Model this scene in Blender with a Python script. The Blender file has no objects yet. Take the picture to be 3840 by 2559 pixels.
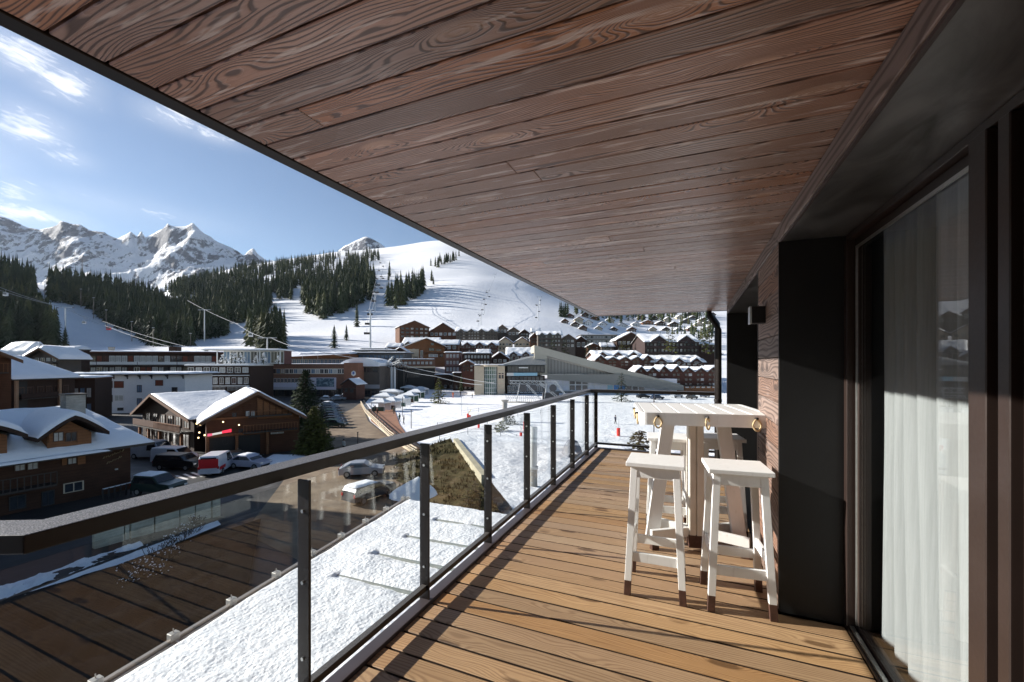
import bpy, bmesh, math, random
from mathutils import Vector, Matrix, noise as mn
random.seed(7)
SC = bpy.context.scene
COL = SC.collection
R_ = math.radians
# ------------------------------------------------------------------ camera, sky, sun, exposure
YAW = math.atan(670 / 1579.0)
CS, SN = math.cos(YAW), math.sin(YAW)
CAMZ, FP, CU, HV = 1.5, 967.6, 1176.5, 836.4       # photo units (photo 2353 wide)
cam_d = bpy.data.cameras.new('camera')
cam = bpy.data.objects.new('camera', cam_d); COL.objects.link(cam)
cam_d.sensor_width = 36; cam_d.lens = 14.805
cam_d.shift_y = 85.5 / 3840; cam_d.clip_start = 0.05; cam_d.clip_end = 12000
cam.location = (0, 0, CAMZ); cam.rotation_euler = (R_(90), 0, YAW)
SC.camera = cam
SUN_EL = R_(21.1); SUN_H = Vector((-.986, -.168))
sd = bpy.data.lights.new('sun', 'SUN'); sun = bpy.data.objects.new('sun', sd); COL.objects.link(sun)
sd.energy = 5.0; sd.angle = R_(0.5); sd.color = (1.0, .955, .885)
to_sun = Vector((SUN_H.x * math.cos(SUN_EL), SUN_H.y * math.cos(SUN_EL), math.sin(SUN_EL)))
sun.rotation_euler = to_sun.to_track_quat('Z', 'Y').to_euler()
SC.view_settings.view_transform = 'Standard'; SC.view_settings.look = 'None'
SC.view_settings.gamma = 1; SC.view_settings.exposure = 1.12
SC.cycles.max_bounces = 8; SC.cycles.diffuse_bounces = 4; SC.cycles.glossy_bounces = 4
SC.cycles.transparent_max_bounces = 24; SC.cycles.transmission_bounces = 4
SC.cycles.caustics_reflective = False; SC.cycles.caustics_refractive = False

def at(u, v, D):
    lat = (u - CU) / FP * D
    return Vector((-SN * D + CS * lat, CS * D + SN * lat, CAMZ + (HV - v) / FP * D))
def atz(u, v, z):
    return at(u, v, FP * (CAMZ - z) / (v - HV))
def atD(u, D, z):
    p = at(u, HV, D); p.z = z; return p

# node helpers -------------------------------------------------------
class NT:
    def __init__(s, nt): s.t = nt; s.n = nt.nodes; s.l = nt.links; s.n.clear()
    def node(s, ty, **kw):
        n = s.n.new(ty)
        for k, v in kw.items(): setattr(n, k, v)
        return n
    def put(s, sock, v):
        if isinstance(v, bpy.types.NodeSocket): s.l.new(v, sock)
        elif v is not None: sock.default_value = v
    def m(s, op, a, b=None, c=None, clamp=False):
        n = s.node('ShaderNodeMath', operation=op, use_clamp=clamp)
        s.put(n.inputs[0], a); s.put(n.inputs[1], b); s.put(n.inputs[2], c)
        return n.outputs[0]
    def vm(s, op, a, b=None, out=0):
        n = s.node('ShaderNodeVectorMath', operation=op)
        s.put(n.inputs[0], a)
        if b is not None:
            if op == 'SCALE': s.put(n.inputs[3], b)
            else: s.put(n.inputs[1], b)
        return n.outputs[out]
    def noise(s, vec, scale, detail=3, rough=.5, dist=0, dim='3D'):
        n = s.node('ShaderNodeTexNoise', noise_dimensions=dim)
        s.put(n.inputs['Vector'], vec); n.inputs['Scale'].default_value = scale
        n.inputs['Detail'].default_value = detail; n.inputs['Roughness'].default_value = rough
        n.inputs['Distortion'].default_value = dist
        return n.outputs['Fac']
    def vor(s, vec, scale, feature='F1', rnd=1, out='Distance'):
        n = s.node('ShaderNodeTexVoronoi', feature=feature)
        s.put(n.inputs['Vector'], vec); n.inputs['Scale'].default_value = scale
        n.inputs['Randomness'].default_value = rnd
        return n.outputs[out]
    def ramp(s, f, stops, interp='LINEAR'):
        n = s.node('ShaderNodeValToRGB'); s.put(n.inputs[0], f)
        e = n.color_ramp.elements; n.color_ramp.interpolation = interp
        while len(e) < len(stops): e.new(.5)
        for x, (p, c) in zip(e, stops):
            x.position = p; x.color = (c, c, c, 1) if isinstance(c, (int, float)) else (*c, 1)
        return n.outputs[0]
    def mix(s, f, a, b, blend='MIX'):
        n = s.node('ShaderNodeMix', data_type='RGBA', blend_type=blend)
        s.put(n.inputs[0], f)
        for i, x in ((6, a), (7, b)):
            if isinstance(x, tuple) and len(x) == 3: x = (*x, 1)
            s.put(n.inputs[i], x)
        return n.outputs[2]
    def coord(s, which='Object'): return s.node('ShaderNodeTexCoord').outputs[which]
    def pos(s): return s.node('ShaderNodeNewGeometry').outputs['Position']
    def sep(s, v):
        n = s.node('ShaderNodeSeparateXYZ'); s.put(n.inputs[0], v); return n.outputs
    def comb(s, x, y, z):
        n = s.node('ShaderNodeCombineXYZ'); s.put(n.inputs[0], x); s.put(n.inputs[1], y); s.put(n.inputs[2], z)
        return n.outputs[0]
    def scalev(s, v, sc):
        n = s.node('ShaderNodeMapping'); s.put(n.inputs[0], v); n.inputs['Scale'].default_value = sc
        return n.outputs[0]
    def attr(s, name):
        return s.node('ShaderNodeAttribute', attribute_name=name)
    def bsdf(s, col, rough=.6, metal=0, spec=.5, bump=None, bstr=.3, bdist=.01, **kw):
        b = s.node('ShaderNodeBsdfPrincipled')
        s.put(b.inputs['Base Color'], (*col, 1) if isinstance(col, tuple) and len(col) == 3 else col)
        s.put(b.inputs['Roughness'], rough); b.inputs['Metallic'].default_value = metal
        b.inputs['Specular IOR Level'].default_value = spec
        for k, v in kw.items(): s.put(b.inputs[k.replace('_', ' ')], v)
        if bump is not None:
            n = s.node('ShaderNodeBump'); n.inputs['Strength'].default_value = bstr
            n.inputs['Distance'].default_value = bdist; s.put(n.inputs['Height'], bump)
            s.l.new(n.outputs[0], b.inputs['Normal'])
        o = s.node('ShaderNodeOutputMaterial'); s.l.new(b.outputs[0], o.inputs[0])
        return b
def mat(name):
    m = bpy.data.materials.new(name); m.use_nodes = True
    return m, NT(m.node_tree)
MC = {}
def plain(name, col, rough=.6, metal=0, var=.12, vs=8, spec=.4, bs=0, coord='Object'):
    """solid colour with slight real dirt / tone variation"""
    if name in MC: return MC[name]
    m, t = mat(name)
    c = t.coord(coord)
    n = t.noise(c, vs, 4, .6)
    lo = tuple(x * (1 - var) for x in col); hi = tuple(min(1, x * (1 + var)) for x in col)
    cc = t.ramp(n, [(.3, lo), (.7, hi)])
    t.bsdf(cc, rough, metal, spec, bump=n if bs else None, bstr=bs)
    MC[name] = m; return m

# ------------------------------------------------------------------ sky
W = bpy.data.worlds.new("World"); SC.world = W; W.use_nodes = True
t = NT(W.node_tree)
sky = t.node('ShaderNodeTexSky', sky_type='NISHITA'); sky.sun_disc = False
sky.sun_elevation = SUN_EL; sky.sun_rotation = math.atan2(SUN_H.x, SUN_H.y)
sky.altitude = 1800; sky.air_density = 1.0; sky.dust_density = .7; sky.ozone_density = 1.6
gc = t.coord('Generated')
x, y, z = t.sep(gc)
az = t.m('ARCTAN2', x, y); el = t.m('ARCSINE', z)
def azel(u, v):
    d = at(u, v, 1) - Vector((0, 0, CAMZ)); d.normalize()
    return math.atan2(d.x, d.y), math.asin(d.z)
cv = t.comb(t.m('MULTIPLY', az, 3.0), t.m('MULTIPLY', el, 7.5), 0.0)
# tilt the streaks: wisps run down to the right
cvr = t.node('ShaderNodeMapping'); t.put(cvr.inputs[0], cv); cvr.inputs['Rotation'].default_value = (0, 0, R_(38))
cvs = t.scalev(cvr.outputs[0], (1.0, 1.9, 1))
wisp = t.noise(cvs, 3.2, 9, .62, 1.1)
fine = t.noise(cvs, 9.0, 6, .6, .6)
mask = None
for (u, v, su, sv, a) in [(60, 130, 95, 42, 1.0), (150, 190, 75, 40, 1.0), (60, 290, 90, 45, .9), (150, 360, 60, 25, .5),
                          (400, 270, 80, 28, .75), (500, 312, 70, 18, .7), (30, 440, 90, 35, .6), (60, 490, 120, 30, .8), (250, 470, 260, 30, .33),
                          (480, 300, 60, 20, .4), (-200, 330, 180, 120, 1), (-350, 100, 200, 130, 1)]:
    a0, e0 = azel(u, v); a1, _ = azel(u + su, v); _, e1 = azel(u, v - sv)
    dx = t.m('DIVIDE', t.m('SUBTRACT', az, a0), abs(a1 - a0) or .1); dy = t.m('DIVIDE', t.m('SUBTRACT', el, e0), abs(e1 - e0))
    r2 = t.m('ADD', t.m('MULTIPLY', dx, dx), t.m('MULTIPLY', dy, dy))
    g = t.m('MULTIPLY', t.m('EXPONENT', t.m('MULTIPLY', r2, -.8)), a)
    mask = g if mask is None else t.m('MAXIMUM', mask, g)
cl = t.m('SUBTRACT', t.m('ADD', wisp, t.m('MULTIPLY', t.m('SUBTRACT', fine, .5), .85)), t.m('SUBTRACT', .80, t.m('MULTIPLY', mask, .66)))
cl = t.m('MULTIPLY', cl, 2.3, clamp=True)
cl = t.m('MULTIPLY', cl, t.m('MULTIPLY', t.m('SUBTRACT', z, .12), 30, clamp=True), clamp=True)
thin = t.m('MULTIPLY', t.m('MULTIPLY', mask, t.noise(cvs, 1.6, 4, .5)), .6)
cl = t.m('MAXIMUM', cl, thin)
cl = t.m('MULTIPLY', cl, .9)
skyc = sky.outputs[0]
cc = t.mix(cl, skyc, (10.2, 10.3, 10.7))
bg = t.node('ShaderNodeBackground'); t.put(bg.inputs[0], cc); bg.inputs[1].default_value = .060
wo = t.node('ShaderNodeOutputWorld'); t.l.new(bg.outputs[0], wo.inputs[0])

# ------------------------------------------------------------------ mesh builder
class MB:
    def __init__(s): s.v = []; s.f = []; s.mi = []; s.uv = {}; s.smooth = False
    def quad(s, a, b, c, d, mi=0):
        i = len(s.v); s.v += [tuple(a), tuple(b), tuple(c), tuple(d)]; s.f.append((i, i + 1, i + 2, i + 3)); s.mi.append(mi)
    def tri(s, a, b, c, mi=0):
        i = len(s.v); s.v += [tuple(a), tuple(b), tuple(c)]; s.f.append((i, i + 1, i + 2)); s.mi.append(mi)
    def box(s, x0, x1, y0, y1, z0, z1, mi=0, uvoff=None):
        i = len(s.v)
        s.v += [(x0, y0, z0), (x1, y0, z0), (x1, y1, z0), (x0, y1, z0), (x0, y0, z1), (x1, y0, z1), (x1, y1, z1), (x0, y1, z1)]
        for f in ((0, 3, 2, 1), (4, 5, 6, 7), (0, 1, 5, 4), (1, 2, 6, 5), (2, 3, 7, 6), (3, 0, 4, 7)):
            if uvoff is not None: s.uv[len(s.f)] = uvoff
            s.f.append(tuple(i + k for k in f)); s.mi.append(mi)
        return s
    def hexa(s, lo, hi, mi=0):
        """lo, hi: four corners each, ccw seen from above"""
        i = len(s.v); s.v += [tuple(p) for p in lo] + [tuple(p) for p in hi]
        for f in ((0, 3, 2, 1), (4, 5, 6, 7), (0, 1, 5, 4), (1, 2, 6, 5), (2, 3, 7, 6), (3, 0, 4, 7)):
            s.f.append(tuple(i + k for k in f)); s.mi.append(mi)
        return s
    def bar(s, a, b, w, h=None, mi=0, up=(0, 0, 1)):
        a = Vector(a); b = Vector(b); h = h or w; d = (b - a)
        d.normalize(); upv = Vector(up)
        if abs(d.dot(upv)) > .98: upv = Vector((0, 1, 0))
        x = d.cross(upv).normalized(); y = x.cross(d).normalized()
        def ring(p): return [p - x * w / 2 - y * h / 2, p + x * w / 2 - y * h / 2, p + x * w / 2 + y * h / 2, p - x * w / 2 + y * h / 2]
        i = len(s.v); s.v += [tuple(p) for p in ring(a) + ring(b)]
        for f in ((0, 3, 2, 1), (4, 5, 6, 7), (0, 1, 5, 4), (1, 2, 6, 5), (2, 3, 7, 6), (3, 0, 4, 7)):
            s.f.append(tuple(i + k for k in f)[::-1]); s.mi.append(mi)
        return s
    def tube(s, pts, rads, n=8, mi=0, cap=True):
        pts = [Vector(p) for p in pts]
        if not isinstance(rads, (list, tuple)): rads = [rads] * len(pts)
        rings = []
        for k, p in enumerate(pts):
            d = (pts[min(k + 1, len(pts) - 1)] - pts[max(k - 1, 0)]).normalized()
            up = Vector((0, 0, 1)) if abs(d.z) < .95 else Vector((0, 1, 0))
            x = d.cross(up).normalized(); y = x.cross(d)
            i = len(s.v)
            for j in range(n):
                a = 2 * math.pi * j / n; s.v.append(tuple(p + (x * math.cos(a) + y * math.sin(a)) * rads[k]))
            rings.append(i)
        for k in range(len(rings) - 1):
            for j in range(n):
                s.f.append((rings[k] + j, rings[k] + (j + 1) % n, rings[k + 1] + (j + 1) % n, rings[k + 1] + j)); s.mi.append(mi)
        if cap:
            s.f.append(tuple(rings[0] + j for j in range(n))[::-1]); s.mi.append(mi)
            s.f.append(tuple(rings[-1] + j for j in range(n))); s.mi.append(mi)
        return s
    def prism(s, poly, z0, z1, mi=0):
        """vertical prism over an xy polygon"""
        n = len(poly); i = len(s.v)
        s.v += [(p[0], p[1], z0) for p in poly] + [(p[0], p[1], z1) for p in poly]
        s.f.append(tuple(range(i, i + n))[::-1]); s.f.append(tuple(range(i + n, i + 2 * n))); s.mi += [mi, mi]
        for k in range(n):
            s.f.append((i + k, i + (k + 1) % n, i + n + (k + 1) % n, i + n + k)); s.mi.append(mi)
        return s
    def xprism(s, prof, y0, y1, mi=0):
        """profile in xz, extruded along y"""
        n = len(prof); i = len(s.v)
        s.v += [(p[0], y0, p[1]) for p in prof] + [(p[0], y1, p[1]) for p in prof]
        s.f.append(tuple(range(i, i + n))); s.f.append(tuple(range(i + n, i + 2 * n))[::-1]); s.mi += [mi, mi]
        for k in range(n):
            s.f.append((i + k, i + n + k, i + n + (k + 1) % n, i + (k + 1) % n)); s.mi.append(mi)
        return s
    def build(s, name, m, parent=None, bevel=0, seg=2, smooth=False, loc=None):
        me = bpy.data.meshes.new(name); me.from_pydata(s.v, [], s.f)
        ms = m if isinstance(m, (list, tuple)) else [m]
        for q in ms: me.materials.append(q)
        if len(ms) > 1: me.polygons.foreach_set('material_index', s.mi)
        if s.uv:
            ul = me.uv_layers.new(name='wood')
            for fi, (ox, oy, ax) in s.uv.items():
                p = me.polygons[fi]
                for li in p.loop_indices:
                    co = me.vertices[me.loops[li].vertex_index].co
                    a, b = (co.x, co.y) if ax == 0 else ((co.y, co.z) if ax == 1 else (co.z, co.x))
                    ul.data[li].uv = (a + ox, b + (co.z if ax == 0 else co.x if ax == 1 else co.y) + oy)
        if bevel or smooth:
            bm = bmesh.new(); bm.from_mesh(me)
            if bevel:
                bmesh.ops.bevel(bm, geom=[e for e in bm.edges if e.calc_face_angle(0) > .5], offset=bevel, segments=seg, affect='EDGES', profile=.6)
            if smooth:
                for f in bm.faces: f.smooth = True
            bm.to_mesh(me); bm.free()
        me.update()
        o = bpy.data.objects.new(name, me); COL.objects.link(o)
        if parent is not None: o.parent = parent
        if loc is not None: o.location = loc
        return o
def tag(o, label=None, cat=None, group=None, kind=None):
    if label: o['label'] = label
    if cat: o['category'] = cat
    if group: o['group'] = group
    if kind: o['kind'] = kind
    return o
def thing(name, label, cat, loc=(0, 0, 0), rz=0, group=None):
    o = bpy.data.objects.new(name, None); COL.objects.link(o); o.location = loc; o.rotation_euler = (0, 0, rz)
    return tag(o, label, cat, group)
KIDS = {}
def copy_tree(o, parent=None):
    c = o.copy(); COL.objects.link(c)
    if parent is not None: c.parent = parent
    for ch in [k for k in bpy.data.objects if k.parent == o]: copy_tree(ch, c)
    return c
# ------------------------------------------------------------------ foreground materials
def board_coords(t):
    uv = t.node('ShaderNodeUVMap', uv_map='wood').outputs[0]
    u, v, _ = t.sep(uv)
    bid = t.m('FLOOR', t.m('ADD', t.m('DIVIDE', v, 10), .5))
    vl = t.m('SUBTRACT', v, t.m('MULTIPLY', bid, 10))
    wn = t.node('ShaderNodeTexWhiteNoise', noise_dimensions='1D'); t.put(wn.inputs['W'], bid)
    return u, vl, bid, wn.outputs[0], wn.outputs[1]
def wood(name, dark, light, tint, freq=24, warp=2.4, knot=1.2, rough=(.4, .65), bstr=.35, contrast=1.0, pale=0.0, knotc=None, dirt=.25, spec=.5, rp=1.6, tone=.5, across=20):
    m, t = mat(name)
    u, vl, bid, rnd, rc = board_coords(t)
    r2, r3, r4 = t.sep(rc)
    P = t.comb(t.m('ADD', t.m('MULTIPLY', u, .55), t.m('MULTIPLY', bid, 7.31)), t.m('MULTIPLY', vl, 7), t.m('MULTIPLY', bid, 3.7))
    n1 = t.noise(P, 1.0, 3, .5, .35)
    kv = t.comb(t.m('ADD', t.m('MULTIPLY', u, 2.1), t.m('MULTIPLY', rnd, 31)), t.m('MULTIPLY', vl, 7.5), t.m('MULTIPLY', bid, 5.13))
    vn = t.node('ShaderNodeTexVoronoi', feature='F1'); t.put(vn.inputs['Vector'], kv); vn.inputs['Scale'].default_value = 1
    kd = vn.outputs['Distance']
    kb = t.m('EXPONENT', t.m('MULTIPLY', t.m('MULTIPLY', kd, kd), -11))
    val = t.m('ADD', t.m('MULTIPLY', vl, across), t.m('ADD', t.m('MULTIPLY', n1, t.m('MULTIPLY', warp, t.m('ADD', .35, t.m('MULTIPLY', r4, .9)))), t.m('MULTIPLY', kb, knot)))
    fr = t.m('ADD', freq * .7, t.m('MULTIPLY', r2, freq * .8))
    s = t.m('SINE', t.m('MULTIPLY', val, fr))
    ring = t.m('ADD', t.m('MULTIPLY', s, .5), .5)
    ring = t.m('POWER', t.m('MULTIPLY', t.m('SUBTRACT', ring, .22), 1.45, clamp=True), rp)
    fineP = t.comb(t.m('MULTIPLY', u, 4), t.m('MULTIPLY', vl, 210), t.m('MULTIPLY', bid, 1.7))
    fine = t.noise(fineP, 1.0, 3, .6)
    blot = t.noise(t.comb(t.m('MULTIPLY', u, 1.6), t.m('MULTIPLY', vl, 9), t.m('MULTIPLY', bid, 2.9)), 1.0, 4, .6)
    base = t.mix(t.m('MULTIPLY', rnd, .9), light, tint)
    f = t.m('MULTIPLY', ring, .75 * contrast)
    c = t.mix(f, base, dark)
    c = t.mix(t.m('MULTIPLY', t.m('SUBTRACT', fine, .35), .55, clamp=True), c, dark)
    c = t.mix(t.m('MULTIPLY', t.m('SUBTRACT', blot, .42), dirt * 4, clamp=True), c, t.mix(.55, c, dark))
    if pale:
        pl = t.noise(t.comb(t.m('MULTIPLY', u, 2.6), t.m('MULTIPLY', vl, 26), t.m('MULTIPLY', bid, 6.1)), 1.0, 3, .6, .5)
        pf = t.m('MULTIPLY', t.m('SUBTRACT', pl, .585), 12, clamp=True)
        c = t.mix(t.m('MULTIPLY', pf, pale), c, (.56, .47, .44))
    # knots
    kc = t.m('MULTIPLY', t.m('SUBTRACT', .20, kd), 14, clamp=True)
    c = t.mix(t.m('MULTIPLY', kc, .8), c, knotc or dark)
    # board to board tone
    hv = t.node('ShaderNodeHueSaturation'); t.put(hv.inputs['Color'], c)
    t.put(hv.inputs['Value'], t.m('ADD', 1 - tone * .5, t.m('MULTIPLY', r3, tone)))
    t.put(hv.inputs['Saturation'], t.m('ADD', 1 - tone * .4, t.m('MULTIPLY', r4, tone * .8)))
    rg = t.m('ADD', rough[0], t.m('MULTIPLY', t.m('ADD', t.m('MULTIPLY', ring, .5), t.m('MULTIPLY', blot, .5)), rough[1] - rough[0]))
    hb = t.m('ADD', t.m('MULTIPLY', ring, .6), t.m('MULTIPLY', fine, .4))
    t.bsdf(hv.outputs[0], rg, 0, spec, bump=hb, bstr=bstr, bdist=.0015)
    return m
M = {}
M['ceil'] = wood('weathered_dark_larch', (.058, .032, .026), (.42, .295, .255), (.48, .25, .155), freq=30, warp=2.7, knot=1.9, rough=(.22, .42), bstr=.9, pale=1.0, knotc=(.46, .31, .24), dirt=.2, spec=.6, rp=2.2, contrast=1.15)
M['deck'] = wood('oiled_larch_deck', (.165, .084, .040), (.47, .312, .178), (.45, .262, .138), freq=20, warp=2.4, knot=1.3, rough=(.42, .68), bstr=.5, contrast=.62, knotc=(.09, .045, .02), dirt=.36, tone=.34)
M['clad'] = wood('rough_dark_cladding', (.055, .035, .028), (.22, .155, .125), (.27, .16, .115), freq=11, warp=2.6, knot=1.6, rough=(.5, .75), bstr=.9, pale=.2, dirt=.3)
M['beam'] = wood('grey_brown_sawn_beam', (.09, .07, .065), (.27, .22, .205), (.24, .18, .165), freq=12, warp=1.8, knot=1.2, rough=(.5, .75), bstr=.8, dirt=.3)
def metal_bronze(name, col, rough=.38, dust=.0):
    m, t = mat(name); c = t.coord('Object')
    n = t.noise(c, 60, 4, .6); n2 = t.noise(c, 5, 4, .6)
    cc = t.mix(t.m('MULTIPLY', t.m('SUBTRACT', n2, .4), .8, clamp=True), col, tuple(x * 1.6 for x in col))
    if dust:
        g = t.node('ShaderNodeNewGeometry'); nz = t.sep(g.outputs['Normal'])[2]
        w = t.noise(c, 260, 3, .6)
        f = t.m('MULTIPLY', t.m('MULTIPLY', t.m('SUBTRACT', w, .42), 5, clamp=True), t.m('MULTIPLY', t.m('SUBTRACT', nz, .6), 4, clamp=True))
        cc = t.mix(t.m('MULTIPLY', f, dust), cc, (.30, .28, .27))
    t.bsdf(cc, t.m('ADD', rough - .06, t.m('MULTIPLY', n, .16)), .1, .4, bump=n, bstr=.06, bdist=.001)
    return m
M['rail'] = metal_bronze('dark_bronze_powder_coat', (.011, .008, .007), .38, dust=.9)
M['frame'] = metal_bronze('brown_black_frame_coat', (.028, .018, .015), .34)
M['kerb'] = metal_bronze('grey_brown_aluminium', (.07, .058, .062), .34)
M['blackp'] = metal_bronze('matt_black_panel', (.0045, .0045, .0048), .5)
M['steel'] = plain('brushed_steel', (.55, .55, .53), .28, .9, .1, 40)
# lintel: satin black panel with cloudy wipes
m, t = mat('satin_lintel_panel'); c = t.coord('Object')
n = t.noise(t.scalev(c, (2.2, 1.1, 1)), 2.4, 6, .6, .8); n2 = t.noise(c, 30, 3, .5)
t.bsdf(t.ramp(n, [(.3, (.12, .12, .12)), (.7, (.34, .34, .35))]), t.m('ADD', .22, t.m('MULTIPLY', n, .25)), .85, .5, bump=n, bstr=.12, bdist=.01)
M['lintel'] = m
def glass(name, tint=(.965, .98, .975), f0=.0, ior=1.5, rough=0.0, opac=0.0):
    m, t = mat(name)
    tr = t.node('ShaderNodeBsdfTransparent'); tr.inputs[0].default_value = (*tint, 1)
    gl = t.node('ShaderNodeBsdfGlossy'); gl.inputs['Roughness'].default_value = rough
    g = t.node('ShaderNodeNewGeometry')
    cosi = t.m('ABSOLUTE', t.vm('DOT_PRODUCT', g.outputs['Normal'], g.outputs['Incoming'], out=1))
    mx = t.node('ShaderNodeMixShader')
    # Schlick reflectance of one face; a pane has two
    f = t.m('ADD', .052, t.m('MULTIPLY', t.m('POWER', t.m('SUBTRACT', 1, cosi), 5), .45))
    if f0: f = t.m('ADD', f, f0, clamp=True)
    t.put(mx.inputs[0], f)
    t.l.new(tr.outputs[0], mx.inputs[1]); t.l.new(gl.outputs[0], mx.inputs[2])
    o = t.node('ShaderNodeOutputMaterial'); t.l.new(mx.outputs[0], o.inputs[0])
    return m
M['glass'] = glass('balustrade_glass')
M['wglass'] = glass('door_glass', (.91, .925, .925), .01)
# white paint with slight wear
m, t = mat('white_painted_wood'); c = t.coord('Object')
n = t.noise(t.scalev(c, (14, 14, 3)), 2.5, 5, .65); n2 = t.noise(c, 3, 3, .5)
col = t.ramp(n, [(.26, (.66, .65, .62)), (.40, (.80, .80, .785)), (.8, (.84, .84, .83))])
t.bsdf(col, t.m('ADD', .30, t.m('MULTIPLY', n2, .2)), 0, .5, bump=n, bstr=.12, bdist=.004)
M['white'] = m
M['foot'] = plain('brown_leg_tip', (.075, .035, .025), .5, 0, .25, 30)
M['rope'] = plain('natural_rope', (.55, .42, .24), .8, 0, .2, 200, bs=.5)
m, t = mat('sheer_curtain_fabric'); c = t.coord('Object')
w = t.noise(t.scalev(c, (1, 1, 1)), 220, 2, .5); w2 = t.noise(t.scalev(c, (3, 60, 1.2)), 3, 4, .6)
b = t.bsdf(t.ramp(w2, [(.2, (.36, .37, .37)), (.8, (.48, .49, .49))]), .8, 0, .2, bump=w, bstr=.1, bdist=.002)
M['curtain'] = m
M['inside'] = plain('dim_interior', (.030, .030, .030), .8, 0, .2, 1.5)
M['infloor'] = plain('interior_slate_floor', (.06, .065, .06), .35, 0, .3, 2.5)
def snowmat(name, scale, bstr, bdist, var=.04, tone=(.86, .87, .89), coord='Object', detail=6, lo=None):
    m, t = mat(name); c = t.coord(coord) if coord != 'pos' else t.pos()
    n = t.noise(c, scale, detail, .6, .2); n2 = t.noise(c, scale * .13, 4, .6)
    cc = t.ramp(n2, [(.25, tuple(x * (1 - var * 2) for x in tone)), (.75, tone)])
    if lo: cc = t.mix(t.m('MULTIPLY', t.m('SUBTRACT', n, .62), 8, clamp=True), cc, lo)
    t.bsdf(cc, .55, 0, .25, bump=n, bstr=bstr, bdist=bdist)
    return m
M['snow'] = snowmat('settled_snow', 3, .5, .12)
M['snowroof'] = snowmat('snow_on_roof', 1.6, .5, .15)

# ------------------------------------------------------------------ balcony
WX, DX = .49, .82          # wall face, door plane
CZ = CAMZ + .841           # soffit height
YE = 7.43
# deck boards
mb = MB(); y = -1.2; k = 1; rnd = random.Random(3)
PITCH = .1455; y = .055 - 9 * PITCH
while y < YE - .02:
    y1 = min(y + PITCH - .014, YE)
    dz = rnd.uniform(-.0012, .0012); xe = rnd.uniform(-.002, .002)
    for (xa, xb) in (((-1.494 + xe, DX - .012),) if y < 2.97 - .1 else ((-1.494 + xe, WX - .004),)):
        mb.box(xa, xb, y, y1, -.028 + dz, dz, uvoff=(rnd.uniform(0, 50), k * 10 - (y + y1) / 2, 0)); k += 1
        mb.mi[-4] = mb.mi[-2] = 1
    y += PITCH
deck = mb.build('wooden_deck', [M['deck'], plain('dark_board_edge', (.035, .018, .010), .8)], bevel=.003, seg=1)  # second slot: darker brown on the side faces of the boards
deck['kind'] = 'structure'
mb = MB(); mb.box(-1.50, DX + .4, -2, YE + .02, -.26, -.034)
o = mb.build('balcony_slab', M['blackp']); o['kind'] = 'structure'
# soffit
mb = MB(); y = .523 - 16 * .12; k = 1
while y < YE - .06:
    xj = rnd.uniform(-1.2, .3)
    segs = [(-1.507, xj), (xj + .0015, WX + .03)] if rnd.random() < .16 else [(-1.507, WX + .03)]
    for xa, xb in segs:
        mb.box(xa, xb, y + .0035, y + .12 - .0035, CZ, CZ + .02, uvoff=(rnd.uniform(0, 50), k * 10 - (y + .06), 0)); k += 1
    y += .12
soff = thing('balcony_ceiling', 'dark weathered larch board ceiling overhanging the balcony', 'ceiling')
mb.build('ceiling_boards', M['ceil'], soff, bevel=.0025, seg=1)
MB().box(-1.50, WX + .2, -1.6, YE, CZ + .024, CZ + .30).build('ceiling_slab', M['blackp'], soff)
mb = MB(); mb.box(-1.575, -1.512, -1.6, YE + .03, CZ - .004, CZ + .32)
mb.build('edge_trim', M['rail'], soff, bevel=.002, seg=1)
MB().box(-1.512, WX + .2, YE - .035, YE + .03, CZ - .004, CZ + .32).build('end_trim', M['rail'], soff, bevel=.002, seg=1)
soff['kind'] = 'thing'
# own building behind
fac = thing('balcony_wall', 'dark timber clad hotel wall with recessed glass doors beside the balcony', 'wall')
mb = MB(); mb.box(WX, WX + .16, -1.5, 6.95, CZ - .096, CZ - .002, uvoff=(0, 10 - .0, 1))
for kf in list(mb.uv): mb.uv[kf] = (3.1, 10 - (CZ + .05), 1)
mb.build('header_beam', M['beam'], fac, bevel=.003, seg=1)
mb = MB(); mb.box(WX + .008, WX + .020, -1.5, 6.95, CZ - .108, CZ - .096); mb.build('beam_trim', M['kerb'], fac)
mb = MB(); mb.box(WX + .022, DX + .1, -1.5, 2.97, CZ - .106, CZ - .098); mb.box(WX + .022, DX + .1, 3.82, 6.9, CZ - .106, CZ - .098)
mb.build('lintel_panel', M['lintel'], fac)
mb = MB(); z = 0.0; k = 1
while z < CZ - .108:
    z1 = min(z + .14, CZ - .108)
    mb.box(WX, WX + .03, 2.985, 3.81, z + .002, z1 - .002, uvoff=(rnd.uniform(0, 40), k * 10 - (z + z1) / 2, 1)); k += 1
    z += .14
for i in range(len(mb.f)):
    pass
mb.build('cladding', M['clad'], fac, bevel=.003, seg=1)
MB().box(WX + .03, WX + .5, 2.985, 3.81, 0, CZ - .11).build('wall_core', M['blackp'], fac)
MB().box(WX - .001, DX + .02, 2.965, 2.984, 0.004, CZ - .107).build('reveal_panel', M['blackp'], fac, bevel=.0015, seg=1)
MB().box(WX - .001, DX + .02, 3.811, 3.83, 0.004, CZ - .107).build('reveal_panel', M['blackp'], fac)
MB().box(WX - .001, DX + .2, 6.88, 6.9, 0.004, CZ - .107).build('reveal_panel', M['blackp'], fac)
MB().box(WX, WX + .4, 6.901, 6.97, 0.0, CZ - .1).build('end_post', M['frame'], fac)
MB().box(WX + .12, 4.4, 6.98, 7.05, -10, 5).build('end_wall', M['blackp'], fac)
MB().box(DX + 1.9, DX + 2.0, -2.5, 6.97, -.2, 3.2).build('room_wall', M['inside'], fac)
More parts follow.
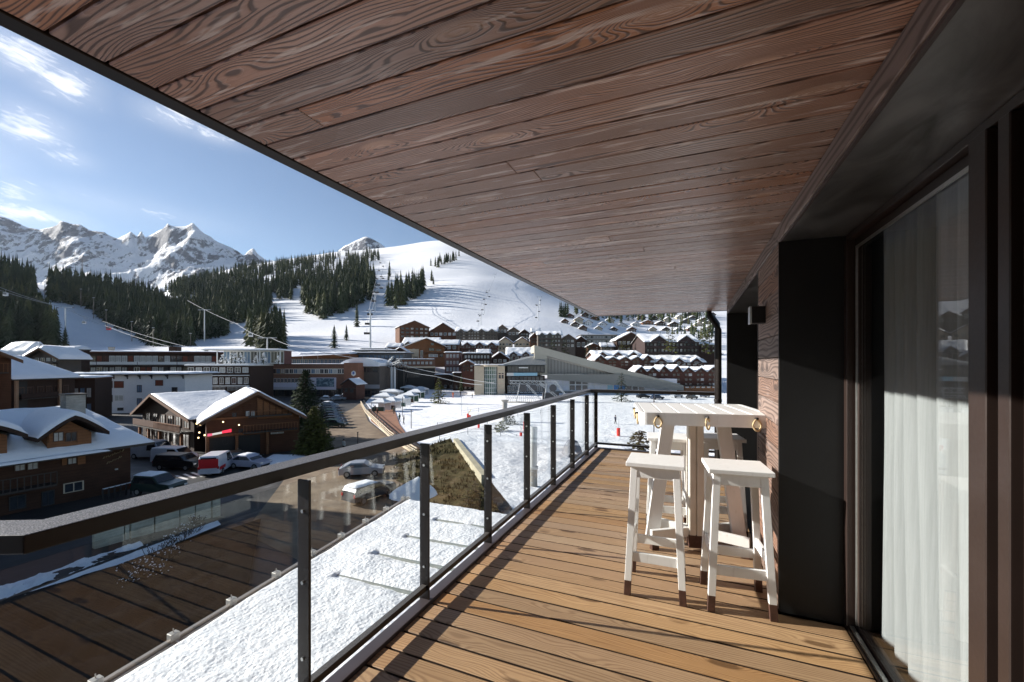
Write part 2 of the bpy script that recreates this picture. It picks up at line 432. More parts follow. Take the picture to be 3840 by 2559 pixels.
MB().box(DX + .12, DX + 1.88, -2.5, 6.87, -.06, -.02).build('room_floor', M['infloor'], fac)
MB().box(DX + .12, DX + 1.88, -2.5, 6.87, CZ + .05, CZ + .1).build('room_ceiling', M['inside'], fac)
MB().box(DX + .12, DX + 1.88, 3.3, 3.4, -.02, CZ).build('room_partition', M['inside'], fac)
MB().box(-1.2, 4.4, -2.4, 6.9, -10, -.30).build('lower_wall', plain('dark_render_wall', (.10, .085, .07), .8), fac)
MB().box(-3.4, WX, -2.45, -2.3, -10, 5).build('side_wall', M['clad'].copy() if False else plain('dark_stained_boards', (.05, .03, .022), .7), fac)  # unseen wall added behind the camera to cut sky light on the handrail
# sliding door: fixed pane beyond, near leaf with thick stiles
dor = thing('sliding_door', 'large brown framed glass sliding door with pale curtain behind it', 'door', (DX, 0, 0))
ZT = 2.20
def L(a): return a
f = MB()
f.box(-.012, .10, -1.5, 2.962, 0.004, .022)            # sill
f.box(-.004, .10, -1.5, 2.962, ZT, CZ - .107)          # head box
f.box(-.012, .10, 2.915, 2.964, .024, ZT - .002)       # far jamb
f.build('door_frame', M['frame'], dor, bevel=.002, seg=1)
f = MB(); f.box(-.0, .02, -1.5, 2.912, .023, .034); f.build('door_track', M['steel'], dor)
f = MB(); f.box(.028, .048, 1.78, 2.912, .024, .055); f.box(.028, .048, 1.78, 2.912, ZT - .045, ZT - .003); f.box(.028, .048, 2.87, 2.911, .056, ZT - .046)
f.build('fixed_leaf', M['frame'], dor, bevel=.002, seg=1)
f = MB(); f.box(.02, .028, 2.88, 2.893, .056, ZT - .046); f.box(.02, .028, 1.79, 2.88, ZT - .062, ZT - .048); f.build('glazing_bead', M['steel'], dor)
MB().box(.035, .041, 1.77, 2.87, .055, ZT - .045).build('glass_pane', M['wglass'], dor)
f = MB(); f.box(-.018, .05, 1.692, 1.778, .036, ZT - .003); f.box(-.012, .02, 1.602, 1.652, .036, ZT - .003)
f.build('door_stile', M['frame'], dor, bevel=.003, seg=1)
MB().box(.03, .05, 1.50, 1.69, .03, ZT - .004).build('brush_seal', M['blackp'], dor)
f = MB(); f.box(-.004, .03, 1.50, 1.565, .036, ZT - .003); f.box(.0, .03, .2, 1.499, .036, .12); f.box(.0, .03, .2, 1.499, ZT - .055, ZT - .003); f.box(.008, .026, -1.5, 1.499, .121, ZT - .056)
f.build('sliding_leaf', plain('red_brown_shutter_panel', (.032, .015, .012), .38, .1, .15, 4), dor, bevel=.002, seg=1)
f = MB(); f.box(-.004, .0, .2, 1.49, ZT - .062, ZT - .056); f.build('drip_edge', M['steel'], dor)
# curtain: pleated sheet hung inside the fixed pane
def pleats(name, x, y0, y1, z0, z1, mt, amp=.045, wl=.145, label=None, flare=.0):
    n = int((y1 - y0) / .008); nz = 14
    v = []; fcs = []
    for j in range(nz + 1):
        tt = j / nz; z = z0 + (z1 - z0) * tt
        for i in range(n + 1):
            yy = y0 + (y1 - y0) * i / n
            ph = 2 * math.pi * yy / wl + 1.4 * mn.noise((yy * 3.1, 0, tt * .6)) * 2
            a = amp * (.6 + .8 * abs(mn.noise((yy * 2.3, 5, tt * .8))))
            xx = x + a * math.sin(ph) * (1 - .25 * tt) + flare * (1 - tt) ** 6
            v.append((xx, yy + .01 * math.cos(ph), z))
    for j in range(nz):
        for i in range(n):
            k0 = j * (n + 1) + i; fcs.append((k0, k0 + 1, k0 + n + 2, k0 + n + 1))
    me = bpy.data.meshes.new(name); me.from_pydata(v, [], fcs); me.materials.append(mt)
    for p in me.polygons: p.use_smooth = True
    o = bpy.data.objects.new(name, me); COL.objects.link(o); return o
cur = pleats('curtain', DX + .16, 1.0, 2.88, .012, ZT + .05, M['curtain'])
tag(cur, 'pale sheer pleated curtain hanging behind the fixed door pane', 'curtain')
# second door
d2 = thing('far_sliding_door', 'dark framed glass door in the far recess past the bar table', 'door', (DX + .06, 0, 0))
d2.name = 'sliding_door'
f = MB(); f.box(-.01, .05, 3.83, 3.9, 0, CZ - .107); f.box(-.01, .05, 6.82, 6.88, 0, CZ - .107); f.box(-.01, .05, 3.9, 6.82, 0, .06); f.box(-.01, .05, 3.9, 6.82, 2.15, CZ - .107)
f.box(-.005, .05, 5.3, 5.38, .06, 2.15)
f.build('door_frame', M['frame'], d2)
MB().box(.01, .018, 3.9, 6.82, .06, 2.15).build('glass_pane', M['wglass'], d2)
# wall lamp (box) on cladding
wl = thing('wall_lamp', 'small black box lamp on the clad wall above the table', 'lamp', (WX - .001, 3.42, 1.62))
# placed by measured position below
p = at(1748, 738, 3.45)
wl.location = (WX - .001, 3.50, p.z)
MB().box(-.085, 0, -.05, .05, -.06, .06).build('lamp_housing', M['blackp'], wl, bevel=.002, seg=1)
MB().box(-.098, -.0855, -.048, .048, -.062, .062).build('lamp_face', M['steel'], wl, bevel=.001, seg=1)
# drainpipe
dp = thing('drainpipe', 'dark round downpipe with an elbow at the far end of the balcony', 'pipe', (0, 0, 0))
MB().tube([(.40, 7.44, -9), (.40, 7.44, CZ - .30), (.385, 7.44, CZ - .22), (.28, 7.44, CZ - .06), (.27, 7.44, CZ + .02)], .052, 18).build('pipe_run', M['rail'], dp, smooth=True)
MB().tube([(.40, 7.44, .9), (.40, 7.44, .94)], .058, 18).build('pipe_clamp', M['rail'], dp)

# ------------------------------------------------------------------ balustrade
bal = thing('glass_balustrade', 'dark metal railing with clear glass panes along the balcony edge', 'railing')
RT = CAMZ - .4545; RB = RT - .052
def rail_run(name, pts, x0, x1):
    mb = MB()
    n = len(pts); v0 = len(mb.v)
    # mitred offset polyline
    def off(i, d):
        p = Vector(pts[i]); ds = []
        if i > 0: ds.append((Vector(pts[i]) - Vector(pts[i - 1])).normalized())
        if i < n - 1: ds.append((Vector(pts[i + 1]) - Vector(pts[i])).normalized())
        ns = [Vector((-q.y, q.x)) for q in ds]
        nn = sum(ns, Vector((0, 0))).normalized()
        return p + nn * (d / max(.3, nn.dot(ns[0])))
    for i in range(n):
        a = off(i, x0); b = off(i, x1)
        mb.v += [(a.x, a.y, RB), (b.x, b.y, RB), (b.x, b.y, RT), (a.x, a.y, RT)]
    for i in range(n - 1):
        for j in range(4):
            a = i * 4 + j; b = i * 4 + (j + 1) % 4
            mb.f.append((a, b, b + 4, a + 4)); mb.mi.append(0)
    mb.f.append((3, 2, 1, 0)); k = (n - 1) * 4; mb.f.append((k, k + 1, k + 2, k + 3)); mb.mi += [0, 0]
    o = mb.build(name, M['rail'], bal, bevel=.004, seg=2)
    bm = bmesh.new(); bm.from_mesh(o.data); bmesh.ops.recalc_face_normals(bm, faces=bm.faces); bm.to_mesh(o.data); bm.free()
    return o
XR, YR = -1.686, 7.50
rail_run('handrail', [(-2.9, -.03), (XR, .56), (XR, YR), (WX - .06, YR)], -.06, .06)
PX = -1.55
posts_y = [1.336 + .903 * k for k in range(7)]
def post(x, y, rot=0):
    mb = MB(); mb.box(-.034, .034, -.0065, .0065, -.12, RB + .001)
 
    o = mb.build('post', M['rail'], bal, bevel=.0015, seg=1, loc=(x, y, 0)); o.rotation_euler = (0, 0, rot)
    for zz in (.22, .55, .86):
        c = MB(); c.tube([(.0, -.013, zz), (.0, .013, zz)], .008, 10); c.build('glass_clip', M['steel'], o)
    return o
for yy in posts_y: post(PX, yy)
post(PX, .36, .3); post(PX, YR - .03, .78)
for i in range(1, 3): post(PX + .98 * i, YR - .02, math.pi / 2)
ys = [.40] + posts_y + [YR - .03]
for a, b in zip(ys[:-1], ys[1:]):
    MB().box(PX - .024, PX - .016, a + .016, b - .016, .105, RB - .004).build('glass_pane', M['glass'], bal)
for a, b in ((PX + .03, PX + .96), (PX + 1.0, PX + 1.94)):
    MB().box(a, b, YR - .004, YR + .004, .105, RB - .004).build('glass_pane', M['glass'], bal)
MB().box(PX - .020, PX + .020, .45, YR, .070, .104).build('bottom_rail', M['rail'], bal, bevel=.002, seg=1)
MB().box(PX + .02, WX - .05, YR - .022, YR + .018, .070, .104).build('bottom_rail', M['rail'], bal, bevel=.002, seg=1)
o = MB().box(-1.575, -1.4995, -1.8, YE + .09, -.30, .016).build('edge_kerb', M['kerb'], bevel=.003, seg=2); tag(o, 'grey brown aluminium kerb running along the deck edge', 'kerb')
o = MB().box(-1.499, WX, YE + .015, YE + .09, -.30, .016).build('edge_kerb', M['kerb'], bevel=.003, seg=2); tag(o, 'short aluminium kerb across the far end of the deck', 'kerb')
# nearest side branch of the balustrade (outward mitre at the left edge)
dv = Vector((-2.9 + 1.686, -.03 - .56, 0)).normalized()
MB().bar((PX + dv.x * .05 - .06, .50 + dv.y * .05 - .01, .087), (PX + dv.x * 1.3, .50 + dv.y * 1.3, .087), .03).build('bottom_rail', M['rail'], bal)

# ------------------------------------------------------------------ bar table and stools
def leg_hexa(top, bot, w0, d0, zt, zb=0, w1=None, d1=None):
    w1 = w1 or w0; d1 = d1 or d0
    m = MB()
    lo = [(bot[0] - w0 / 2, bot[1] - d0 / 2, zb), (bot[0] + w0 / 2, bot[1] - d0 / 2, zb), (bot[0] + w0 / 2, bot[1] + d0 / 2, zb), (bot[0] - w0 / 2, bot[1] + d0 / 2, zb)]
    hi = [(top[0] - w1 / 2, top[1] - d1 / 2, zt), (top[0] + w1 / 2, top[1] - d1 / 2, zt), (top[0] + w1 / 2, top[1] + d1 / 2, zt), (top[0] - w1 / 2, top[1] + d1 / 2, zt)]
    return m.hexa(lo, hi)
def make_stool(label):
    t0 = thing('bar_stool', label, 'stool', group='white wooden bar stools round the table')
    H = .86
    MB().box(-.178, .178, -.165, .165, H - .028, H).build('seat', M['white'], t0, bevel=.004)
    wt, wf, dt, df = .128, .168, .120, .165
    ap = MB()
    for s in (-1, 1):
        ap.box(-.13, .13, s * .128 - .009, s * .128 + .009, H - .10, H - .0285)
        ap.box(s * .138 - .009, s * .138 + .009, -.118, .118, H - .10, H - .0285)
    ap.build('apron', M['white'], t0, bevel=.002, seg=1)
    for sx in (-1, 1):
        for sy in (-1, 1):
            l = leg_hexa((sx * wt, sy * dt), (sx * wf, sy * df), .042, .036, H - .029)
            # split: painted leg and bare brown tip
            def P(z): k = z / (H - .029); return (sx * (wf + (wt - wf) * k), sy * (df + (dt - df) * k))
            lo = leg_hexa(P(.095), P(0), .042, .036, .0948).build('leg_tip', M['foot'], None, bevel=.002, seg=1)
            lg = leg_hexa(P(H - .029), P(.095), .042, .036, H - .029, .095).build('leg', M['white'], t0, bevel=.002, seg=1)
            lo.parent = lg
    def xw(z): k = z / (H - .029); return wf + (wt - wf) * k, df + (dt - df) * k
    for z, s in ((.25, -1), (.25, 1)):
        a, b = xw(z)
        MB().box(-a, a, s * b - .010, s * b + .010, z - .03, z + .03).build('stretcher', M['white'], t0, bevel=.002, seg=1)
    for s in (-1, 1):
        a, b = xw(.33)
        MB().box(s * a - .010, s * a + .010, -b, b, .33 - .03, .33 + .03).build('stretcher', M['white'], t0, bevel=.002, seg=1)
    return t0
st = make_stool('left front white stool beside the open deck, nearest the railing')
st.location = (-.215, 2.985, 0); st.rotation_euler = (0, 0, R_(1))
for lab, loc, rz in (('right front white stool standing close to the black wall panel', (.262, 3.01, 0), 6),
                     ('white stool pushed under the table at the back left', (-.185, 4.0, 0), 6),
                     ('white stool pushed under the table at the back right, near the wall', (.235, 4.17, 0), 8)):
    c = copy_tree(st); c.location = loc; c.rotation_euler = (0, 0, R_(rz)); c['label'] = lab
tb = thing('bar_table', 'tall white slatted bar table with rope loops on a central post', 'table', (.033, 3.80, 0), R_(10))
TH = 1.135; hw, hd = .465, .43
def rrect(hw, hd, r, n=6):
    pts = []
    for cx, cy, a0 in ((hw - r, hd - r, 0), (-hw + r, hd - r, 90), (-hw + r, -hd + r, 180), (hw - r, -hd + r, 270)):
        for i in range(n + 1):
            a = R_(a0 + 90 * i / n); pts.append((cx + r * math.cos(a), cy + r * math.sin(a)))
    return pts
fr = MB(); outer = rrect(hw, hd, .05); inner = rrect(hw - .028, hd - .028, .024)
n = len(outer); i0 = 0
fr.v += [(p[0], p[1], TH - .092) for p in outer] + [(p[0], p[1], TH) for p in outer] + [(p[0], p[1], TH) for p in inner] + [(p[0], p[1], TH - .092) for p in inner]
for k in range(n):
    j = (k + 1) % n
    for a, b in ((0, 1), (1, 2), (2, 3), (3, 0)):
        fr.f.append((a * n + k, a * n + j, b * n + j, b * n + k)); fr.mi.append(0)
fr.build('table_rim', M['white'], tb, smooth=False)
sl = MB(); iw = 2 * (hw - .03); nsl = 7; pw = iw / nsl
for k in range(nsl):
    x0 = -hw + .03 + k * pw
    sl.box(x0 + .0045, x0 + pw - .0045, -hd + .029, hd - .029, TH - .028, TH - .0008)
sl.build('table_slats', M['white'], tb, bevel=.003, seg=1)
MB().box(-hw + .03, hw - .03, -.05, .05, TH - .075, TH - .029).build('table_batten', M['white'], tb)
pc = MB(); pc.box(-.058, .058, -.05, .05, .10, TH - .03); pc.box(-.052, -.004, -.062, -.0502, .10, TH - .03); pc.box(.004, .052, -.062, -.0502, .10, TH - .03)
col = pc.build('post', plain('cream_painted_post', (.70, .65, .57), .5, 0, .08, 6), tb, bevel=.003, seg=1)
MB().box(-.060, .060, -.064, .052, 0, .099).build('post_foot', M['foot'], tb, bevel=.003, seg=1)
leg_hexa((-.20, 0), (-.345, 0), .105, .055, TH - .03, 0).build('leg', M['white'], tb, bevel=.003, seg=1)
leg_hexa((.20, 0), (.345, 0), .105, .055, TH - .03, 0).build('leg', M['white'], tb, bevel=.003, seg=1)
for ang in (25, 155, 205, 335):
    a = R_(ang); ln = .40
    ft = MB(); ft.bar((.06 * math.cos(a), .06 * math.sin(a), .12), (ln * math.cos(a), ln * math.sin(a), .12), .035, .075)
    ft.build('cross_foot', M['white'], tb, bevel=.002, seg=1)
    fb = MB(); fb.box(-.03, .03, -.02, .02, 0, .082); o = fb.build('foot_pad', M['foot'], tb); o.location = ((ln - .03) * math.cos(a), (ln - .03) * math.sin(a), 0); o.rotation_euler = (0, 0, a)
def ropeloop(x, y, tw, sidef=0):
    # teardrop loop hanging from a small hook
    pts = []
    for i in range(25):
        a = 2 * math.pi * i / 24
        r = .030 + .006 * math.cos(a)
        px = r * math.sin(a) * (1 - .45 * max(0, math.cos(a))); pz = -.042 + .040 * math.cos(a)
        pts.append(Vector((px, 0, pz)))
    mb2 = MB(); mb2.tube(pts, .0068, 8, cap=False)
    o = mb2.build('rope_loop', M['rope'], tb, smooth=True); o.location = (x, y, TH - .028); o.rotation_euler = (R_(-6), 0, tw)
    MB().tube([(0, .012, 0), (0, -.012, .004)], .009, 8).build('hook', M['blackp'], o)
for x_, tw in ((-.34, .35), (.0, .95), (.325, .25)): ropeloop(x_, -hd - .014, R_(tw * 57))
for y_ in (-.25, .1): ropeloop(-hw - .014, y_, R_(90))
for x_, tw in ((-.3, 0), (.3, 0)): ropeloop(x_, hd + .014, R_(10))
for y_ in (-.2, .2): ropeloop(hw + .014, y_, R_(90))
# ------------------------------------------------------------------ snow covered roof below the balcony
RZ = -2.5
rf = thing('snowy_canopy_roof', 'flat roof under deep lumpy snow just below the balcony', 'roof')
poly = [(-5.95, -3.0), (-7.72, 10.34), (-1.0, 10.05), (-1.0, -3.0)]
mb = MB(); mb.prism([(-5.99, -3.0), (-7.78, 10.40), (-1.0, 10.10), (-1.0, -3.0)], RZ - .38, RZ - .06)
mb.build('roof_deck', M['blackp'], rf)
nx, ny = 150, 330; v = []; f = []
for j in range(ny + 1):
    yy = -3 + 13.2 * j / ny
    xl = -5.95 - (yy + 3) * (1.77 / 13.34) + .05
    for i in range(nx + 1):
        s = i / nx; xx = xl + (-1.0 - xl) * s
        n1 = mn.noise((xx * 1.1, yy * 1.1, 0)) * .035 + mn.noise((xx * 5, yy * 5, 3)) * .012
        lump = abs(mn.noise((xx * 13, yy * 13, 9))) * .020 * min(1, max(.15, (xx - xl) / 1.2))
        z = RZ + .07 + n1 - lump
        for ys_ in (6.0, 7.0, 8.0, 9.12):
            d = abs(yy - ys_ - .02 * (xx + 5)) ; 
            if xx > -6.45 + .05 * ys_: z -= .05 * math.exp(-(d / .10) ** 2)
        e = min((xx - xl) / .12, (10.2 - yy) / .10, 1); z = RZ - .05 + (z - RZ + .05) * max(0, e) ** .5
        v.append((xx, yy, z))
for j in range(ny):
    for i in range(nx):
        k0 = j * (nx + 1) + i; f.append((k0, k0 + 1, k0 + nx + 2, k0 + nx + 1))
me = bpy.data.meshes.new('snow_cover'); me.from_pydata(v, [], f)
for p_ in me.polygons: p_.use_smooth = True
m, t = mat('lumpy_roof_snow'); P = t.coord('Object')
vd = t.vor(P, 17, 'SMOOTH_F1'); n1 = t.noise(P, 34, 3, .6); n2 = t.noise(P, 1.3, 4, .6); n3 = t.noise(P, 60, 2, .5)
hgt_ = t.m('ADD', t.m('MULTIPLY', t.m('MULTIPLY', vd, t.m('ADD', .3, n2)), 1.0), t.m('MULTIPLY', n1, .55))
cc = t.ramp(n2, [(.25, (.80, .81, .83)), (.75, (.88, .885, .90))])
cc = t.mix(t.m('MULTIPLY', t.m('SUBTRACT', t.noise(P, 4.5, 5, .7), .68), 8, clamp=True), cc, (.52, .52, .52))
t.bsdf(cc, .5, 0, .3, bump=hgt_, bstr=.8, bdist=.024)
M['lumpsnow'] = m
me.materials.append(M['lumpsnow']); o = bpy.data.objects.new('snow_cover', me); COL.objects.link(o); o.parent = rf
seam = plain('grey_green_membrane', (.26, .28, .26), .5, 0, .15, 12)
for ys_ in (6.0, 7.0, 8.0, 9.12):
    mb = MB(); x0 = -6.1 + .05 * (ys_ - 6) - .45 * (ys_ > 8.5); 
    mb.hexa([(x0, ys_ - .02, RZ), (-1.0, ys_ + .02, RZ), (-1.0, ys_ + .17, RZ), (x0 - .2, ys_ + .03, RZ)],
            [(x0, ys_ - .005, RZ + .035), (-1.0, ys_ + .03, RZ + .066), (-1.0, ys_ + .14, RZ + .066), (x0 - .2, ys_ + .02, RZ + .035)])
    mb.build('roof_seam', seam, rf)
mb = MB()
ea, eb = Vector((-6.02, -3.0, RZ + .0)), Vector((-7.80, 10.42, RZ + .0))
mb.bar(ea, eb, .06, .05); mb.bar(ea + Vector((.075, 0, -.02)), eb + Vector((.075, 0, -.02)), .02, .03)
mb.build('edge_flashing', plain('pale_zinc_edge', (.30, .27, .25), .45, .4, .1, 20), rf)
cz = plain('galvanised_bracket', (.42, .40, .37), .45, .4, .15, 15)
for k in range(15):
    q = ea + (eb - ea) * ((k + .3) / 14.6)
    mb = MB(); mb.box(-.06, .05, -.06, .06, -.03, .10); mb.bar((.05, 0, .0), (.18, 0, -.01), .03, .02); mb.tube([(-.01, 0, .1), (-.01, 0, .16)], .008, 6)
    o = mb.build('edge_bracket', cz, rf, loc=q, bevel=.006, seg=1)

# ------------------------------------------------------------------ terrain
def V2z(D, v): return CAMZ + (HV - v) / FP * D
CTRL = {
 -2600: ('z', [(200, -10), (300, 30), (450, 110), (900, 200), (2200, 250)]),
 -900: ('z', [(170, -10), (240, 30), (300, 75), (400, 120), (700, 200), (2200, 230)]),
 -250: ('z', [(200, -10), (250, 5), (300, 45), (380, 105), (600, 170), (2200, 120)]),
 0: ('v', [(200, 892), (250, 830), (310, 775), (380, 715), (450, 660), (540, 640), (700, 680), (2200, 760)]),
 100: ('v', [(200, 892), (250, 825), (300, 795), (350, 745), (400, 700), (500, 668), (600, 655), (750, 690), (2200, 760)]),
 200: ('v', [(200, 892), (250, 820), (320, 795), (400, 745), (450, 712), (520, 680), (620, 662), (800, 690), (2200, 750)]),
 330: ('v', [(200, 892), (250, 812), (330, 797), (400, 775), (460, 735), (540, 698), (620, 684), (800, 700), (1300, 700), (2200, 740)]),
 430: ('v', [(200, 892), (250, 812), (330, 797), (400, 783), (500, 755), (600, 712), (700, 676), (800, 652), (900, 643), (1200, 645), (2200, 720)]),
 560: ('v', [(200, 892), (250, 812), (330, 795), (400, 768), (500, 728), (620, 686), (800, 643), (1000, 618), (1100, 611), (1300, 616), (2200, 700)]),
 650: ('v', [(200, 892), (250, 812), (330, 793), (400, 768), (500, 722), (620, 672), (800, 635), (1000, 609), (1200, 597), (1300, 598), (2200, 690)]),
 750: ('v', [(200, 892), (250, 815), (330, 793), (400, 765), (500, 722), (620, 672), (800, 628), (1000, 600), (1200, 585), (1400, 580), (2200, 680)]),
 850: ('v', [(200, 892), (250, 820), (330, 793), (400, 762), (500, 716), (620, 666), (800, 620), (1000, 594), (1200, 578), (1400, 573), (2200, 680)]),
 950: ('v', [(200, 888), (250, 825), (330, 795), (400, 758), (500, 708), (620, 657), (800, 612), (1000, 585), (1200, 568), (1400, 562), (2200, 670)]),
 1010: ('v', [(200, 888), (250, 840), (330, 795), (400, 755), (500, 702), (620, 652), (800, 605), (1000, 576), (1200, 557), (1400, 547), (2200, 670)]),
 1100: ('v', [(200, 888), (250, 850), (330, 800), (400, 758), (500, 706), (620, 656), (800, 609), (1000, 581), (1300, 558), (2200, 670)]),
 1200: ('v', [(200, 888), (250, 855), (330, 803), (400, 762), (500, 712), (620, 668), (800, 624), (1000, 600), (1300, 580), (2200, 670)]),
 1300: ('v', [(200, 888), (250, 858), (330, 812), (400, 774), (500, 732), (620, 694), (800, 656), (1000, 635), (1300, 615), (2200, 670)]),
 1450: ('v', [(200, 888), (260, 858), (330, 825), (400, 797), (500, 765), (620, 740), (800, 712), (1000, 690), (1300, 665), (2200, 670)]),
 1700: ('v', [(200, 888), (260, 858), (330, 828), (400, 800), (500, 770), (620, 744), (800, 718), (1000, 700), (1300, 675), (2200, 680)]),
 3900: ('v', [(200, 888), (260, 858), (330, 828), (400, 800), (500, 770), (620, 744), (800, 718), (1000, 700), (1300, 675), (2200, 680)]),
}
GZ = -10.0
_keys = sorted(CTRL)
_col = {}
for k_, (md, pts) in CTRL.items():
    _col[k_] = [(D_, (q if md == 'z' else V2z(D_, q))) for D_, q in pts]
def colz(k_, D):
    p = _col[k_]
    if D <= p[0][0]: return GZ
    for a, b in zip(p[:-1], p[1:]):
        if D <= b[0]:
            w = (D - a[0]) / (b[0] - a[0]); za = GZ if a is p[0] else a[1]
            return za + (b[1] - za) * w
    return p[-1][1]
def tz(u, D):
    if u <= _keys[0]: z = colz(_keys[0], D)
    elif u >= _keys[-1]: z = colz(_keys[-1], D)
    else:
        for a, b in zip(_keys[:-1], _keys[1:]):
            if u <= b:
                w = (u - a) / (b - a); w = w * w * (3 - 2 * w) if b - a < 200 else w
                z = colz(a, D) * (1 - w) + colz(b, D) * w; break
    if D > 260:
        k = min(1, (D - 260) / 200); p = at(u, HV, D)
        z += k * (mn.noise((p.x * .012, p.y * .012, 0)) * 5 + mn.noise((p.x * .04, p.y * .04, 4)) * 1.6)
    return z
us = []; u = -2600
while u < 3900:
    us.append(u); u += 70 if u < -350 or u > 1800 else 9
Ds = [5]; 
while Ds[-1] < 2200: Ds.append(Ds[-1] * 1.035 + .3)
v = []; f = []
for D in Ds:
    for u in us:
        p = at(u, HV, D); v.append((p.x, p.y, tz(u, D)))
n = len(us)
zz_ = [q[2] for q in v]
for j, D in enumerate(Ds):
    if D < 235: continue
    for i in range(6, n - 6):
        k0 = j * n + i; v[k0] = (v[k0][0], v[k0][1], sum(zz_[k0 - 5:k0 + 6]) / 11)
for j in range(len(Ds) - 1):
    for i in range(n - 1):
        k0 = j * n + i; f.append((k0, k0 + 1, k0 + n + 1, k0 + n))
me = bpy.data.meshes.new('ground'); me.from_pydata(v, [], f)
for p_ in me.polygons: p_.use_smooth = True
m, t = mat('piste_snow'); P = t.pos()
a = t.noise(P, .35, 5, .6); b = t.noise(t.scalev(P, (1, 1, 1)), .03, 4, .55); c2 = t.noise(P, 2.5, 4, .6)
cc = t.ramp(b, [(.3, (.80, .81, .84)), (.7, (.88, .88, .89))])
t.bsdf(cc, .6, 0, .25, bump=t.m('ADD', a, t.m('MULTIPLY', c2, .25)), bstr=.45, bdist=.8)
M['piste'] = m
me.materials.append(m); o = bpy.data.objects.new('ground', me); COL.objects.link(o); o['kind'] = 'structure'
# ground behind the camera plane
mb = MB(); mb.box(-60, 400, -300, -2, -10.6, -10.3); o = mb.build('ground', M['piste']); o['kind'] = 'structure'

# far mountains
crest = [(-1400, 440), (-700, 470), (-300, 450), (-100, 472), (0, 497), (25, 505), (60, 522), (90, 528), (130, 518), (140, 508), (160, 514), (185, 517), (205, 530), (240, 534), (262, 546), (275, 548), (288, 540), (300, 533), (315, 545), (326, 530),
         (333, 548), (350, 538), (375, 526), (384, 514), (398, 520), (415, 522), (432, 519), (443, 512), (455, 524), (470, 538), (485, 546), (500, 555), (520, 563), (545, 578), (560, 588), (575, 576), (582, 570), (592, 584), (610, 598), (680, 606), (760, 592), (780, 574),
         (800, 561), (820, 551), (840, 543), (850, 546), (870, 556), (885, 568), (905, 585), (960, 600), (1500, 620), (2600, 560), (3900, 560)]
def cv_(u):
    for a, b in zip(crest[:-1], crest[1:]):
        if u <= b[0]: return a[1] + (b[1] - a[1]) * (u - a[0]) / (b[0] - a[0])
    return crest[-1][1]
def cv_s(u, r):   # smoothed crest for the lower slopes
    return sum(cv_(u + k * r / 3) for k in range(-3, 4)) / 7
us = []; u = -1400
while u < 3900: us.append(u); u += 5 if -60 < u < 960 else 40
NR = 90; v = []; f = []
for j in range(NR + 1):
    s = j / NR
    for u in us:
        D = 2900 + 1350 * s if s <= .8 else 3980 + 3000 * (s - .8)
        zc = V2z(3980, cv_(u)); zs = V2z(3980, cv_s(u, 60 * (1 - min(1, s / .8)) + 1))
        zb = -60 + V2z(2900, 700)
        k = min(1, s / .8)
        base = zb + (zs - zb) * (k ** 1.25)
        p = at(u, HV, D)
        rg = mn.ridged_multi_fractal((p.x * .0016, p.y * .0016, 3), 1.0, 2.1, 6, .9, 2.0) - 1.0
        fn = mn.fractal((p.x * .008, p.y * .008, 0), .7, 2.1, 5)
        env = min(1, (1 - k) * 9) ** .8 * min(1, k * 4) if k < 1 else 0
        fn += mn.fractal((p.x * .03, p.y * .03, 5), .8, 2.1, 3) * .45
        z = base + rg * 85 * env + fn * (22 * env + (9 if k >= .99 else 0))
        if s > .8: z = zc + fn * 9 - (s - .8) * 2600
        v.append((p.x, p.y, z))
n = len(us)
for j in range(NR):
    for i in range(n - 1):
        k0 = j * n + i; f.append((k0, k0 + 1, k0 + n + 1, k0 + n))
me = bpy.data.meshes.new('mountains'); me.from_pydata(v, [], f)
m, t = mat('alpine_rock_and_snow'); P = t.pos()
g = t.node('ShaderNodeNewGeometry'); nz = t.sep(g.outputs['Normal'])[2]
PS = t.scalev(P, (1, 1, .45))
n1 = t.noise(PS, .016, 8, .74); n2 = t.noise(PS, .0022, 3, .5); n3 = t.noise(PS, .05, 4, .6)
hgt = t.sep(P)[2]
rock = t.m('SUBTRACT', t.m('ADD', t.m('MULTIPLY', n1, 1.25), t.m('MULTIPLY', n2, .7)), t.m('MULTIPLY', nz, .5))
rock = t.m('ADD', rock, t.m('MULTIPLY', t.m('SUBTRACT', hgt, 950), .00022))
rf_ = t.m('MULTIPLY', t.m('SUBTRACT', rock, .645), 12, clamp=True)
cc = t.mix(rf_, (.86, .87, .90), t.ramp(n3, [(.3, (.06, .065, .08)), (.75, (.17, .18, .21))]))
t.bsdf(cc, .75, 0, .2, bump=t.m('ADD', n1, t.m('MULTIPLY', n3, .3)), bstr=1.0, bdist=26)
me.materials.append(m)
for p_ in me.polygons: p_.use_smooth = True
o = bpy.data.objects.new('mountains', me); COL.objects.link(o); o['kind'] = 'structure'

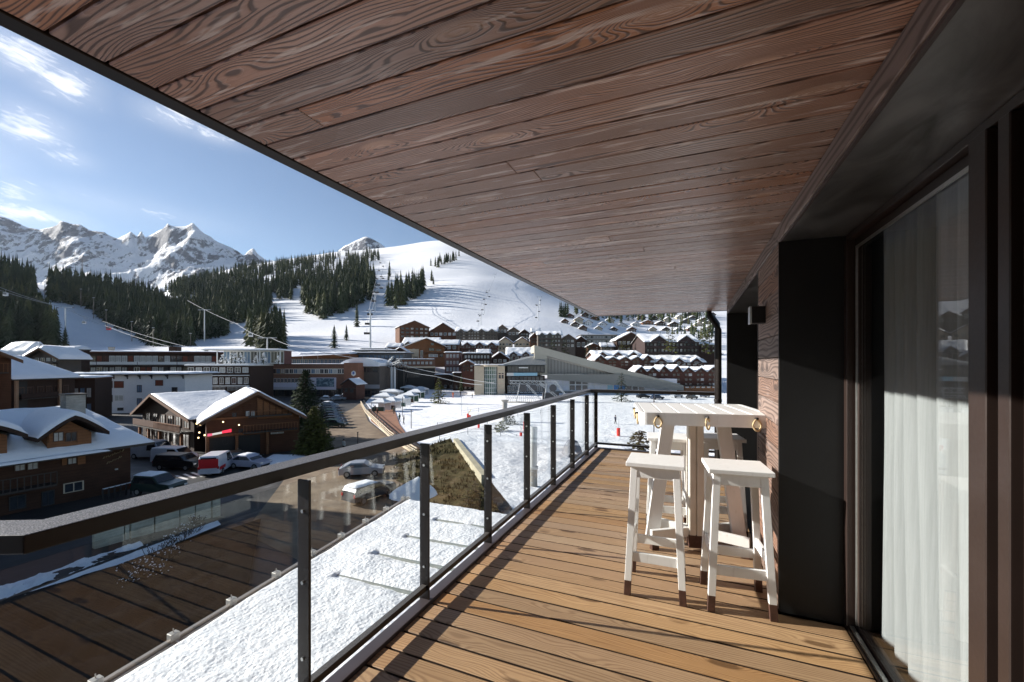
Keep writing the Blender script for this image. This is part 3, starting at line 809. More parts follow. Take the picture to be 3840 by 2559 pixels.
# ------------------------------------------------------------------ trees
def conifer_mesh(name, seed, tiers, pts, h=1.0, r=.17, bare=.05, droop=.35):
    rd = random.Random(seed); mb = MB()
    mb.tube([(0, 0, 0), (0, 0, h * .5), (0, 0, h * .97)], [.018, .011, .003], 5, mi=1)
    for k in range(tiers):
        s = k / (tiers - 1); zc = h * (bare + (1 - bare) * (s ** .92)) * .985
        rr = r * (1 - s) ** .82 * rd.uniform(.82, 1.15) + .012
        th = h * (1 - bare) / tiers * 1.9
        i0 = len(mb.v); mb.v.append((rd.uniform(-.006, .006), rd.uniform(-.006, .006), zc + th * .75))
        n = pts; a0 = rd.uniform(0, 6.3)
        for j in range(2 * n):
            a = a0 + math.pi * j / n + rd.uniform(-.12, .12)
            q = rr * (rd.uniform(.8, 1.2) if j % 2 == 0 else rd.uniform(.35, .6))
            mb.v.append((q * math.cos(a), q * math.sin(a), zc - (droop * q if j % 2 == 0 else -.1 * th) + rd.uniform(-.1, .1) * th))
        for j in range(2 * n):
            mb.f.append((i0, i0 + 1 + j, i0 + 1 + (j + 1) % (2 * n))); mb.mi.append(0)
    me = bpy.data.meshes.new(name); me.from_pydata(mb.v, [], mb.f)
    me.materials.append(M['needle']); me.materials.append(M['bark']); me.polygons.foreach_set('material_index', mb.mi)
    return me, mb
def needlemat(name, a, b, c):
    m, t = mat(name)
    oi = t.node('ShaderNodeObjectInfo'); P = t.pos()
    big = t.noise(P, .06, 2, .5); n1 = t.noise(P, 1.2, 3, .6)
    cc = t.ramp(t.m('ADD', t.m('MULTIPLY', big, .8), t.m('MULTIPLY', n1, .3)), [(.35, a), (.58, b), (.78, c)])
    hv = t.node('ShaderNodeHueSaturation'); t.put(hv.inputs['Color'], cc); t.put(hv.inputs['Value'], t.m('ADD', .75, t.m('MULTIPLY', oi.outputs['Random'], .5)))
    t.bsdf(hv.outputs[0], .8, 0, .15)
    return m
M['needle'] = needlemat('dark_spruce_needles', (.016, .026, .014), (.042, .052, .024), (.105, .10, .040))
M['bark'] = plain('spruce_bark', (.06, .045, .035), .9)
VAR = [conifer_mesh('conifer', 11 + k, 13, 6, r=(.17, .20, .15, .22)[k]) for k in range(4)]
VARL = [conifer_mesh('conifer_low', 31 + k, 7, 5, r=(.17, .20, .15)[k])[1] for k in range(3)]
def inpoly(x, y, poly):
    c = False; j = len(poly) - 1
    for i in range(len(poly)):
        xi, yi = poly[i]; xj, yj = poly[j]
        if (yi > y) != (yj > y) and x < (xj - xi) * (y - yi) / (yj - yi) + xi: c = not c
        j = i
    return c
rd = random.Random(21)
def terr_hit(u, v_):
    """first D where the terrain meets this ray"""
    D = 210
    while D < 2100:
        p = tz(u, D); vv = HV - (p - CAMZ) / D * FP
        if vv <= v_: return D
        D += 6 + D * .008
    return None
TREES = []
def scatter(poly, n, hh, lab, grp, thin=0):
    xs = [p[0] for p in poly]; ys_ = [p[1] for p in poly]; c = 0; tr = 0
    while c < n and tr < n * 30:
        tr += 1; u = rd.uniform(min(xs), max(xs)); v_ = rd.uniform(min(ys_), max(ys_))
        if not inpoly(u, v_, poly): continue
        if thin and mn.noise((u * .03, v_ * .05, 7)) < thin: continue
        D = terr_hit(u, v_)
        if D is None: continue
        h = rd.uniform(*hh); c += 1
        h *= 1.25; TREES.append((h / D, u, D, h, lab, grp))
scatter([(-90, 625), (60, 655), (82, 690), (72, 705), (95, 765), (135, 803), (-90, 815)], 520, (17, 27), 'dark conifer in the shaded wood at the far left of the slope', 'conifers of the far left wood')
scatter([(112, 668), (250, 680), (330, 700), (400, 725), (438, 765), (442, 797), (350, 797), (250, 745), (200, 712), (112, 692)], 950, (16, 25), 'conifer in the dense dark wood right of the shaded piste', 'conifers of the dense left wood')
scatter([(380, 672), (450, 655), (600, 650), (626, 700), (600, 738), (520, 745), (525, 775), (450, 785), (440, 745)], 700, (14, 22), 'conifer in the wood between the shaded piste and the sunny slope', 'conifers of the middle wood')
scatter([(420, 650), (560, 618), (700, 600), (790, 587), (868, 583), (872, 600), (760, 614), (640, 632), (520, 656), (430, 662)], 620, (11, 17), 'small conifer along the skyline ridge', 'conifers along the ridge', -.3)
scatter([(585, 655), (720, 628), (800, 612), (835, 600), (850, 622), (832, 665), (800, 690), (690, 688), (640, 690), (610, 682)], 560, (13, 19), 'conifer in the broad wood high on the sunny slope', 'conifers of the high wood', -.28)
scatter([(697, 692), (780, 680), (845, 640), (862, 650), (857, 690), (800, 716), (742, 738), (700, 726)], 190, (19, 26), 'tall conifer in the clump low on the sunny slope', 'conifers of the sunny clump')
scatter([(888, 706), (905, 690), (955, 665), (975, 662), (972, 676), (930, 708), (900, 717)], 60, (19, 26), 'conifer in the short slanting row on the sunny slope', 'conifers of the slanting row')
scatter([(560, 797), (600, 808), (655, 806), (640, 776), (575, 775)], 60, (17, 24), 'conifer in the clump behind the hotel roof terrace', 'conifers behind the roof terrace')
scatter([(985, 614), (1040, 592), (1060, 585), (1050, 600), (1000, 620)], 30, (10, 15), 'small conifer near the top of the right slope', 'conifers by the slope top')
scatter([(1275, 735), (1330, 728), (1400, 745), (1640, 748), (1640, 725), (1450, 712), (1330, 712)], 200, (9, 15), 'small conifer among the chalets on the right hillside', 'conifers among the hillside chalets', -.5)
scatter([(1500, 830), (1640, 830), (1640, 760), (1560, 760)], 26, (12, 17), 'conifer beside the dark hillside hotel', 'conifers by the hillside hotel')
SOLO = [(820, 752, 20, 'lone slim conifer beside the tall lift mast'), (796, 786, 11, 'small yellowish conifer left of the lift mast'), (768, 801, 14, 'short conifer standing alone behind the flat roofs'),
        (895, 638, 22, 'lone conifer high on the piste between the two clumps'), (893, 645, 15, 'smaller conifer touching the lone one high on the piste'), (972, 672, 14, 'conifer just right of the slanting row'), (992, 646, 15, 'lone conifer below the upper right trees'), (996, 655, 10, 'lowest small conifer below the upper right trees'),
        (130, 795, 22, 'pointed conifer standing on the shaded piste at left'), (100, 790, 20, 'slim conifer at the wood edge left of the shaded piste'), (150, 803, 13, 'little conifer beside the lift mast at left'),
        (652, 806, 18, 'thin pale conifer right of the roof terrace clump'), (860, 660, 24, 'tallest conifer at the right end of the sunny clump')]
TREES.sort(key=lambda q: -q[0])
big = TREES[:300 - len(SOLO) - 12]; small = TREES[len(big):]
def place_tree(u, D, h, lab, grp=None, var=None, z=None):
    me_, _ = VAR[rd.randrange(4) if var is None else var]
    o = bpy.data.objects.new('conifer', me_); COL.objects.link(o)
    p = at(u, HV, D); o.location = (p.x, p.y, (tz(u, D) if z is None else z) - .3)
    o.scale = (h * rd.uniform(.9, 1.15),) * 2 + (h,); o.rotation_euler = (0, 0, rd.uniform(0, 6.3))
    tag(o, lab, 'tree', grp); return o
for _, u, D, h, lab, grp in big: place_tree(u, D, h, lab, grp)
for u, v_, h, lab in SOLO:
    D = terr_hit(u, v_) or 400; o_ = place_tree(u, D, h * 1.15, lab); o_.scale = (h * 1.35, h * 1.35, h * 1.15)
mb = MB()
for _, u, D, h, lab, grp in small:
    src = VARL[rd.randrange(3)]; p = at(u, HV, D); z0 = tz(u, D) - .3; a = rd.uniform(0, 6.3); ca, sa = math.cos(a), math.sin(a); w = h * rd.uniform(.9, 1.15)
    i0 = len(mb.v)
    mb.v += [(p.x + (x * ca - y * sa) * w, p.y + (x * sa + y * ca) * w, z0 + z * h) for x, y, z in src.v]
    mb.f += [tuple(i0 + q for q in ff) for ff in src.f]; mb.mi += src.mi
o = mb.build('forest', [M['needle'], M['bark']]); tag(o, 'far conifer woods scattered over the snowy slopes', 'forest', kind='stuff')
print('trees', len(TREES), 'faces', len(mb.f))
# ------------------------------------------------------------------ village helpers
def facmat(name, col, rough=.8, var=.15, plank=None, horiz=True, brick=None):
    if name in MC: return MC[name]
    m, t = mat(name); c = t.coord('Object')
    n = t.noise(c, .9, 5, .65); n2 = t.noise(t.scalev(c, (.6, .6, 6) if horiz else (6, 6, .6)), 2.0, 4, .6)
    cc = t.ramp(t.m('ADD', t.m('MULTIPLY', n, .6), t.m('MULTIPLY', n2, .4)), [(.3, tuple(x * (1 - var * 1.6) for x in col)), (.7, tuple(min(1, x * (1 + var * 1.3)) for x in col))])
    h = n2
    if plank:
        s = t.sep(c); w = t.m('FRACT', t.m('MULTIPLY', s[2] if horiz else s[0], 1 / plank))
        g = t.m('MULTIPLY', t.m('LESS_THAN', w, .1), .7)
        cc = t.mix(g, cc, tuple(x * .3 for x in col)); h = t.m('SUBTRACT', n2, g)
    if brick:
        b = t.node('ShaderNodeTexBrick'); t.put(b.inputs['Vector'], t.comb(t.sep(c)[0], t.sep(c)[2], 0)); b.inputs['Scale'].default_value = brick
        t.put(b.inputs['Color1'], cc); t.put(b.inputs['Color2'], tuple(x * .75 for x in col) + (1,)); b.inputs['Mortar'].default_value = tuple(min(1, x * 1.5) for x in col) + (1,)
        b.inputs['Mortar Size'].default_value = .012; cc = b.outputs[0]
    t.bsdf(cc, rough, 0, .3, bump=h, bstr=.4, bdist=.03)
    MC[name] = m; return m
WB = facmat('warm_chalet_boards', (.105, .044, .022), plank=.22)
WD = facmat('dark_chalet_boards', (.045, .024, .016), plank=.22)
WO = facmat('orange_chalet_boards', (.24, .105, .045), plank=.25)
WV = facmat('upright_chalet_boards', (.085, .034, .019), plank=.25, horiz=False)
RED = facmat('red_brown_boards', (.095, .040, .028), plank=.25, horiz=False)
GRY = facmat('grey_weathered_boards', (.12, .10, .085), plank=.25)
WHR = facmat('white_render', (.74, .74, .75), var=.04)
CRM = facmat('cream_render', (.55, .46, .34), var=.08)
BRK = facmat('brown_brick', (.20, .105, .07), brick=1.5)
BEI = facmat('beige_metal_cladding', (.43, .40, .33), .5, .05)
STN = facmat('pale_rubble_stone', (.32, .30, .26), var=.35)
SLT = facmat('grey_slate_roof', (.13, .14, .15), .5, .2)
CON = facmat('grey_concrete', (.30, .29, .27), var=.15)
DRK = plain('dark_roof_edge', (.045, .036, .03), .6)
BLKF = plain('black_recess', (.014, .013, .012), .5)
WTRIM = plain('white_trim', (.72, .72, .70), .5)
SNW = M['snowroof']
PANE = plain('window_pane_dark', (.03, .035, .042), .12, 0, .3, 2, spec=.8)
PANL = plain('window_pane_curtained', (.42, .42, .40), .35, 0, .2, 3, spec=.6)
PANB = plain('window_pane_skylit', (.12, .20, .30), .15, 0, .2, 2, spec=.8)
FRW = WTRIM; FRB = plain('brown_window_frame', (.10, .05, .03), .6); FRD = plain('dark_window_frame', (.03, .028, .028), .5)
SHR = facmat('rust_red_shutter', (.22, .06, .035), plank=.12)
MESHES = {}
def unit_window(fr, pn, mull=1):
    key = (fr.name, pn.name, mull)
    if key not in MESHES:
        a = MB(); e = .07
        a.box(0, 1, -.06, .02, 0, e); a.box(0, 1, -.06, .02, 1 - e, 1); a.box(0, e, -.06, .02, e, 1 - e); a.box(1 - e, 1, -.06, .02, e, 1 - e)
        for k in range(mull): x = (k + 1) / (mull + 1); a.box(x - .025, x + .025, -.05, .02, e, 1 - e)
        me = bpy.data.meshes.new('window'); me.from_pydata(a.v, [], a.f); me.materials.append(fr)
        b = MB(); b.box(e, 1 - e, -.015, .01, e, 1 - e); mp = bpy.data.meshes.new('pane'); mp.from_pydata(b.v, [], b.f); mp.materials.append(pn)
        MESHES[key] = (me, mp)
    return MESHES[key]
class Bld:
    """a building whose front runs from image column u0 at depth D0 to u1 at depth D1"""
    def __init__(s, name, label, cat, u0, D0, u1, D1, z0=GZ, group=None):
        s.p0 = at(u0, HV, D0); s.p1 = at(u1, HV, D1); s.p0.z = s.p1.z = z0; s.z0 = z0
        d = s.p1 - s.p0; s.W = d.length; s.rz = math.atan2(d.y, d.x); s.dx = d.normalized()
        s.T = thing(name, label, cat, s.p0, s.rz, group)
    def loc(s, u, v=None, y=0):
        """local x (and z) where image point (u, v) meets the front plane shifted back by y"""
        r = (u - CU) / FP; n = Vector((-s.dx.y, s.dx.x, 0)); q = s.p0 + n * y
        ray = Vector((-SN + CS * r, CS + SN * r, 0)); den = ray.x * s.dx.y - ray.y * s.dx.x
        D = (q.x * s.dx.y - q.y * s.dx.x) / den
        P = ray * D; x = (P - Vector((q.x, q.y, 0))).dot(s.dx)
        return (x, None) if v is None else (x, CAMZ + (HV - v) / FP * D - s.z0)
    def part(s, mb, name, m, **k): return mb.build(name, m, s.T, **k)
    def wall(s, x0, x1, y0, y1, z0, z1, m, name='wall'): return MB().box(x0, x1, y0, y1, z0, z1).build(name, m, s.T)
    def win(s, x0, x1, z0, z1, fr=FRB, pn=PANE, mull=1, y=0, name='window', parent=None):
        a, b = unit_window(fr, pn, mull)
        o = bpy.data.objects.new(name, a); COL.objects.link(o); o.parent = parent or s.T; o.location = (x0, y - .02, z0); o.scale = (x1 - x0, 1, z1 - z0)
        c = bpy.data.objects.new('pane', b); COL.objects.link(c); c.parent = o
        return o
    def winp(s, u0, v0, u1, v1, y=0, **k):
        xa, za = s.loc(u0, v1, y); xb, zb = s.loc(u1, v0, y); return s.win(xa, xb, za, zb, y=y, **k)
    def row(s, x0, x1, z0, z1, n, gap=.3, y=0, alt=None, **k):
        w = (x1 - x0) / n
        for i in range(n):
            kk = dict(k)
            if alt and i % len(alt) < len(alt): kk['pn'] = alt[(i * 7 + i // 3) % len(alt)]
            s.win(x0 + i * w + w * gap / 2, x0 + (i + 1) * w - w * gap / 2, z0, z1, y=y, **kk)
    def balcony(s, x0, x1, z, dpt=1.1, h=.95, m=WB, slab=DRK, open_=False):
        b = MB(); b.box(x0, x1, -dpt, 0, z - .15, z)
        o = b.build('balcony', slab, s.T)
        r = MB()
        if open_:
            r.box(x0, x1, -dpt, -dpt + .05, z + h - .06, z + h); k = x0
            while k < x1: r.box(k, k + .05, -dpt, -dpt + .04, z, z + h - .06); k += .35
        else: r.box(x0, x1, -dpt, -dpt + .06, z + .08, z + h)
        r.build('balustrade', m, o); return o
def slabroof(s, x0, x1, y0, y1, z, th=.3, snow=.35, m=DRK, smooth=True):
    r = MB().box(x0, x1, y0, y1, z, z + th).build('roof', m, s.T)
    if snow: snowslab(s, [(x0 + .05, y0 + .05, z + th), (x1 - .05, y0 + .05, z + th), (x1 - .05, y1, z + th), (x0 + .05, y1, z + th)], snow, r)
    return r
def snowslab(s, q, th, parent, n=14, seed=0):
    """a soft-edged snow layer lying on a quad (ccw from above)"""
    q = [Vector(p) for p in q]
    v = []; f = []; la = (q[1] - q[0]).length; lb = (q[3] - q[0]).length
    na = max(4, min(60, int(la / .5))); nb = max(4, min(40, int(lb / .5)))
    sd = seed or rd.uniform(0, 99)
    for j in range(nb + 1):
        for i in range(na + 1):
            a = i / na; b = j / nb
            # denser near edges
            a = a ** 1 ; p = q[0].lerp(q[1], a).lerp(q[3].lerp(q[2], a), b)
            e = min(a * la, (1 - a) * la, b * lb, (1 - b) * lb) / .35
            k = math.sqrt(max(0, 1 - (1 - min(1, e)) ** 2))
            h = th * (.12 + .88 * k) * (1 + .35 * mn.noise((p.x * .5 + sd, p.y * .5, sd))) + .05 * mn.noise((p.x * 2, p.y * 2, sd))
            v.append((p.x, p.y, p.z + max(.01, h)))
    for j in range(nb):
        for i in range(na):
            k0 = j * (na + 1) + i; f.append((k0, k0 + 1, k0 + na + 2, k0 + na + 1))
    # skirt
    ring = [i for i in range(na + 1)] + [(j * (na + 1) + na) for j in range(1, nb + 1)] + [nb * (na + 1) + i for i in range(na - 1, -1, -1)] + [j * (na + 1) for j in range(nb - 1, 0, -1)]
    b0 = len(v)
    for k in ring:
        p = v[k]; j, i = divmod(k, na + 1); a, b = i / na, j / nb
        pb = q[0].lerp(q[1], a).lerp(q[3].lerp(q[2], a), b); v.append((pb.x, pb.y, pb.z + .004))
    for k in range(len(ring)):
        k2 = (k + 1) % len(ring); f.append((ring[k2], ring[k], b0 + k, b0 + k2))
    me = bpy.data.meshes.new('snow'); me.from_pydata(v, [], f); me.materials.append(SNW)
    for p_ in me.polygons: p_.use_smooth = True
    o = bpy.data.objects.new('snow', me); COL.objects.link(o); o.parent = parent; return o
def gable(s, x0, x1, y0, y1, ze, zr, over=.8, th=.22, snow=.4, m=DRK, axis='y', wall=None, snowl=True, snowr=True, xr=None, wy=None):
    """gable roof; axis y: gable faces the front. ze eave height, zr ridge height at wall lines"""
    if axis == 'y':
        xm = (x0 + x1) / 2 if xr is None else xr
        def side(xa, sgn):
            sl = (zr - ze) / abs(xm - xa); xo = xa + sgn * over; zo = ze - sl * over
            lo = [(xo, y0 - over), (xm, y0 - over), (xm, y1 + over), (xo, y1 + over)] if sgn < 0 else [(xm, y0 - over), (xo, y0 - over), (xo, y1 + over), (xm, y1 + over)]
            def zz(x): return zr - sl * abs(x - xm)
            return [(p[0], p[1], zz(p[0])) for p in lo]
        r = MB()
        L_, R2 = side(x0, -1), side(x1, 1)
        for q in (L_, R2): r.hexa(q, [(a, b, c + th) for a, b, c in q])
        ro = r.build('roof', m, s.T)
        if over > .8:
            bb = MB()
            for q in (L_, R2):
                a_, c_ = q[0], q[1]; yb = a_[1] - .05
                bb.hexa([(a_[0], yb, a_[2] - .18), (c_[0], yb, c_[2] - .18), (c_[0], yb + .045, c_[2] - .18), (a_[0], yb + .045, a_[2] - .18)], [(a_[0], yb, a_[2] + th), (c_[0], yb, c_[2] + th), (c_[0], yb + .045, c_[2] + th), (a_[0], yb + .045, a_[2] + th)])
            bb.build('barge_board', facmat('barge_board_wood', (.16, .085, .05), plank=None), ro)
        if snow:
            for q, on in ((L_, snowl), (R2, snowr)):
                if on: snowslab(s, [(a, b + (.12 if b < y0 else -.1), c + th) for a, b, c in q], snow, ro)
        if wall:
            w = MB(); i = 0
            for yy in (y0, ):
                w.v += [(x0, yy, ze - .02), (x1, yy, ze - .02), (xm, yy, zr), (x0, y1, ze - .02), (x1, y1, ze - .02), (xm, y1, zr)]
                w.f += [(0, 1, 2), (5, 4, 3), (0, 3, 4, 1), (1, 4, 5, 2), (2, 5, 3, 0)]; w.mi += [0] * 5
            w.build('gable_wall', wall, s.T)
        return ro
    else:
        ym = (y0 + y1) / 2; sl = (zr - ze) / (ym - y0)
        F = [(x0 - over, y0 - over), (x1 + over, y0 - over), (x1 + over, ym), (x0 - over, ym)]; B = [(x0 - over, ym), (x1 + over, ym), (x1 + over, y1 + over), (x0 - over, y1 + over)]
        r = MB(); Q = []
        for q in (F, B):
            qq = [(a, b, zr - sl * abs(b - ym)) for a, b in q]; Q.append(qq); r.hexa(qq, [(a, b, c + th) for a, b, c in qq])
        ro = r.build('roof', m, s.T)
        if snow:
            for qq in Q: snowslab(s, [(a, b, c + th) for a, b, c in qq], snow, ro)
        if wall:
            w = MB(); w.v += [(x0, y0, ze), (x0, y1, ze), (x0, ym, zr), (x1, y0, ze), (x1, y1, ze), (x1, ym, zr)]; w.f += [(0, 2, 1), (3, 4, 5)]; w.mi += [0, 0]
            w.build('gable_wall', wall, s.T)
        return ro
def chimney(s, x, y, z0, h, w=.8, m=STN, parent=None):
    c = MB().box(x - w / 2, x + w / 2, y - w / 2, y + w / 2, z0, z0 + h).build('chimney', m, parent or s.T)
    MB().box(x - w / 2 - .1, x + w / 2 + .1, y - w / 2 - .1, y + w / 2 + .1, z0 + h, z0 + h + .12).build('chimney_cap', DRK, c)
    return c

# ------------------------------------------------------------------ unseen hotel block added out of frame on the left to shade the street
b = Bld('hotel', 'large flat hotel block, unseen, added left of the view to shade the street', 'hotel', -1176, 50, -1177, 50)
b.T.location = (-62, -34, GZ); b.T.rotation_euler = (0, 0, R_(90)); 
b.wall(0, 50, 0, 14, 0, 22, WD); slabroof(b, -.6, 50.6, -.6, 14.6, 22)
for k in range(5): b.row(1, 49, 1.5 + k * 3.6, 3.4 + k * 3.6, 14, .4, y=0)

# ------------------------------------------------------------------ road and promenade
def sheet(name, pts, z, m, kind='structure', label=None, sub=0):
    vs = [atz(u, v_, z) if v_ > HV + 2 else at(u, HV, v_) for u, v_ in pts]
    me = bpy.data.meshes.new(name); me.from_pydata([(p.x, p.y, z) for p in vs], [], [tuple(range(len(vs)))]); me.materials.append(m)
    bm = bmesh.new(); bm.from_mesh(me); bmesh.ops.triangulate(bm, faces=bm.faces); bmesh.ops.recalc_face_normals(bm, faces=bm.faces)
    for f_ in bm.faces:
        if f_.normal.z < 0: f_.normal_flip()
    bm.to_mesh(me); bm.free()
    o = bpy.data.objects.new(name, me); COL.objects.link(o); o['kind'] = kind; return o
m, t = mat('worn_asphalt'); P = t.pos()
n1 = t.noise(P, .25, 6, .65); n2 = t.noise(P, 3, 4, .6); n3 = t.noise(t.scalev(P, (1, .25, 1)), .5, 4, .6)
cc = t.ramp(n1, [(.32, (.018, .017, .017)), (.6, (.035, .032, .030)), (.8, (.055, .048, .042))])
cc = t.mix(t.m('MULTIPLY', t.m('SUBTRACT', n3, .64), 5, clamp=True), cc, (.20, .20, .21))
t.bsdf(cc, t.ramp(n1, [(.3, .45), (.7, .85)]), 0, .4, bump=n2, bstr=.4, bdist=.03)
M['road'] = m
sheet('road', [(-2400, 2800), (-1800, 1300), (-1100, 925), (-400, 896), (300, 896), (760, 896), (812, 893), (870, 885), (905, 886), (862, 903), (833, 932), (850, 968), (893, 1003), (960, 1045), (1000, 1090), (1035, 1150), (1045, 1300), (1090, 1900), (1180, 3400), (300, 4200)], GZ + .06, M['road'])
m, t = mat('brown_gravel_lot'); P = t.pos()
n1 = t.noise(P, .3, 6, .65); n2 = t.noise(P, 4, 4, .6)
t.bsdf(t.ramp(n1, [(.3, (.11, .075, .05)), (.6, (.24, .18, .12)), (.8, (.30, .24, .17))]), .85, 0, .3, bump=n2, bstr=.5, bdist=.03)
sheet('parking_lot', [(740, 985), (778, 955), (812, 938), (828, 926), (846, 968), (889, 1003), (956, 1045), (990, 1090), (1010, 1140), (1005, 1230), (900, 1330), (690, 1290), (560, 1225), (640, 1120)], GZ + .075, m)
sheet('promenade', [(846, 940), (905, 936), (918, 975), (936, 1000), (975, 1030), (1012, 1075), (1003, 1090), (962, 1045), (897, 1003), (853, 968)], GZ + .10, facmat('red_brown_paving', (.30, .15, .09), brick=1.2))
m, t = mat('winter_grass'); P = t.pos(); n1 = t.noise(P, .7, 6, .7); n2 = t.noise(P, 9, 3, .6)
t.bsdf(t.ramp(n1, [(.3, (.022, .018, .009)), (.5, (.055, .048, .020)), (.62, (.085, .060, .030)), (.72, (.12, .10, .07)), (.76, (.72, .73, .75))]), .9, 0, .1, bump=n2, bstr=1, bdist=.15)
M['grass'] = m
# crosswalk
for k in range(4):
    dx_, dy_ = 18.2 * k, -3.5 * k
    sheet('road_marking', [(400.7 + dx_, 1093.5 + dy_), (408 + dx_, 1092.3 + dy_), (434 + dx_, 1101.3 + dy_), (425.4 + dx_, 1103.3 + dy_)], GZ + .068, plain('white_road_paint', (.62, .62, .60), .6, 0, .15, 3))
# grass bank with concrete wall and piste edge (right of the street)
def lift(name, pts, m, kind='structure', up=None):
    vs = [atz(u, v_, z) for u, v_, z in pts]
    me = bpy.data.meshes.new(name); me.from_pydata([tuple(p) for p in vs], [], [tuple(range(len(vs)))]); me.materials.append(m)
    o = bpy.data.objects.new(name, me); COL.objects.link(o); o['kind'] = kind; return o
def gridsheet(name, c4, nx, ny, m, amp, fr, kind='structure', thick=0):
    """bumpy patch between four world corners"""
    c4 = [Vector(c) for c in c4]; v = []; f = []
    for j in range(ny + 1):
        for i in range(nx + 1):
            a = i / nx; b_ = j / ny; p = c4[0].lerp(c4[1], a).lerp(c4[3].lerp(c4[2], a), b_)
            e = min(1, 4 * min(a, 1 - a, b_, 1 - b_) + .2)
            v.append((p.x, p.y, p.z + amp * e * (mn.fractal((p.x * fr, p.y * fr, 2), .8, 2.1, 4))))
    for j in range(ny):
        for i in range(nx):
            k0 = j * (nx + 1) + i; f.append((k0, k0 + 1, k0 + nx + 2, k0 + nx + 1))
    me = bpy.data.meshes.new(name); me.from_pydata(v, [], f); me.materials.append(m)
    for p_ in me.polygons: p_.use_smooth = True
    o = bpy.data.objects.new(name, me); COL.objects.link(o); o['kind'] = kind; return o
wt, wb = -7.6, -10.2
A, B = atz(1042, 1008, wt), atz(1106, 1092, wt); dAB = (B - A).normalized(); nAB = Vector((dAB.y, -dAB.x, 0))
if nAB.x < 0: nAB = -nAB
B2 = B + dAB * 14; A2 = A - dAB * 3
w = thing('retaining_wall', 'sunlit concrete retaining wall slanting beside the grass bank', 'wall', A)
def Lc(p, o=A): return tuple(Vector(p) - o)
mb = MB(); th_ = nAB * .55
mb.hexa([Lc(A - Vector((0, 0, 2.6))), Lc(B - Vector((0, 0, 2.6))), Lc(B + th_ - Vector((0, 0, 2.6))), Lc(A + th_ - Vector((0, 0, 2.6)))], [Lc(A), Lc(B), Lc(B + th_), Lc(A + th_)])
mb.build('wall_body', facmat('weathered_concrete', (.42, .38, .28), var=.2), w)
gridsheet('grass_bank', [A2 - Vector((0, 0, .5)), B2 - Vector((0, 0, .9)), B2 - nAB * 9 - Vector((0, 0, 3.0)), A2 - nAB * 7.5 - Vector((0, 0, 2.55))], 60, 30, M['grass'], .35, .5)
gridsheet('piste_edge', [A2 + th_ + Vector((0, 0, -.15)), B2 + th_ + Vector((0, 0, -.3)), B2 + nAB * 30 - Vector((0, 0, 2.3)), A2 + nAB * 40 - Vector((0, 0, 2.3))], 60, 60, M['piste'], .25, .3)
# ================================================================== buildings of the village
ALT = [PANE, PANL, PANE, PANE, PANL]
# --- white hotel
b = Bld('hotel', 'white rendered hotel with rust shutters and a flat snowy roof', 'hotel', 218, 97, 425, 100)
H = 8.9; W0 = b.W
b.wall(0, W0, 0, 12, 0, H, WHR)
xg, _ = b.loc(181, None, 2.2)
b.wall(xg, -.02, 2.2, 12, 0, H - .15, GRY, 'annex_wall')
r = slabroof(b, xg - .6, W0 + 1.6, -1.3, 13, H, .22, .42)
for u in (228, 262, 293, 322, 349, 385, 421):
    x_, _ = b.loc(u); k = MB(); k.xprism([(x_ - .12, H - .95), (x_ + .12, H - .95), (x_ + .12, H), (x_ - .12, H)], -.06, 0)
    k.hexa([(x_ - .1, -.25, H - .45), (x_ + .1, -.25, H - .45), (x_ + .1, -.06, H - .8), (x_ - .1, -.06, H - .8)], [(x_ - .1, -1.1, H - .02), (x_ + .1, -1.1, H - .02), (x_ + .1, -.06, H - .02), (x_ - .1, -.06, H - .02)])
    b.part(k, 'bracket', FRD)
for q, fr, pn in (((237, 876, 259, 892), FRB, SHR), ((262.5, 876, 284.5, 892), FRB, SHR), ((315, 885, 326, 902), FRD, PANB), ((357, 873.5, 375, 887), FRB, SHR),
                  ((238, 908, 259, 924), FRD, SHR), ((262.5, 908, 284.5, 922), FRW, PANL), ((315, 915.5, 326, 932), FRD, PANB), ((270, 937, 284, 944), FRD, PANE), ((357, 912, 375, 926), FRB, PANE), ((395, 890, 408, 902), FRD, PANE)):
    b.winp(*q, fr=fr, pn=pn)
for q in ((186, 880, 207, 893), (190, 898, 207, 910), (188, 914, 208, 926)): b.winp(*q, y=2.2, fr=FRD, pn=PANB)
k = MB(); x_, z_ = b.loc(194, 886, 2.0); k.box(x_, x_ + .35, 1.9, 2.1, z_ - .2, z_ + .5)
m, t = mat('lit_lamp_glass'); e = t.node('ShaderNodeEmission'); e.inputs[0].default_value = (1, .72, .35, 1); e.inputs[1].default_value = 2.2; o_ = t.node('ShaderNodeOutputMaterial'); t.l.new(e.outputs[0], o_.inputs[0]); GLOW = m
b.part(k, 'lit_lantern', GLOW)
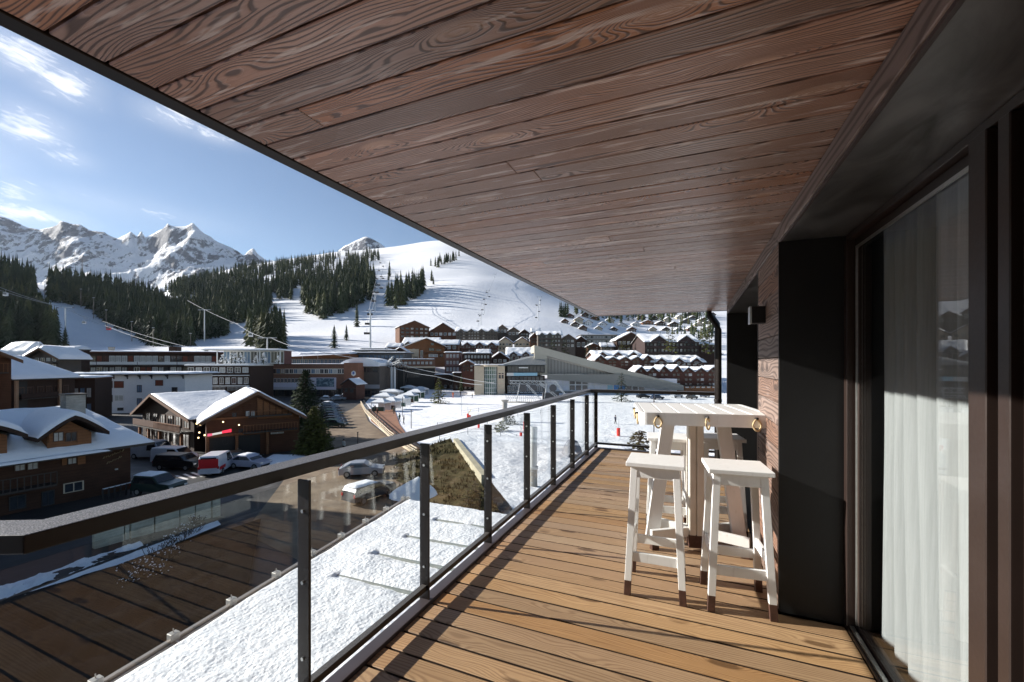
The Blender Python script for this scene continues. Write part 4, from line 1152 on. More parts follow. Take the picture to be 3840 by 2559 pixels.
# --- long upper hotel
b = Bld('hotel', 'long low hotel with white balcony bands behind the white hotel', 'hotel', 133, 138, 500, 146)
xr, zr_ = b.loc(300, 812); zt = zr_
b.wall(0, b.W, 0, 14, 0, zt, WD)
slabroof(b, -.8, b.W + .6, -1.2, 14.5, zt, .5, .25, m=RED)
z1a, z1b = b.loc(300, 832)[1], b.loc(300, 818)[1]; z0a, z0b = b.loc(300, 854)[1], b.loc(300, 844)[1]
pat = [(PANL, 'w'), (PANL, 'w'), (SHR, 'b'), (PANL, 'w'), (PANL, 'w'), (PANL, 'w'), (PANE, 'd'), (RED, 'b'), (PANL, 'w'), (PANL, 'w'), (PANE, 'd'), (PANE, 'd'), (PANL, 'w'), (SHR, 'b')]
n = 26; w_ = b.W / n
for i in range(n):
    pn, c_ = pat[(i * 5) % len(pat)]
    b.win(i * w_ + .12, (i + 1) * w_ - .12, z1a, z1b, fr=FRW if c_ == 'w' else FRB, pn=pn)
    pn, c_ = pat[(i * 3 + 2) % len(pat)]
    b.win(i * w_ + .12, (i + 1) * w_ - .12, z0a, z0b, fr=FRD if i % 3 else FRW, pn=pn)
for zz, hh in ((z1a - .1, .55), (z0a - .1, .5)):
    for i in range(4):
        q = b.balcony(b.W * i / 4 + .1, b.W * (i + 1) / 4 - .1, zz - .9, 1.3, 1.0, WTRIM)
    b.part(MB().box(0, b.W, -1.35, 0, zz - 1.25, zz - 1.06), 'floor_slab', DRK)
chimney(b, 12, 5, zt + .5, 1.6, 1.2, CON); chimney(b, 31, 6, zt + .5, 1.9, 2.6, WD); chimney(b, 40, 8, zt + .5, 1.2, .9, CON)
# --- dark block with white balcony rails
b = Bld('apartment_block', 'dark flat roofed block with thin white balcony rails', 'apartment block', 430, 122, 573, 124)
zt = b.loc(500, 841)[1]; b.wall(0, b.W, 0, 16, 0, zt, WD); slabroof(b, -.3, b.W + .1, -.8, 16, zt, .35, .18, m=WTRIM)
for (va, vb, nn, al) in ((857, 844.5, 8, [PANE, PANL, PANE]), (883, 868, 10, [PANL, PANE, PANL, RED])):
    za, zb = b.loc(500, va)[1], b.loc(500, vb)[1]
    for i in range(nn):
        w_ = b.W / nn; b.win(i * w_ + .25, (i + 1) * w_ - .25, za, zb, fr=FRW, pn=al[i % len(al)])
for vv in (863, 887): zz = b.loc(500, vv)[1]; b.part(MB().box(-.2, b.W, -.9, 0, zz - .12, zz + .12), 'white_band', WTRIM)
for i in range(3):
    zz = b.loc(500, 897)[1]; b.balcony(b.W * i / 3 + .2, b.W * (i + 1) / 3 - .2, zz, 1.2, 1.0, WTRIM, open_=True)
# rooftop glass pavilion with a thin canopy
p = Bld('pavilion', 'glazed roof terrace pavilion under a thin white snowy canopy', 'pavilion', 469, 133, 648, 135, z0=b.z0 + zt + .55)
zc = p.loc(560, 805.5)[1]
p.part(MB().box(0, p.W, -1.5, 9, zc, zc + .25), 'canopy', WTRIM); snowslab(p, [(0, -1.4, zc + .25), (p.W, -1.4, zc + .25), (p.W, 8.9, zc + .25), (0, 8.9, zc + .25)], .3, p.T)
x0 = p.loc(503)[0]
p.wall(x0, p.W - .4, 2.5, 8, 0, zc - .01, facmat('dim_red_interior', (.12, .05, .045)), 'back_wall')
for i in range(9): p.win(x0 + (p.W - .4 - x0) * i / 9 + .03, x0 + (p.W - .4 - x0) * (i + 1) / 9 - .03, .05, zc - .1, fr=FRW, pn=PANE if i % 3 else PANB, y=2.46)
for u in (503, 600, 647): x_ = p.loc(u)[0] - .2; p.part(MB().box(x_, x_ + .25, -.9, -.65, -.1, zc), 'canopy_post', WTRIM)
# snowy little trees on the terrace
def snow_bush(u, D, z, h, lab, grp=None, dark=False):
    P_ = atD(u, D, z); mb = MB(); rr = random.Random(int(u * 7))
    for k in range(70):
        a = rr.uniform(0, 6.3); s = rr.random(); r_ = (1 - s) ** .8 * .38 * h * rr.uniform(.5, 1); c = Vector((r_ * math.cos(a), r_ * math.sin(a), .15 * h + s * h * .85)); q = .12 * h
        d1 = Vector((rr.uniform(-1, 1), rr.uniform(-1, 1), rr.uniform(-.6, .6))).normalized() * q; d2 = Vector((rr.uniform(-1, 1), rr.uniform(-1, 1), rr.uniform(-1, 1))).normalized() * q * .8
        mb.tri(c - d1, c + d1, c + d2, 0 if rr.random() < (.35 if dark else .8) else 1)
    mb.tube([(0, 0, 0), (0, 0, h * .7)], .03 * h, 5, mi=1)
    o = mb.build('frosted_shrub', [SNW, M['needle']], loc=P_); tag(o, lab, 'shrub', grp); return o
for i, u in enumerate((512, 520, 532, 541, 553, 561, 589, 606, 640)):
    snow_bush(u, 129.5, p.z0 - .1, rd.uniform(1.7, 3.2) + .6, 'snow frosted little tree on the roof terrace in front of the glass pavilion', 'frosted trees on the roof terrace')
# --- brick banded block
b = Bld('commercial_block', 'brown brick banded block behind the two firs', 'commercial building', 573, 150, 823, 149)
zt = b.loc(650, 838)[1]; b.wall(0, b.W, 0, 18, 0, zt, BRK); slabroof(b, -.1, b.W + .1, -.25, 18, zt, .2, .12, m=DRK)
za, zb = b.loc(650, 859)[1], b.loc(650, 848)[1]
b.part(MB().box(0, b.W - 4, -.06, 0, za - .15, zb + .15), 'cream_band', CRM)
for i in range(22): w_ = (b.W - 4.6) / 22; b.win(.3 + i * w_ + .08, .3 + (i + 1) * w_ - .08, za, zb, fr=FRW if i > 7 else FRD, pn=[PANE, PANL, PANB, PANE][(i * 3) % 4], y=-.06)
za, zb = b.loc(650, 880)[1], b.loc(650, 869.5)[1]; xa, xb = b.loc(612)[0], b.loc(710)[0]
b.row(xa, xb, za, zb, 12, .25, fr=FRW, pn=PANE)
xa, xb = b.loc(575)[0], b.loc(606)[0]; b.row(xa, xb, za, zb, 3, .3, fr=FRB, pn=PANE)
xa, za = b.loc(610, 895); xb, zb = b.loc(690, 882); b.part(MB().hexa([(xa, -2.2, za), (xb, -2.2, za), (xb, 0, za + .8), (xa, 0, za + .8)], [(xa, -2.2, za + .9), (xb, -2.2, za + .9), (xb, 0, zb + .3), (xa, 0, zb + .3)]), 'awning', plain('pale_lilac_awning', (.50, .50, .56), .7))
b.part(MB().box(.2, b.W - .2, -.08, 0, 0, b.loc(650, 893)[1]), 'ground_floor_shops', BLKF)
b.row(.4, b.W - .4, .3, 2.5, 12, .2, fr=FRD, pn=PANE, y=-.1)
# billboard
q0 = Bld('billboard', 'white framed billboard with a misty blue mountain picture', 'billboard', 708, 144, 772, 143)
xa, za = 0, q0.loc(740, 896)[1]; zb = q0.loc(740, 868)[1]
q0.part(MB().box(0, q0.W, 0, .15, za, zb), 'board', plain('pale_lilac_panel', (.55, .54, .62), .6))
m, t = mat('misty_mountain_poster'); c = t.coord('Object'); n1 = t.noise(t.scalev(c, (.5, 1, .9)), 1.3, 6, .65, .7)
t.bsdf(t.ramp(n1, [(.3, (.015, .04, .075)), (.5, (.07, .13, .17)), (.65, (.30, .40, .45)), (.8, (.5, .55, .6))]), .5)
xa, _ = q0.loc(727); xb, _ = q0.loc(768); q0.part(MB().box(xa, xb, -.03, -.001, q0.loc(740, 889)[1], q0.loc(740, 869.5)[1]), 'picture', m)
q0.part(MB().box(.6, .8, 0, .2, -.1, za).box(q0.W - .8, q0.W - .6, 0, .2, -.1, za), 'legs', DRK)
# hexagonal white sign
q0 = Bld('hexagonal_sign', 'white hexagonal wall sign with a blue emblem on brown cladding', 'sign', 807, 146, 819, 146)
zc = q0.loc(813, 858.5)[1]; hx = [(q0.W / 2 + math.sin(R_(60 * k)) * .85, zc + math.cos(R_(60 * k)) * .98) for k in range(6)]
q0.part(MB().xprism(hx, -.3, -.15), 'sign_panel', WTRIM)
q0.part(MB().xprism([(x * .5 + q0.W / 4, zc + (z - zc) * .55 + .15) for x, z in hx], -.33, -.301), 'emblem', plain('sign_blue', (.10, .16, .42), .5))
b2 = Bld('tower_block', 'brown clad stair tower carrying a hexagonal sign', 'tower', 790, 148, 824, 148)
b2.wall(0, b2.W, 0, 8, 0, b2.loc(800, 838)[1] + .6, facmat('rust_cladding', (.26, .12, .075)))
# red hut
b = Bld('wooden_hut', 'small dark red hut with a snowy gable roof near the lift station', 'hut', 788, 135, 818, 134)
ze, zr_ = b.loc(800, 882)[1], b.loc(803, 871)[1]; b.wall(0, b.W, 0, 5, 0, ze, RED); gable(b, 0, b.W, 0, 5, ze, zr_, .7, .15, .25, wall=RED)
b.winp(792, 892, 800, 902, fr=FRB); b.winp(804, 892, 813, 903, fr=FRB); b.balcony(0, b.W, b.loc(800, 892)[1], .8, .7, RED)
# --- wide station building with orange timber eaves and snow roof
b = Bld('station_building', 'low station building with an orange timber eave under a broad snowy roof', 'station', 652, 182, 800, 186, z0=GZ)
za, zb = b.loc(700, 840)[1], b.loc(700, 824)[1]
b.wall(0, b.W, 0, 20, 0, zb, GRY); b.row(.3, b.W - .3, za, zb - .2, 16, .12, fr=FRW, pn=PANB)
zu = b.loc(760, 814)[1]
b.part(MB().hexa([(-1.5, -3, zb), (b.W + 1, -3, zb), (b.W + 1, 20, zb), (-1.5, 20, zb)], [(-4.5, -4, zb + .25), (b.W + 1.4, -4, zu), (b.W + 1.4, 20, zu), (-4.5, 20, zb + .4)]), 'roof_eave', WO)
snowslab(b, [(6, 0, zu - .3), (b.W + 1, 0, zu + .05), (b.W + 1, 20, zu + .9), (6, 20, zu + .9)], .7, b.T)
for u in (655, 687, 722, 756):
    x_ = b.loc(u)[0]; f_ = thing('flagpole', 'thin white flagpole in front of the low station building', 'flagpole', b.p0 + b.dx * x_ + Vector((0, -6, 0)), 0, 'flagpoles by the station')
    MB().tube([(0, 0, 0), (0, 0, 16)], [.09, .05], 6).build('mast', WTRIM, f_)
    if u < 660: MB().box(.05, 1.3, -.01, .01, 14.6, 15.8).build('flag', plain('red_flag_cloth', (.5, .03, .05), .7), f_)
# --- layered flat roofs behind
b = Bld('flat_roofed_hall', 'hall with layered flat white roofs at the foot of the sunny piste', 'hall', 795, 200, 935, 200, z0=GZ)
for i, (va, x0_, x1_) in enumerate(((812, 0, b.W), (806, 2, b.W * .8), (802, b.W * .18, b.W * .62))):
    z_ = b.loc(860, va)[1]; b.wall(x0_ + 1, x1_ - 1, 1 + i * 2, 14, 0 if i == 0 else z_ - 1, z_, SLT); slabroof(b, x0_, x1_, i * 2, 15, z_, .3, .35)
b.row(2, b.W - 2, b.loc(860, 824)[1], b.loc(860, 816)[1], 14, .15, fr=FRD, pn=PANB, y=1)
# --- white domed roof building + lift terminal
b = Bld('gondola_station', 'dark gondola station with a rounded snowy roof beside the lattice gantry', 'station', 786, 154, 872, 153)
z_ = b.loc(820, 841)[1]; b.wall(0, b.W, 0, 14, 0, z_, GRY)
v = []; f = []; na = 10; zz = b.loc(820, 822)[1]
mb = MB(); prof = [(x, z_ + (zz - z_) * math.sin(math.pi * (.06 + .88 * x / b.W)) ** .6) for x in [b.W * i / 14 for i in range(15)]]
mb.xprism([(0, z_ - .2)] + prof + [(b.W, z_ - .2)], -1, 14); b.part(mb, 'roof', SNW)
b.row(.5, b.W - .5, b.loc(820, 856)[1], b.loc(820, 845)[1], 6, .15, fr=FRD, pn=PANE)
b.part(MB().box(b.W * .45, b.W, -.3, 0, b.loc(820, 893)[1], b.loc(820, 884)[1]), 'fascia', plain('grey_fascia_panel', (.34, .33, .34), .6))
b.row(.5, b.W - .5, .3, b.loc(820, 897)[1] , 5, .15, fr=FRD, pn=PANE)
b = Bld('lift_terminal', 'black open lift terminal under the lattice gantry', 'lift terminal', 862, 166, 930, 168)
z_ = b.loc(890, 846)[1]; b.wall(0, b.W, 2, 12, 0, z_, BLKF); b.part(MB().box(-.3, b.W + .3, -1, 12, z_, z_ + .35), 'roof', DRK)
for i in range(5): x_ = .3 + (b.W - .6) * i / 4; b.part(MB().box(x_ - .15, x_ + .15, -.6, -.3, 0, z_), 'pillar', GRY)
b.part(MB().box(b.loc(884)[0], b.loc(892)[0], -.9, -.8, b.loc(888, 890)[1], b.loc(888, 862)[1]), 'banner', plain('violet_banner', (.20, .22, .50), .6))
# lattice gantry on twin masts
def lattice(mb, a, b_, w, n, r):
    a = Vector(a); b_ = Vector(b_); d = b_ - a; s = d.cross(Vector((0, 0, 1))); s = (s.normalized() if s.length > .01 else Vector((1, 0, 0))) * w / 2; up = Vector((0, 0, w / 2)) if abs(d.normalized().z) < .9 else Vector((0, w / 2, 0))
    cs = [s + up, s - up, -s - up, -s + up]
    for c in cs: mb.bar(a + c, b_ + c, r)
    for k in range(n):
        p0 = a + d * (k / n); p1 = a + d * ((k + 1) / n)
        for i in range(4): mb.bar(p0 + cs[i], p1 + cs[(i + 1) % 4], r * .7)
STL = plain('galvanised_lift_steel', (.50, .52, .53), .45, .5, .12, 1.5)
GS = 1.35
g = thing('lift_gantry', 'white twin mast carrying a tangled grey lattice head above the market', 'lift tower', atD(903, 160, GZ))
MB().tube([(-.5, 0, 0), (-.5, 0, 8.2)], .33, 10).build('mast', WTRIM, g); MB().tube([(.6, 0, 0), (.6, 0, 8.2)], .33, 10).build('mast', WTRIM, g)
mb = MB(); lattice(mb, (-4.5, 0, 8.6), (4.5, .5, 8.7), .9, 10, .09); lattice(mb, (-3.6, 1, 7.7), (3.6, -1, 9.7), .7, 8, .08); lattice(mb, (-2, -1.5, 8.2), (-1.2, 1.5, 10.8), .6, 5, .08); lattice(mb, (1.5, 1, 8.0), (2.2, -1, 10.2), .6, 5, .08)
mb.build('lattice_head', STL, g)
mb = MB()
for k in range(8): a = k * .9; mb.tube([(-3.6 + k, -.6, 8.1), (-3.6 + k, .6, 8.1)], .28, 8)
mb.build('sheave_wheels', DRK, g); g.scale = (1.3, 1.3, 1.3)
# --- low long building right of the terminal
b = Bld('low_building', 'low brick building with a snowy ledge below the orange chalet', 'building', 912, 186, 1000, 190)
z_ = b.loc(980, 827)[1]; b.wall(0, b.W, 0, 10, 0, z_, BRK); slabroof(b, -.3, b.W, -.3, 10, z_, .25, .25); za, zb = b.loc(980, 846)[1], b.loc(980, 842)[1]
b.part(MB().box(0, b.W, -1.4, 0, za, zb), 'white_canopy', CRM); b.part(MB().box(.2, b.W - .2, -.1, 0, 0, za - .1), 'shopfront', BLKF)
b.row(1, b.W - 1, b.loc(980, 838)[1], b.loc(980, 831)[1], 8, .3, fr=FRD, pn=PANL, y=0); b.row(.6, b.W * .6, b.loc(980, 868)[1], b.loc(980, 850)[1], 8, .2, fr=FRD, pn=PANE, y=-.1)
chimney(b, 8, 4, z_ + .3, 1, 2.2, GRY)
for i, (ua, ub, va, vb, m_, la) in enumerate(((1000, 1075, 862, 893, WD, 'low dark brown building behind the kiosk'), (1042, 1097, 858, 893, WD, 'dark kiosk under a bright white flat roof'))):
    b = Bld(('concrete_building', 'kiosk')[i], la, ('building', 'kiosk')[i], ua, 188 - 6 * i, ub, 190 - 6 * i)
    z_ = b.loc((ua + ub) / 2, va)[1]; b.wall(0, b.W, 0, 7, 0, z_, m_); slabroof(b, -.4, b.W + .4, -.6, 7, z_, .2, .3); b.row(.4, b.W - .4, .4, 2.2, 5, .5, fr=FRD, pn=PANE)

# --- generic alpine building
def alp(ua, ub, vb, ve, vr, D, lab, name='chalet', cat='chalet', dD=0, wm=WB, rows=2, nwin=5, depth=None, axis='y', fr=FRW, pn=None, snow=.5, over=.9, roofm=DRK, balc=True, grp=None, gables=0, nosink=6):
    b = Bld(name, lab, cat, ua, D, ub, D + dD, z0=V2z(D, vb), group=grp)
    um = (ua + ub) / 2; ze = b.loc(um, ve)[1]; zr_ = b.loc(um, vr)[1]; dp = depth or b.W * .8
    b.wall(0, b.W, 0, dp, -nosink, ze, wm)
    if axis == 'flat': slabroof(b, -.4, b.W + .4, -.5, dp, ze, max(.2, (zr_ - ze) * .4), snow)
    else: gable(b, 0, b.W, 0, dp, ze, zr_, over, .25, snow, m=roofm, axis=axis, wall=wm)
    hh = ze / rows
    for r_ in range(rows):
        z0_ = r_ * hh + hh * .25; z1_ = r_ * hh + hh * .82
        b.row(.5, b.W - .5, z0_, z1_, nwin, .38, fr=fr, pn=pn or PANE, alt=None if pn else ALT)
        if balc and r_: b.balcony(.3, b.W - .3, r_ * hh, 1.1, hh * .3, wm)
    for g_ in range(gables):   # small dormer gables along the eaves
        x0_ = b.W * (g_ + .18) / gables; x1_ = b.W * (g_ + .82) / gables; h_ = (x1_ - x0_) * .32
        d = MB(); xm = (x0_ + x1_) / 2; y0_ = -.9
        d.xprism([(x0_ + .3, ze - .8), (x1_ - .3, ze - .8), (x1_ - .3, ze + .1), (xm, ze + h_), (x0_ + .3, ze + .1)], y0_, dp * .4)
        do = b.part(d, 'dormer', wm); th = .18
        for s_, (xa, xb_) in enumerate(((x0_, xm), (xm, x1_))):
            za_, zb_ = (ze - .1, ze + h_ + .1) if s_ == 0 else (ze + h_ + .1, ze - .1)
            q = [(xa, y0_ - .5, za_), (xb_, y0_ - .5, zb_), (xb_, dp * .4, zb_), (xa, dp * .4, za_)]
            rr_ = MB().hexa(q, [(a, c, e_ + th) for a, c, e_ in q]).build('dormer_roof', DRK, do)
            if snow: 
                sn_ = MB().hexa([(a, c, e_ + th + .003) for a, c, e_ in q], [(a, c + (.1 if c < 0 else 0), e_ + th + snow * .8) for a, c, e_ in q]).build('dormer_snow', SNW, do, smooth=False)
        b.win(xm - .7, xm + .7, ze - .7, ze + .3, fr=fr, pn=PANE, y=y0_)
    return b
b = alp(918, 986, 778, 752, 738, 330, 'tall brown chalet with a peaked roof on the left edge of the upper village', wm=WB, rows=3, nwin=6, dD=10, snow=.4, roofm=WD, fr=FRB)
b = alp(986, 1050, 774, 763, 743, 345, 'wide low brown chalet with a broad gable above the slate roofed chalet', wm=WB, rows=1, nwin=6, snow=.4, roofm=WB)
b = alp(925, 1005, 800, 792, 775, 262, 'grey snow streaked lodge tucked behind the orange chalet', wm=GRY, rows=1, nwin=6, axis='x', snow=.3, roofm=SLT, gables=3)
b = Bld('chalet', 'big orange timber chalet with a grey slate roof and sunlit front', 'chalet', 933, 214, 1022, 222, z0=V2z(214, 826))
ze, zr_ = b.loc(985, 797)[1], b.loc(985, 779)[1]; b.wall(0, b.W, 0, 16, -4, ze, WO)
gable(b, 0, b.W, 0, 16, ze, zr_, 1.6, .3, .3, m=SLT, wall=WO, snowl=False)
for (ua, va, ub, vb, fr, pn) in ((938, 804, 945, 816, FRB, PANL), (948, 802, 953, 812, FRW, PANE), (966, 806, 972, 822, FRW, PANE), (985, 800, 998, 808, FRB, PANE), (1002, 803, 1014, 810, FRB, PANE), (985, 814, 1006, 821, FRW, PANL), (1010, 814, 1018, 821, FRB, PANE), (990, 788, 997, 794, FRB, PANE)): b.winp(ua, va, ub, vb, fr=fr, pn=pn)
b.balcony(b.W * .45, b.W - .2, b.loc(985, 811)[1], 1.4, 1.0, WO); b.part(MB().box(.2, b.W * .32, -.3, 0, -1, b.loc(985, 803)[1]), 'stone_base', CRM)
alp(1022, 1058, 857, 812, 808, 196, 'pinkish brown annex with white balconies below the orange chalet', name='annex', cat='building', wm=facmat('dusky_pink_brown_render', (.22, .12, .10)), rows=3, nwin=4, axis='flat', fr=FRW, pn=PANL)
alp(1000, 1052, 806, 792, 782, 232, 'chalet wing with a smooth bright snow slope beside the orange chalet', wm=WB, rows=1, nwin=4, axis='x', snow=.5)
alp(1048, 1142, 781, 762, 750, 300, 'dark apartment row with small snowy gables highest in the village', name='apartment_block', cat='apartment block', wm=GRY, rows=3, nwin=14, axis='x', gables=4, fr=FRB)
alp(1060, 1144, 811, 794, 783, 262, 'reddish apartment row with snow humps on its roof above the kiosk', name='apartment_block', cat='apartment block', wm=RED, rows=2, nwin=12, axis='x', gables=3, fr=FRB)
alp(1142, 1166, 768, 756, 747, 320, 'small dark house right of the highest apartment row', wm=GRY, rows=1, nwin=3, snow=.4)
alp(1166, 1194, 772, 762, 753, 310, 'small grey gabled house at the end of the upper row', wm=GRY, rows=1, nwin=3, snow=.4)
alp(1144, 1178, 806, 788, 776, 268, 'left of two twin gabled chalets with arched cream balconies', wm=CRM, rows=2, nwin=4, snow=.5, fr=FRD)
alp(1182, 1218, 806, 788, 776, 268, 'right of two twin gabled chalets with arched cream balconies', wm=CRM, rows=2, nwin=4, snow=.5, fr=FRD)
alp(1064, 1128, 840, 815, 808, 190, 'dark balconied block just above the beige round station', name='apartment_block', cat='apartment block', wm=WD, rows=2, nwin=8, axis='flat', fr=FRW, pn=PANL)
alp(1130, 1168, 836, 824, 811, 205, 'dark hut like house with one bright arched snow roof', wm=WD, rows=1, nwin=3, snow=.7)
alp(1166, 1222, 838, 816, 800, 215, 'dark plum chalet with a scalloped snowy roof beside the sloping hall', wm=RED, rows=1, nwin=4, axis='x', snow=.6, gables=2)
alp(1236, 1290, 798, 770, 762, 250, 'dark grey apartment house at the foot of the right hillside', name='apartment_block', cat='apartment block', wm=GRY, rows=3, nwin=7, axis='x', gables=3, fr=FRD)
alp(1290, 1322, 800, 780, 769, 255, 'grey gabled house beside the dark grey apartment house', wm=GRY, rows=2, nwin=3, snow=.5)
alp(1322, 1348, 802, 784, 774, 260, 'small brown gabled house next to a flat grey hotel', wm=WD, rows=1, nwin=2, snow=.5)
alp(1335, 1418, 790, 771, 767, 300, 'long flat grey hotel with dark window bands', name='hotel', cat='hotel', wm=CON, rows=2, nwin=12, axis='flat', fr=FRD, snow=.2)
alp(1417, 1482, 812, 782, 765, 235, 'wide dark chalet with one broad snowy gable behind the larches', wm=WD, rows=2, nwin=6, snow=.7)
b = alp(1482, 1606, 826, 786, 768, 205, 'large plum dark hotel with two lit gables right under the ceiling edge', name='hotel', cat='hotel', wm=facmat('plum_dark_boards', (.046, .029, .027), plank=.3), rows=3, nwin=14, axis='x', snow=.6, fr=FRD, gables=2)
# red chalet terraces
def terrace(ua, ub, vb, ve, vr, D, n, lab, dD=0, wm=RED, rows=2):
    b = Bld('terrace_row', lab, 'row of houses', ua, D, ub, D + dD, z0=V2z(D, vb)); um = (ua + ub) / 2
    ze = b.loc(um, ve)[1]; zr0 = b.loc(um, vr)[1]; w_ = b.W / n
    b.wall(0, b.W, 0, 10, -5, ze, wm)
    for i in range(n):
        x0_, x1_ = i * w_, (i + 1) * w_; xm = (x0_ + x1_) / 2 + w_ * rd.uniform(-.08, .08); zr_ = zr0 + rd.uniform(-.6, .5)
        g_ = MB().xprism([(x0_, ze), (x1_, ze), (xm, zr_)], -.01, 9.9); b.part(g_, 'gable_wall', wm)
        for (xa, za_, xb_, zb_) in ((x0_, ze, xm, zr_), (xm, zr_, x1_, ze)):
            q = [(xa, -1, za_ + .01), (xb_, -1, zb_ + .01), (xb_, 10.5, zb_ + .01), (xa, 10.5, za_ + .01)]
            ro = MB().hexa(q, [(a, c, e_ + .15) for a, c, e_ in q]).build('roof', DRK, b.T)
            MB().hexa([(a, c + .1 * (c < 0), e_ + .153) for a, c, e_ in q], [(a, c + .15 * (c < 0), e_ + .65) for a, c, e_ in q]).build('roof_snow', SNW, ro)
        for r_ in range(rows):
            hh = ze / rows; b.win(x0_ + w_ * .2, x0_ + w_ * .45, r_ * hh + hh * .25, r_ * hh + hh * .75, fr=FRB, pn=PANE); b.win(x0_ + w_ * .55, x0_ + w_ * .8, r_ * hh + hh * .25, r_ * hh + hh * .75, fr=FRW if (i + r_) % 3 == 0 else FRB, pn=PANE if (i + r_) % 3 else PANL)
        b.win(xm - w_ * .1, xm + w_ * .1, ze + .1, ze + (zr_ - ze) * .5, fr=FRB, pn=PANE, y=-.02)
    return b
b = alp(1366, 1472, 822, 818, 809, 196, 'house row under one long white snow roof above the sloping hall', wm=RED, rows=1, nwin=9, axis='x', snow=.8, gables=3, balc=False)
terrace(1366, 1502, 842, 829, 820, 186, 5, 'upper row of small red gabled houses behind the sloping hall', dD=4)
b = alp(1498, 1618, 842, 833, 820, 190, 'house row with three snowy gables below the plum hotel', wm=RED, rows=1, nwin=9, axis='x', snow=.8, gables=3, balc=False)
terrace(1458, 1650, 889, 856, 844, 172, 7, 'long front row of red brown gabled houses beside the drainpipe', rows=3)
o = alp(1545, 1650, 893, 888, 884, 168, 'orange brown ground floor row below the red gabled houses', name='low_building', cat='building', wm=WO, rows=1, nwin=8, axis='flat', snow=0, depth=3)
for i, (ua, ub, vb, ve, vr, D, wm_, ax, la) in enumerate(((1052, 1066, 800, 792, 785, 268, WD, 'y', 'narrow dark house between the orange chalet and the reddish row'), (1098, 1124, 826, 812, 804, 215, WB, 'x', 'small brown house with a ridge of snow above the dark balconied block'),
   (1194, 1216, 780, 766, 758, 300, WD, 'y', 'dark gabled house in front of the snowy slope beside the grey apartment house'), (1218, 1238, 790, 776, 766, 262, WB, 'y', 'little brown house tucked against the dark grey apartment house'), (1222, 1240, 772, 762, 755, 330, GRY, 'x', 'far grey house at the foot of the open piste'),
   (1350, 1378, 806, 797, 790, 240, WB, 'y', 'brown chalet below the flat grey hotel'), (1382, 1410, 806, 796, 789, 236, GRY, 'x', 'grey lodge with a long snow ridge below the flat grey hotel'), (890, 920, 806, 797, 790, 240, WB, 'x', 'low brown lodge at the piste foot left of the orange chalet'), (906, 934, 818, 808, 800, 205, WD, 'y', 'dark gabled ski shop behind the low brick building'), (1060, 1090, 856, 838, 830, 176, RED, 'y', 'dark red gabled house left of the beige round station'),
   (1462, 1484, 800, 788, 779, 240, CRM, 'y', 'cream gabled house between the two dark hotels'), (1606, 1650, 812, 792, 780, 214, WD, 'x', 'dark lodge at the right end beyond the plum hotel'))):
    alp(ua, ub, vb, ve, vr, D, la, wm=wm_, rows=2, nwin=3, snow=.5, axis=ax, fr=FRB if i % 2 else FRW)
# hillside chalets
HC = [(1330, 741, 9, CRM), (1352, 748, 8, WHR), (1366, 738, 9, WO), (1385, 752, 8, WHR), (1402, 743, 9, CRM), (1418, 734, 8, WB), (1430, 755, 10, WHR), (1447, 741, 8, WHR), (1462, 752, 9, WHR), (1475, 736, 8, WO),
      (1489, 748, 12, WO), (1503, 738, 8, WB), (1519, 750, 10, WD), (1535, 741, 8, CRM), (1549, 752, 10, WD), (1563, 736, 8, CRM), (1577, 745, 9, GRY), (1592, 738, 9, GRY), (1606, 752, 8, CRM), (1618, 742, 9, WB), (1631, 748, 9, CRM), (1345, 730, 7, WB), (1395, 728, 7, WD), (1440, 728, 7, WO), (1520, 729, 7, CRM), (1585, 728, 7, GRY), (1309, 733, 9, RED), (1322, 752, 8, WD), (1340, 760, 8, WB), (1375, 762, 8, CRM), (1410, 764, 8, WD), (1452, 764, 9, WB), (1500, 764, 8, CRM), (1530, 764, 8, WD), (1560, 765, 8, WHR), (1590, 762, 9, WB), (1622, 765, 9, WHR), (1638, 757, 8, WD), (1298, 745, 7, WB), (1360, 724, 6, CRM), (1420, 724, 6, WHR), (1475, 724, 6, WB), (1550, 724, 6, WO), (1610, 726, 7, WHR), (1637, 730, 7, WB)]
KN = {CRM.name: 'cream', WHR.name: 'white', WO.name: 'orange', WB.name: 'brown', WD.name: 'dark', GRY.name: 'grey', RED.name: 'red'}
for i, (u, v_, w_, m_) in enumerate(HC):
    D = terr_hit(u, v_) or 600; hw_ = w_
    alp(u - hw_, u + hw_, v_, v_ - 7, v_ - 12, D, 'little %s chalet with a snowy roof on the right hillside' % KN[m_.name], wm=m_, rows=2, nwin=3, snow=.7, grp='%s chalets dotted over the right hillside' % KN[m_.name], balc=(i % 2 == 0), over=1.2, nosink=8)

# --- congress hall with the long sloping beige roof
b = Bld('congress_hall', 'beige hall with a long roof sloping down to the right over blue and white windows', 'hall', 1227, 166, 1564, 168)
def LP(u, v_): x_, z_ = b.loc(u, v_); return (x_, z_)
top = [LP(1227, 794), LP(1563, 884), LP(1563, 893), LP(1420, 861), LP(1227, 810)]
b.part(MB().xprism([LP(1227, 811), LP(1415, 861), LP(1563, 893), LP(1564, 885), LP(1227, 794)], -2, 16), 'roof_edge', BEI)
b.part(MB().xprism([LP(1256, 871), LP(1563, 897), LP(1563, 886), LP(1415, 860), LP(1256, 860)], -3.2, -2.01), 'eave_band', facmat('olive_grey_band', (.25, .24, .21), .5, .05))
b.part(MB().xprism([LP(1256, 822), LP(1256, 860), LP(1410, 860)], .6, 1.0), 'slat_backing', facmat('grey_backing', (.16, .155, .15), .6, .1))
mb = MB()
for i in range(46):
    u = 1258 + i * 3.3; xa, zb_ = LP(u, 812 + (u - 1227) * .266); _, za_ = LP(u, 861)
    if zb_ > za_ + .1: mb.box(xa, xa + .24, -.9, -.5, za_, zb_)
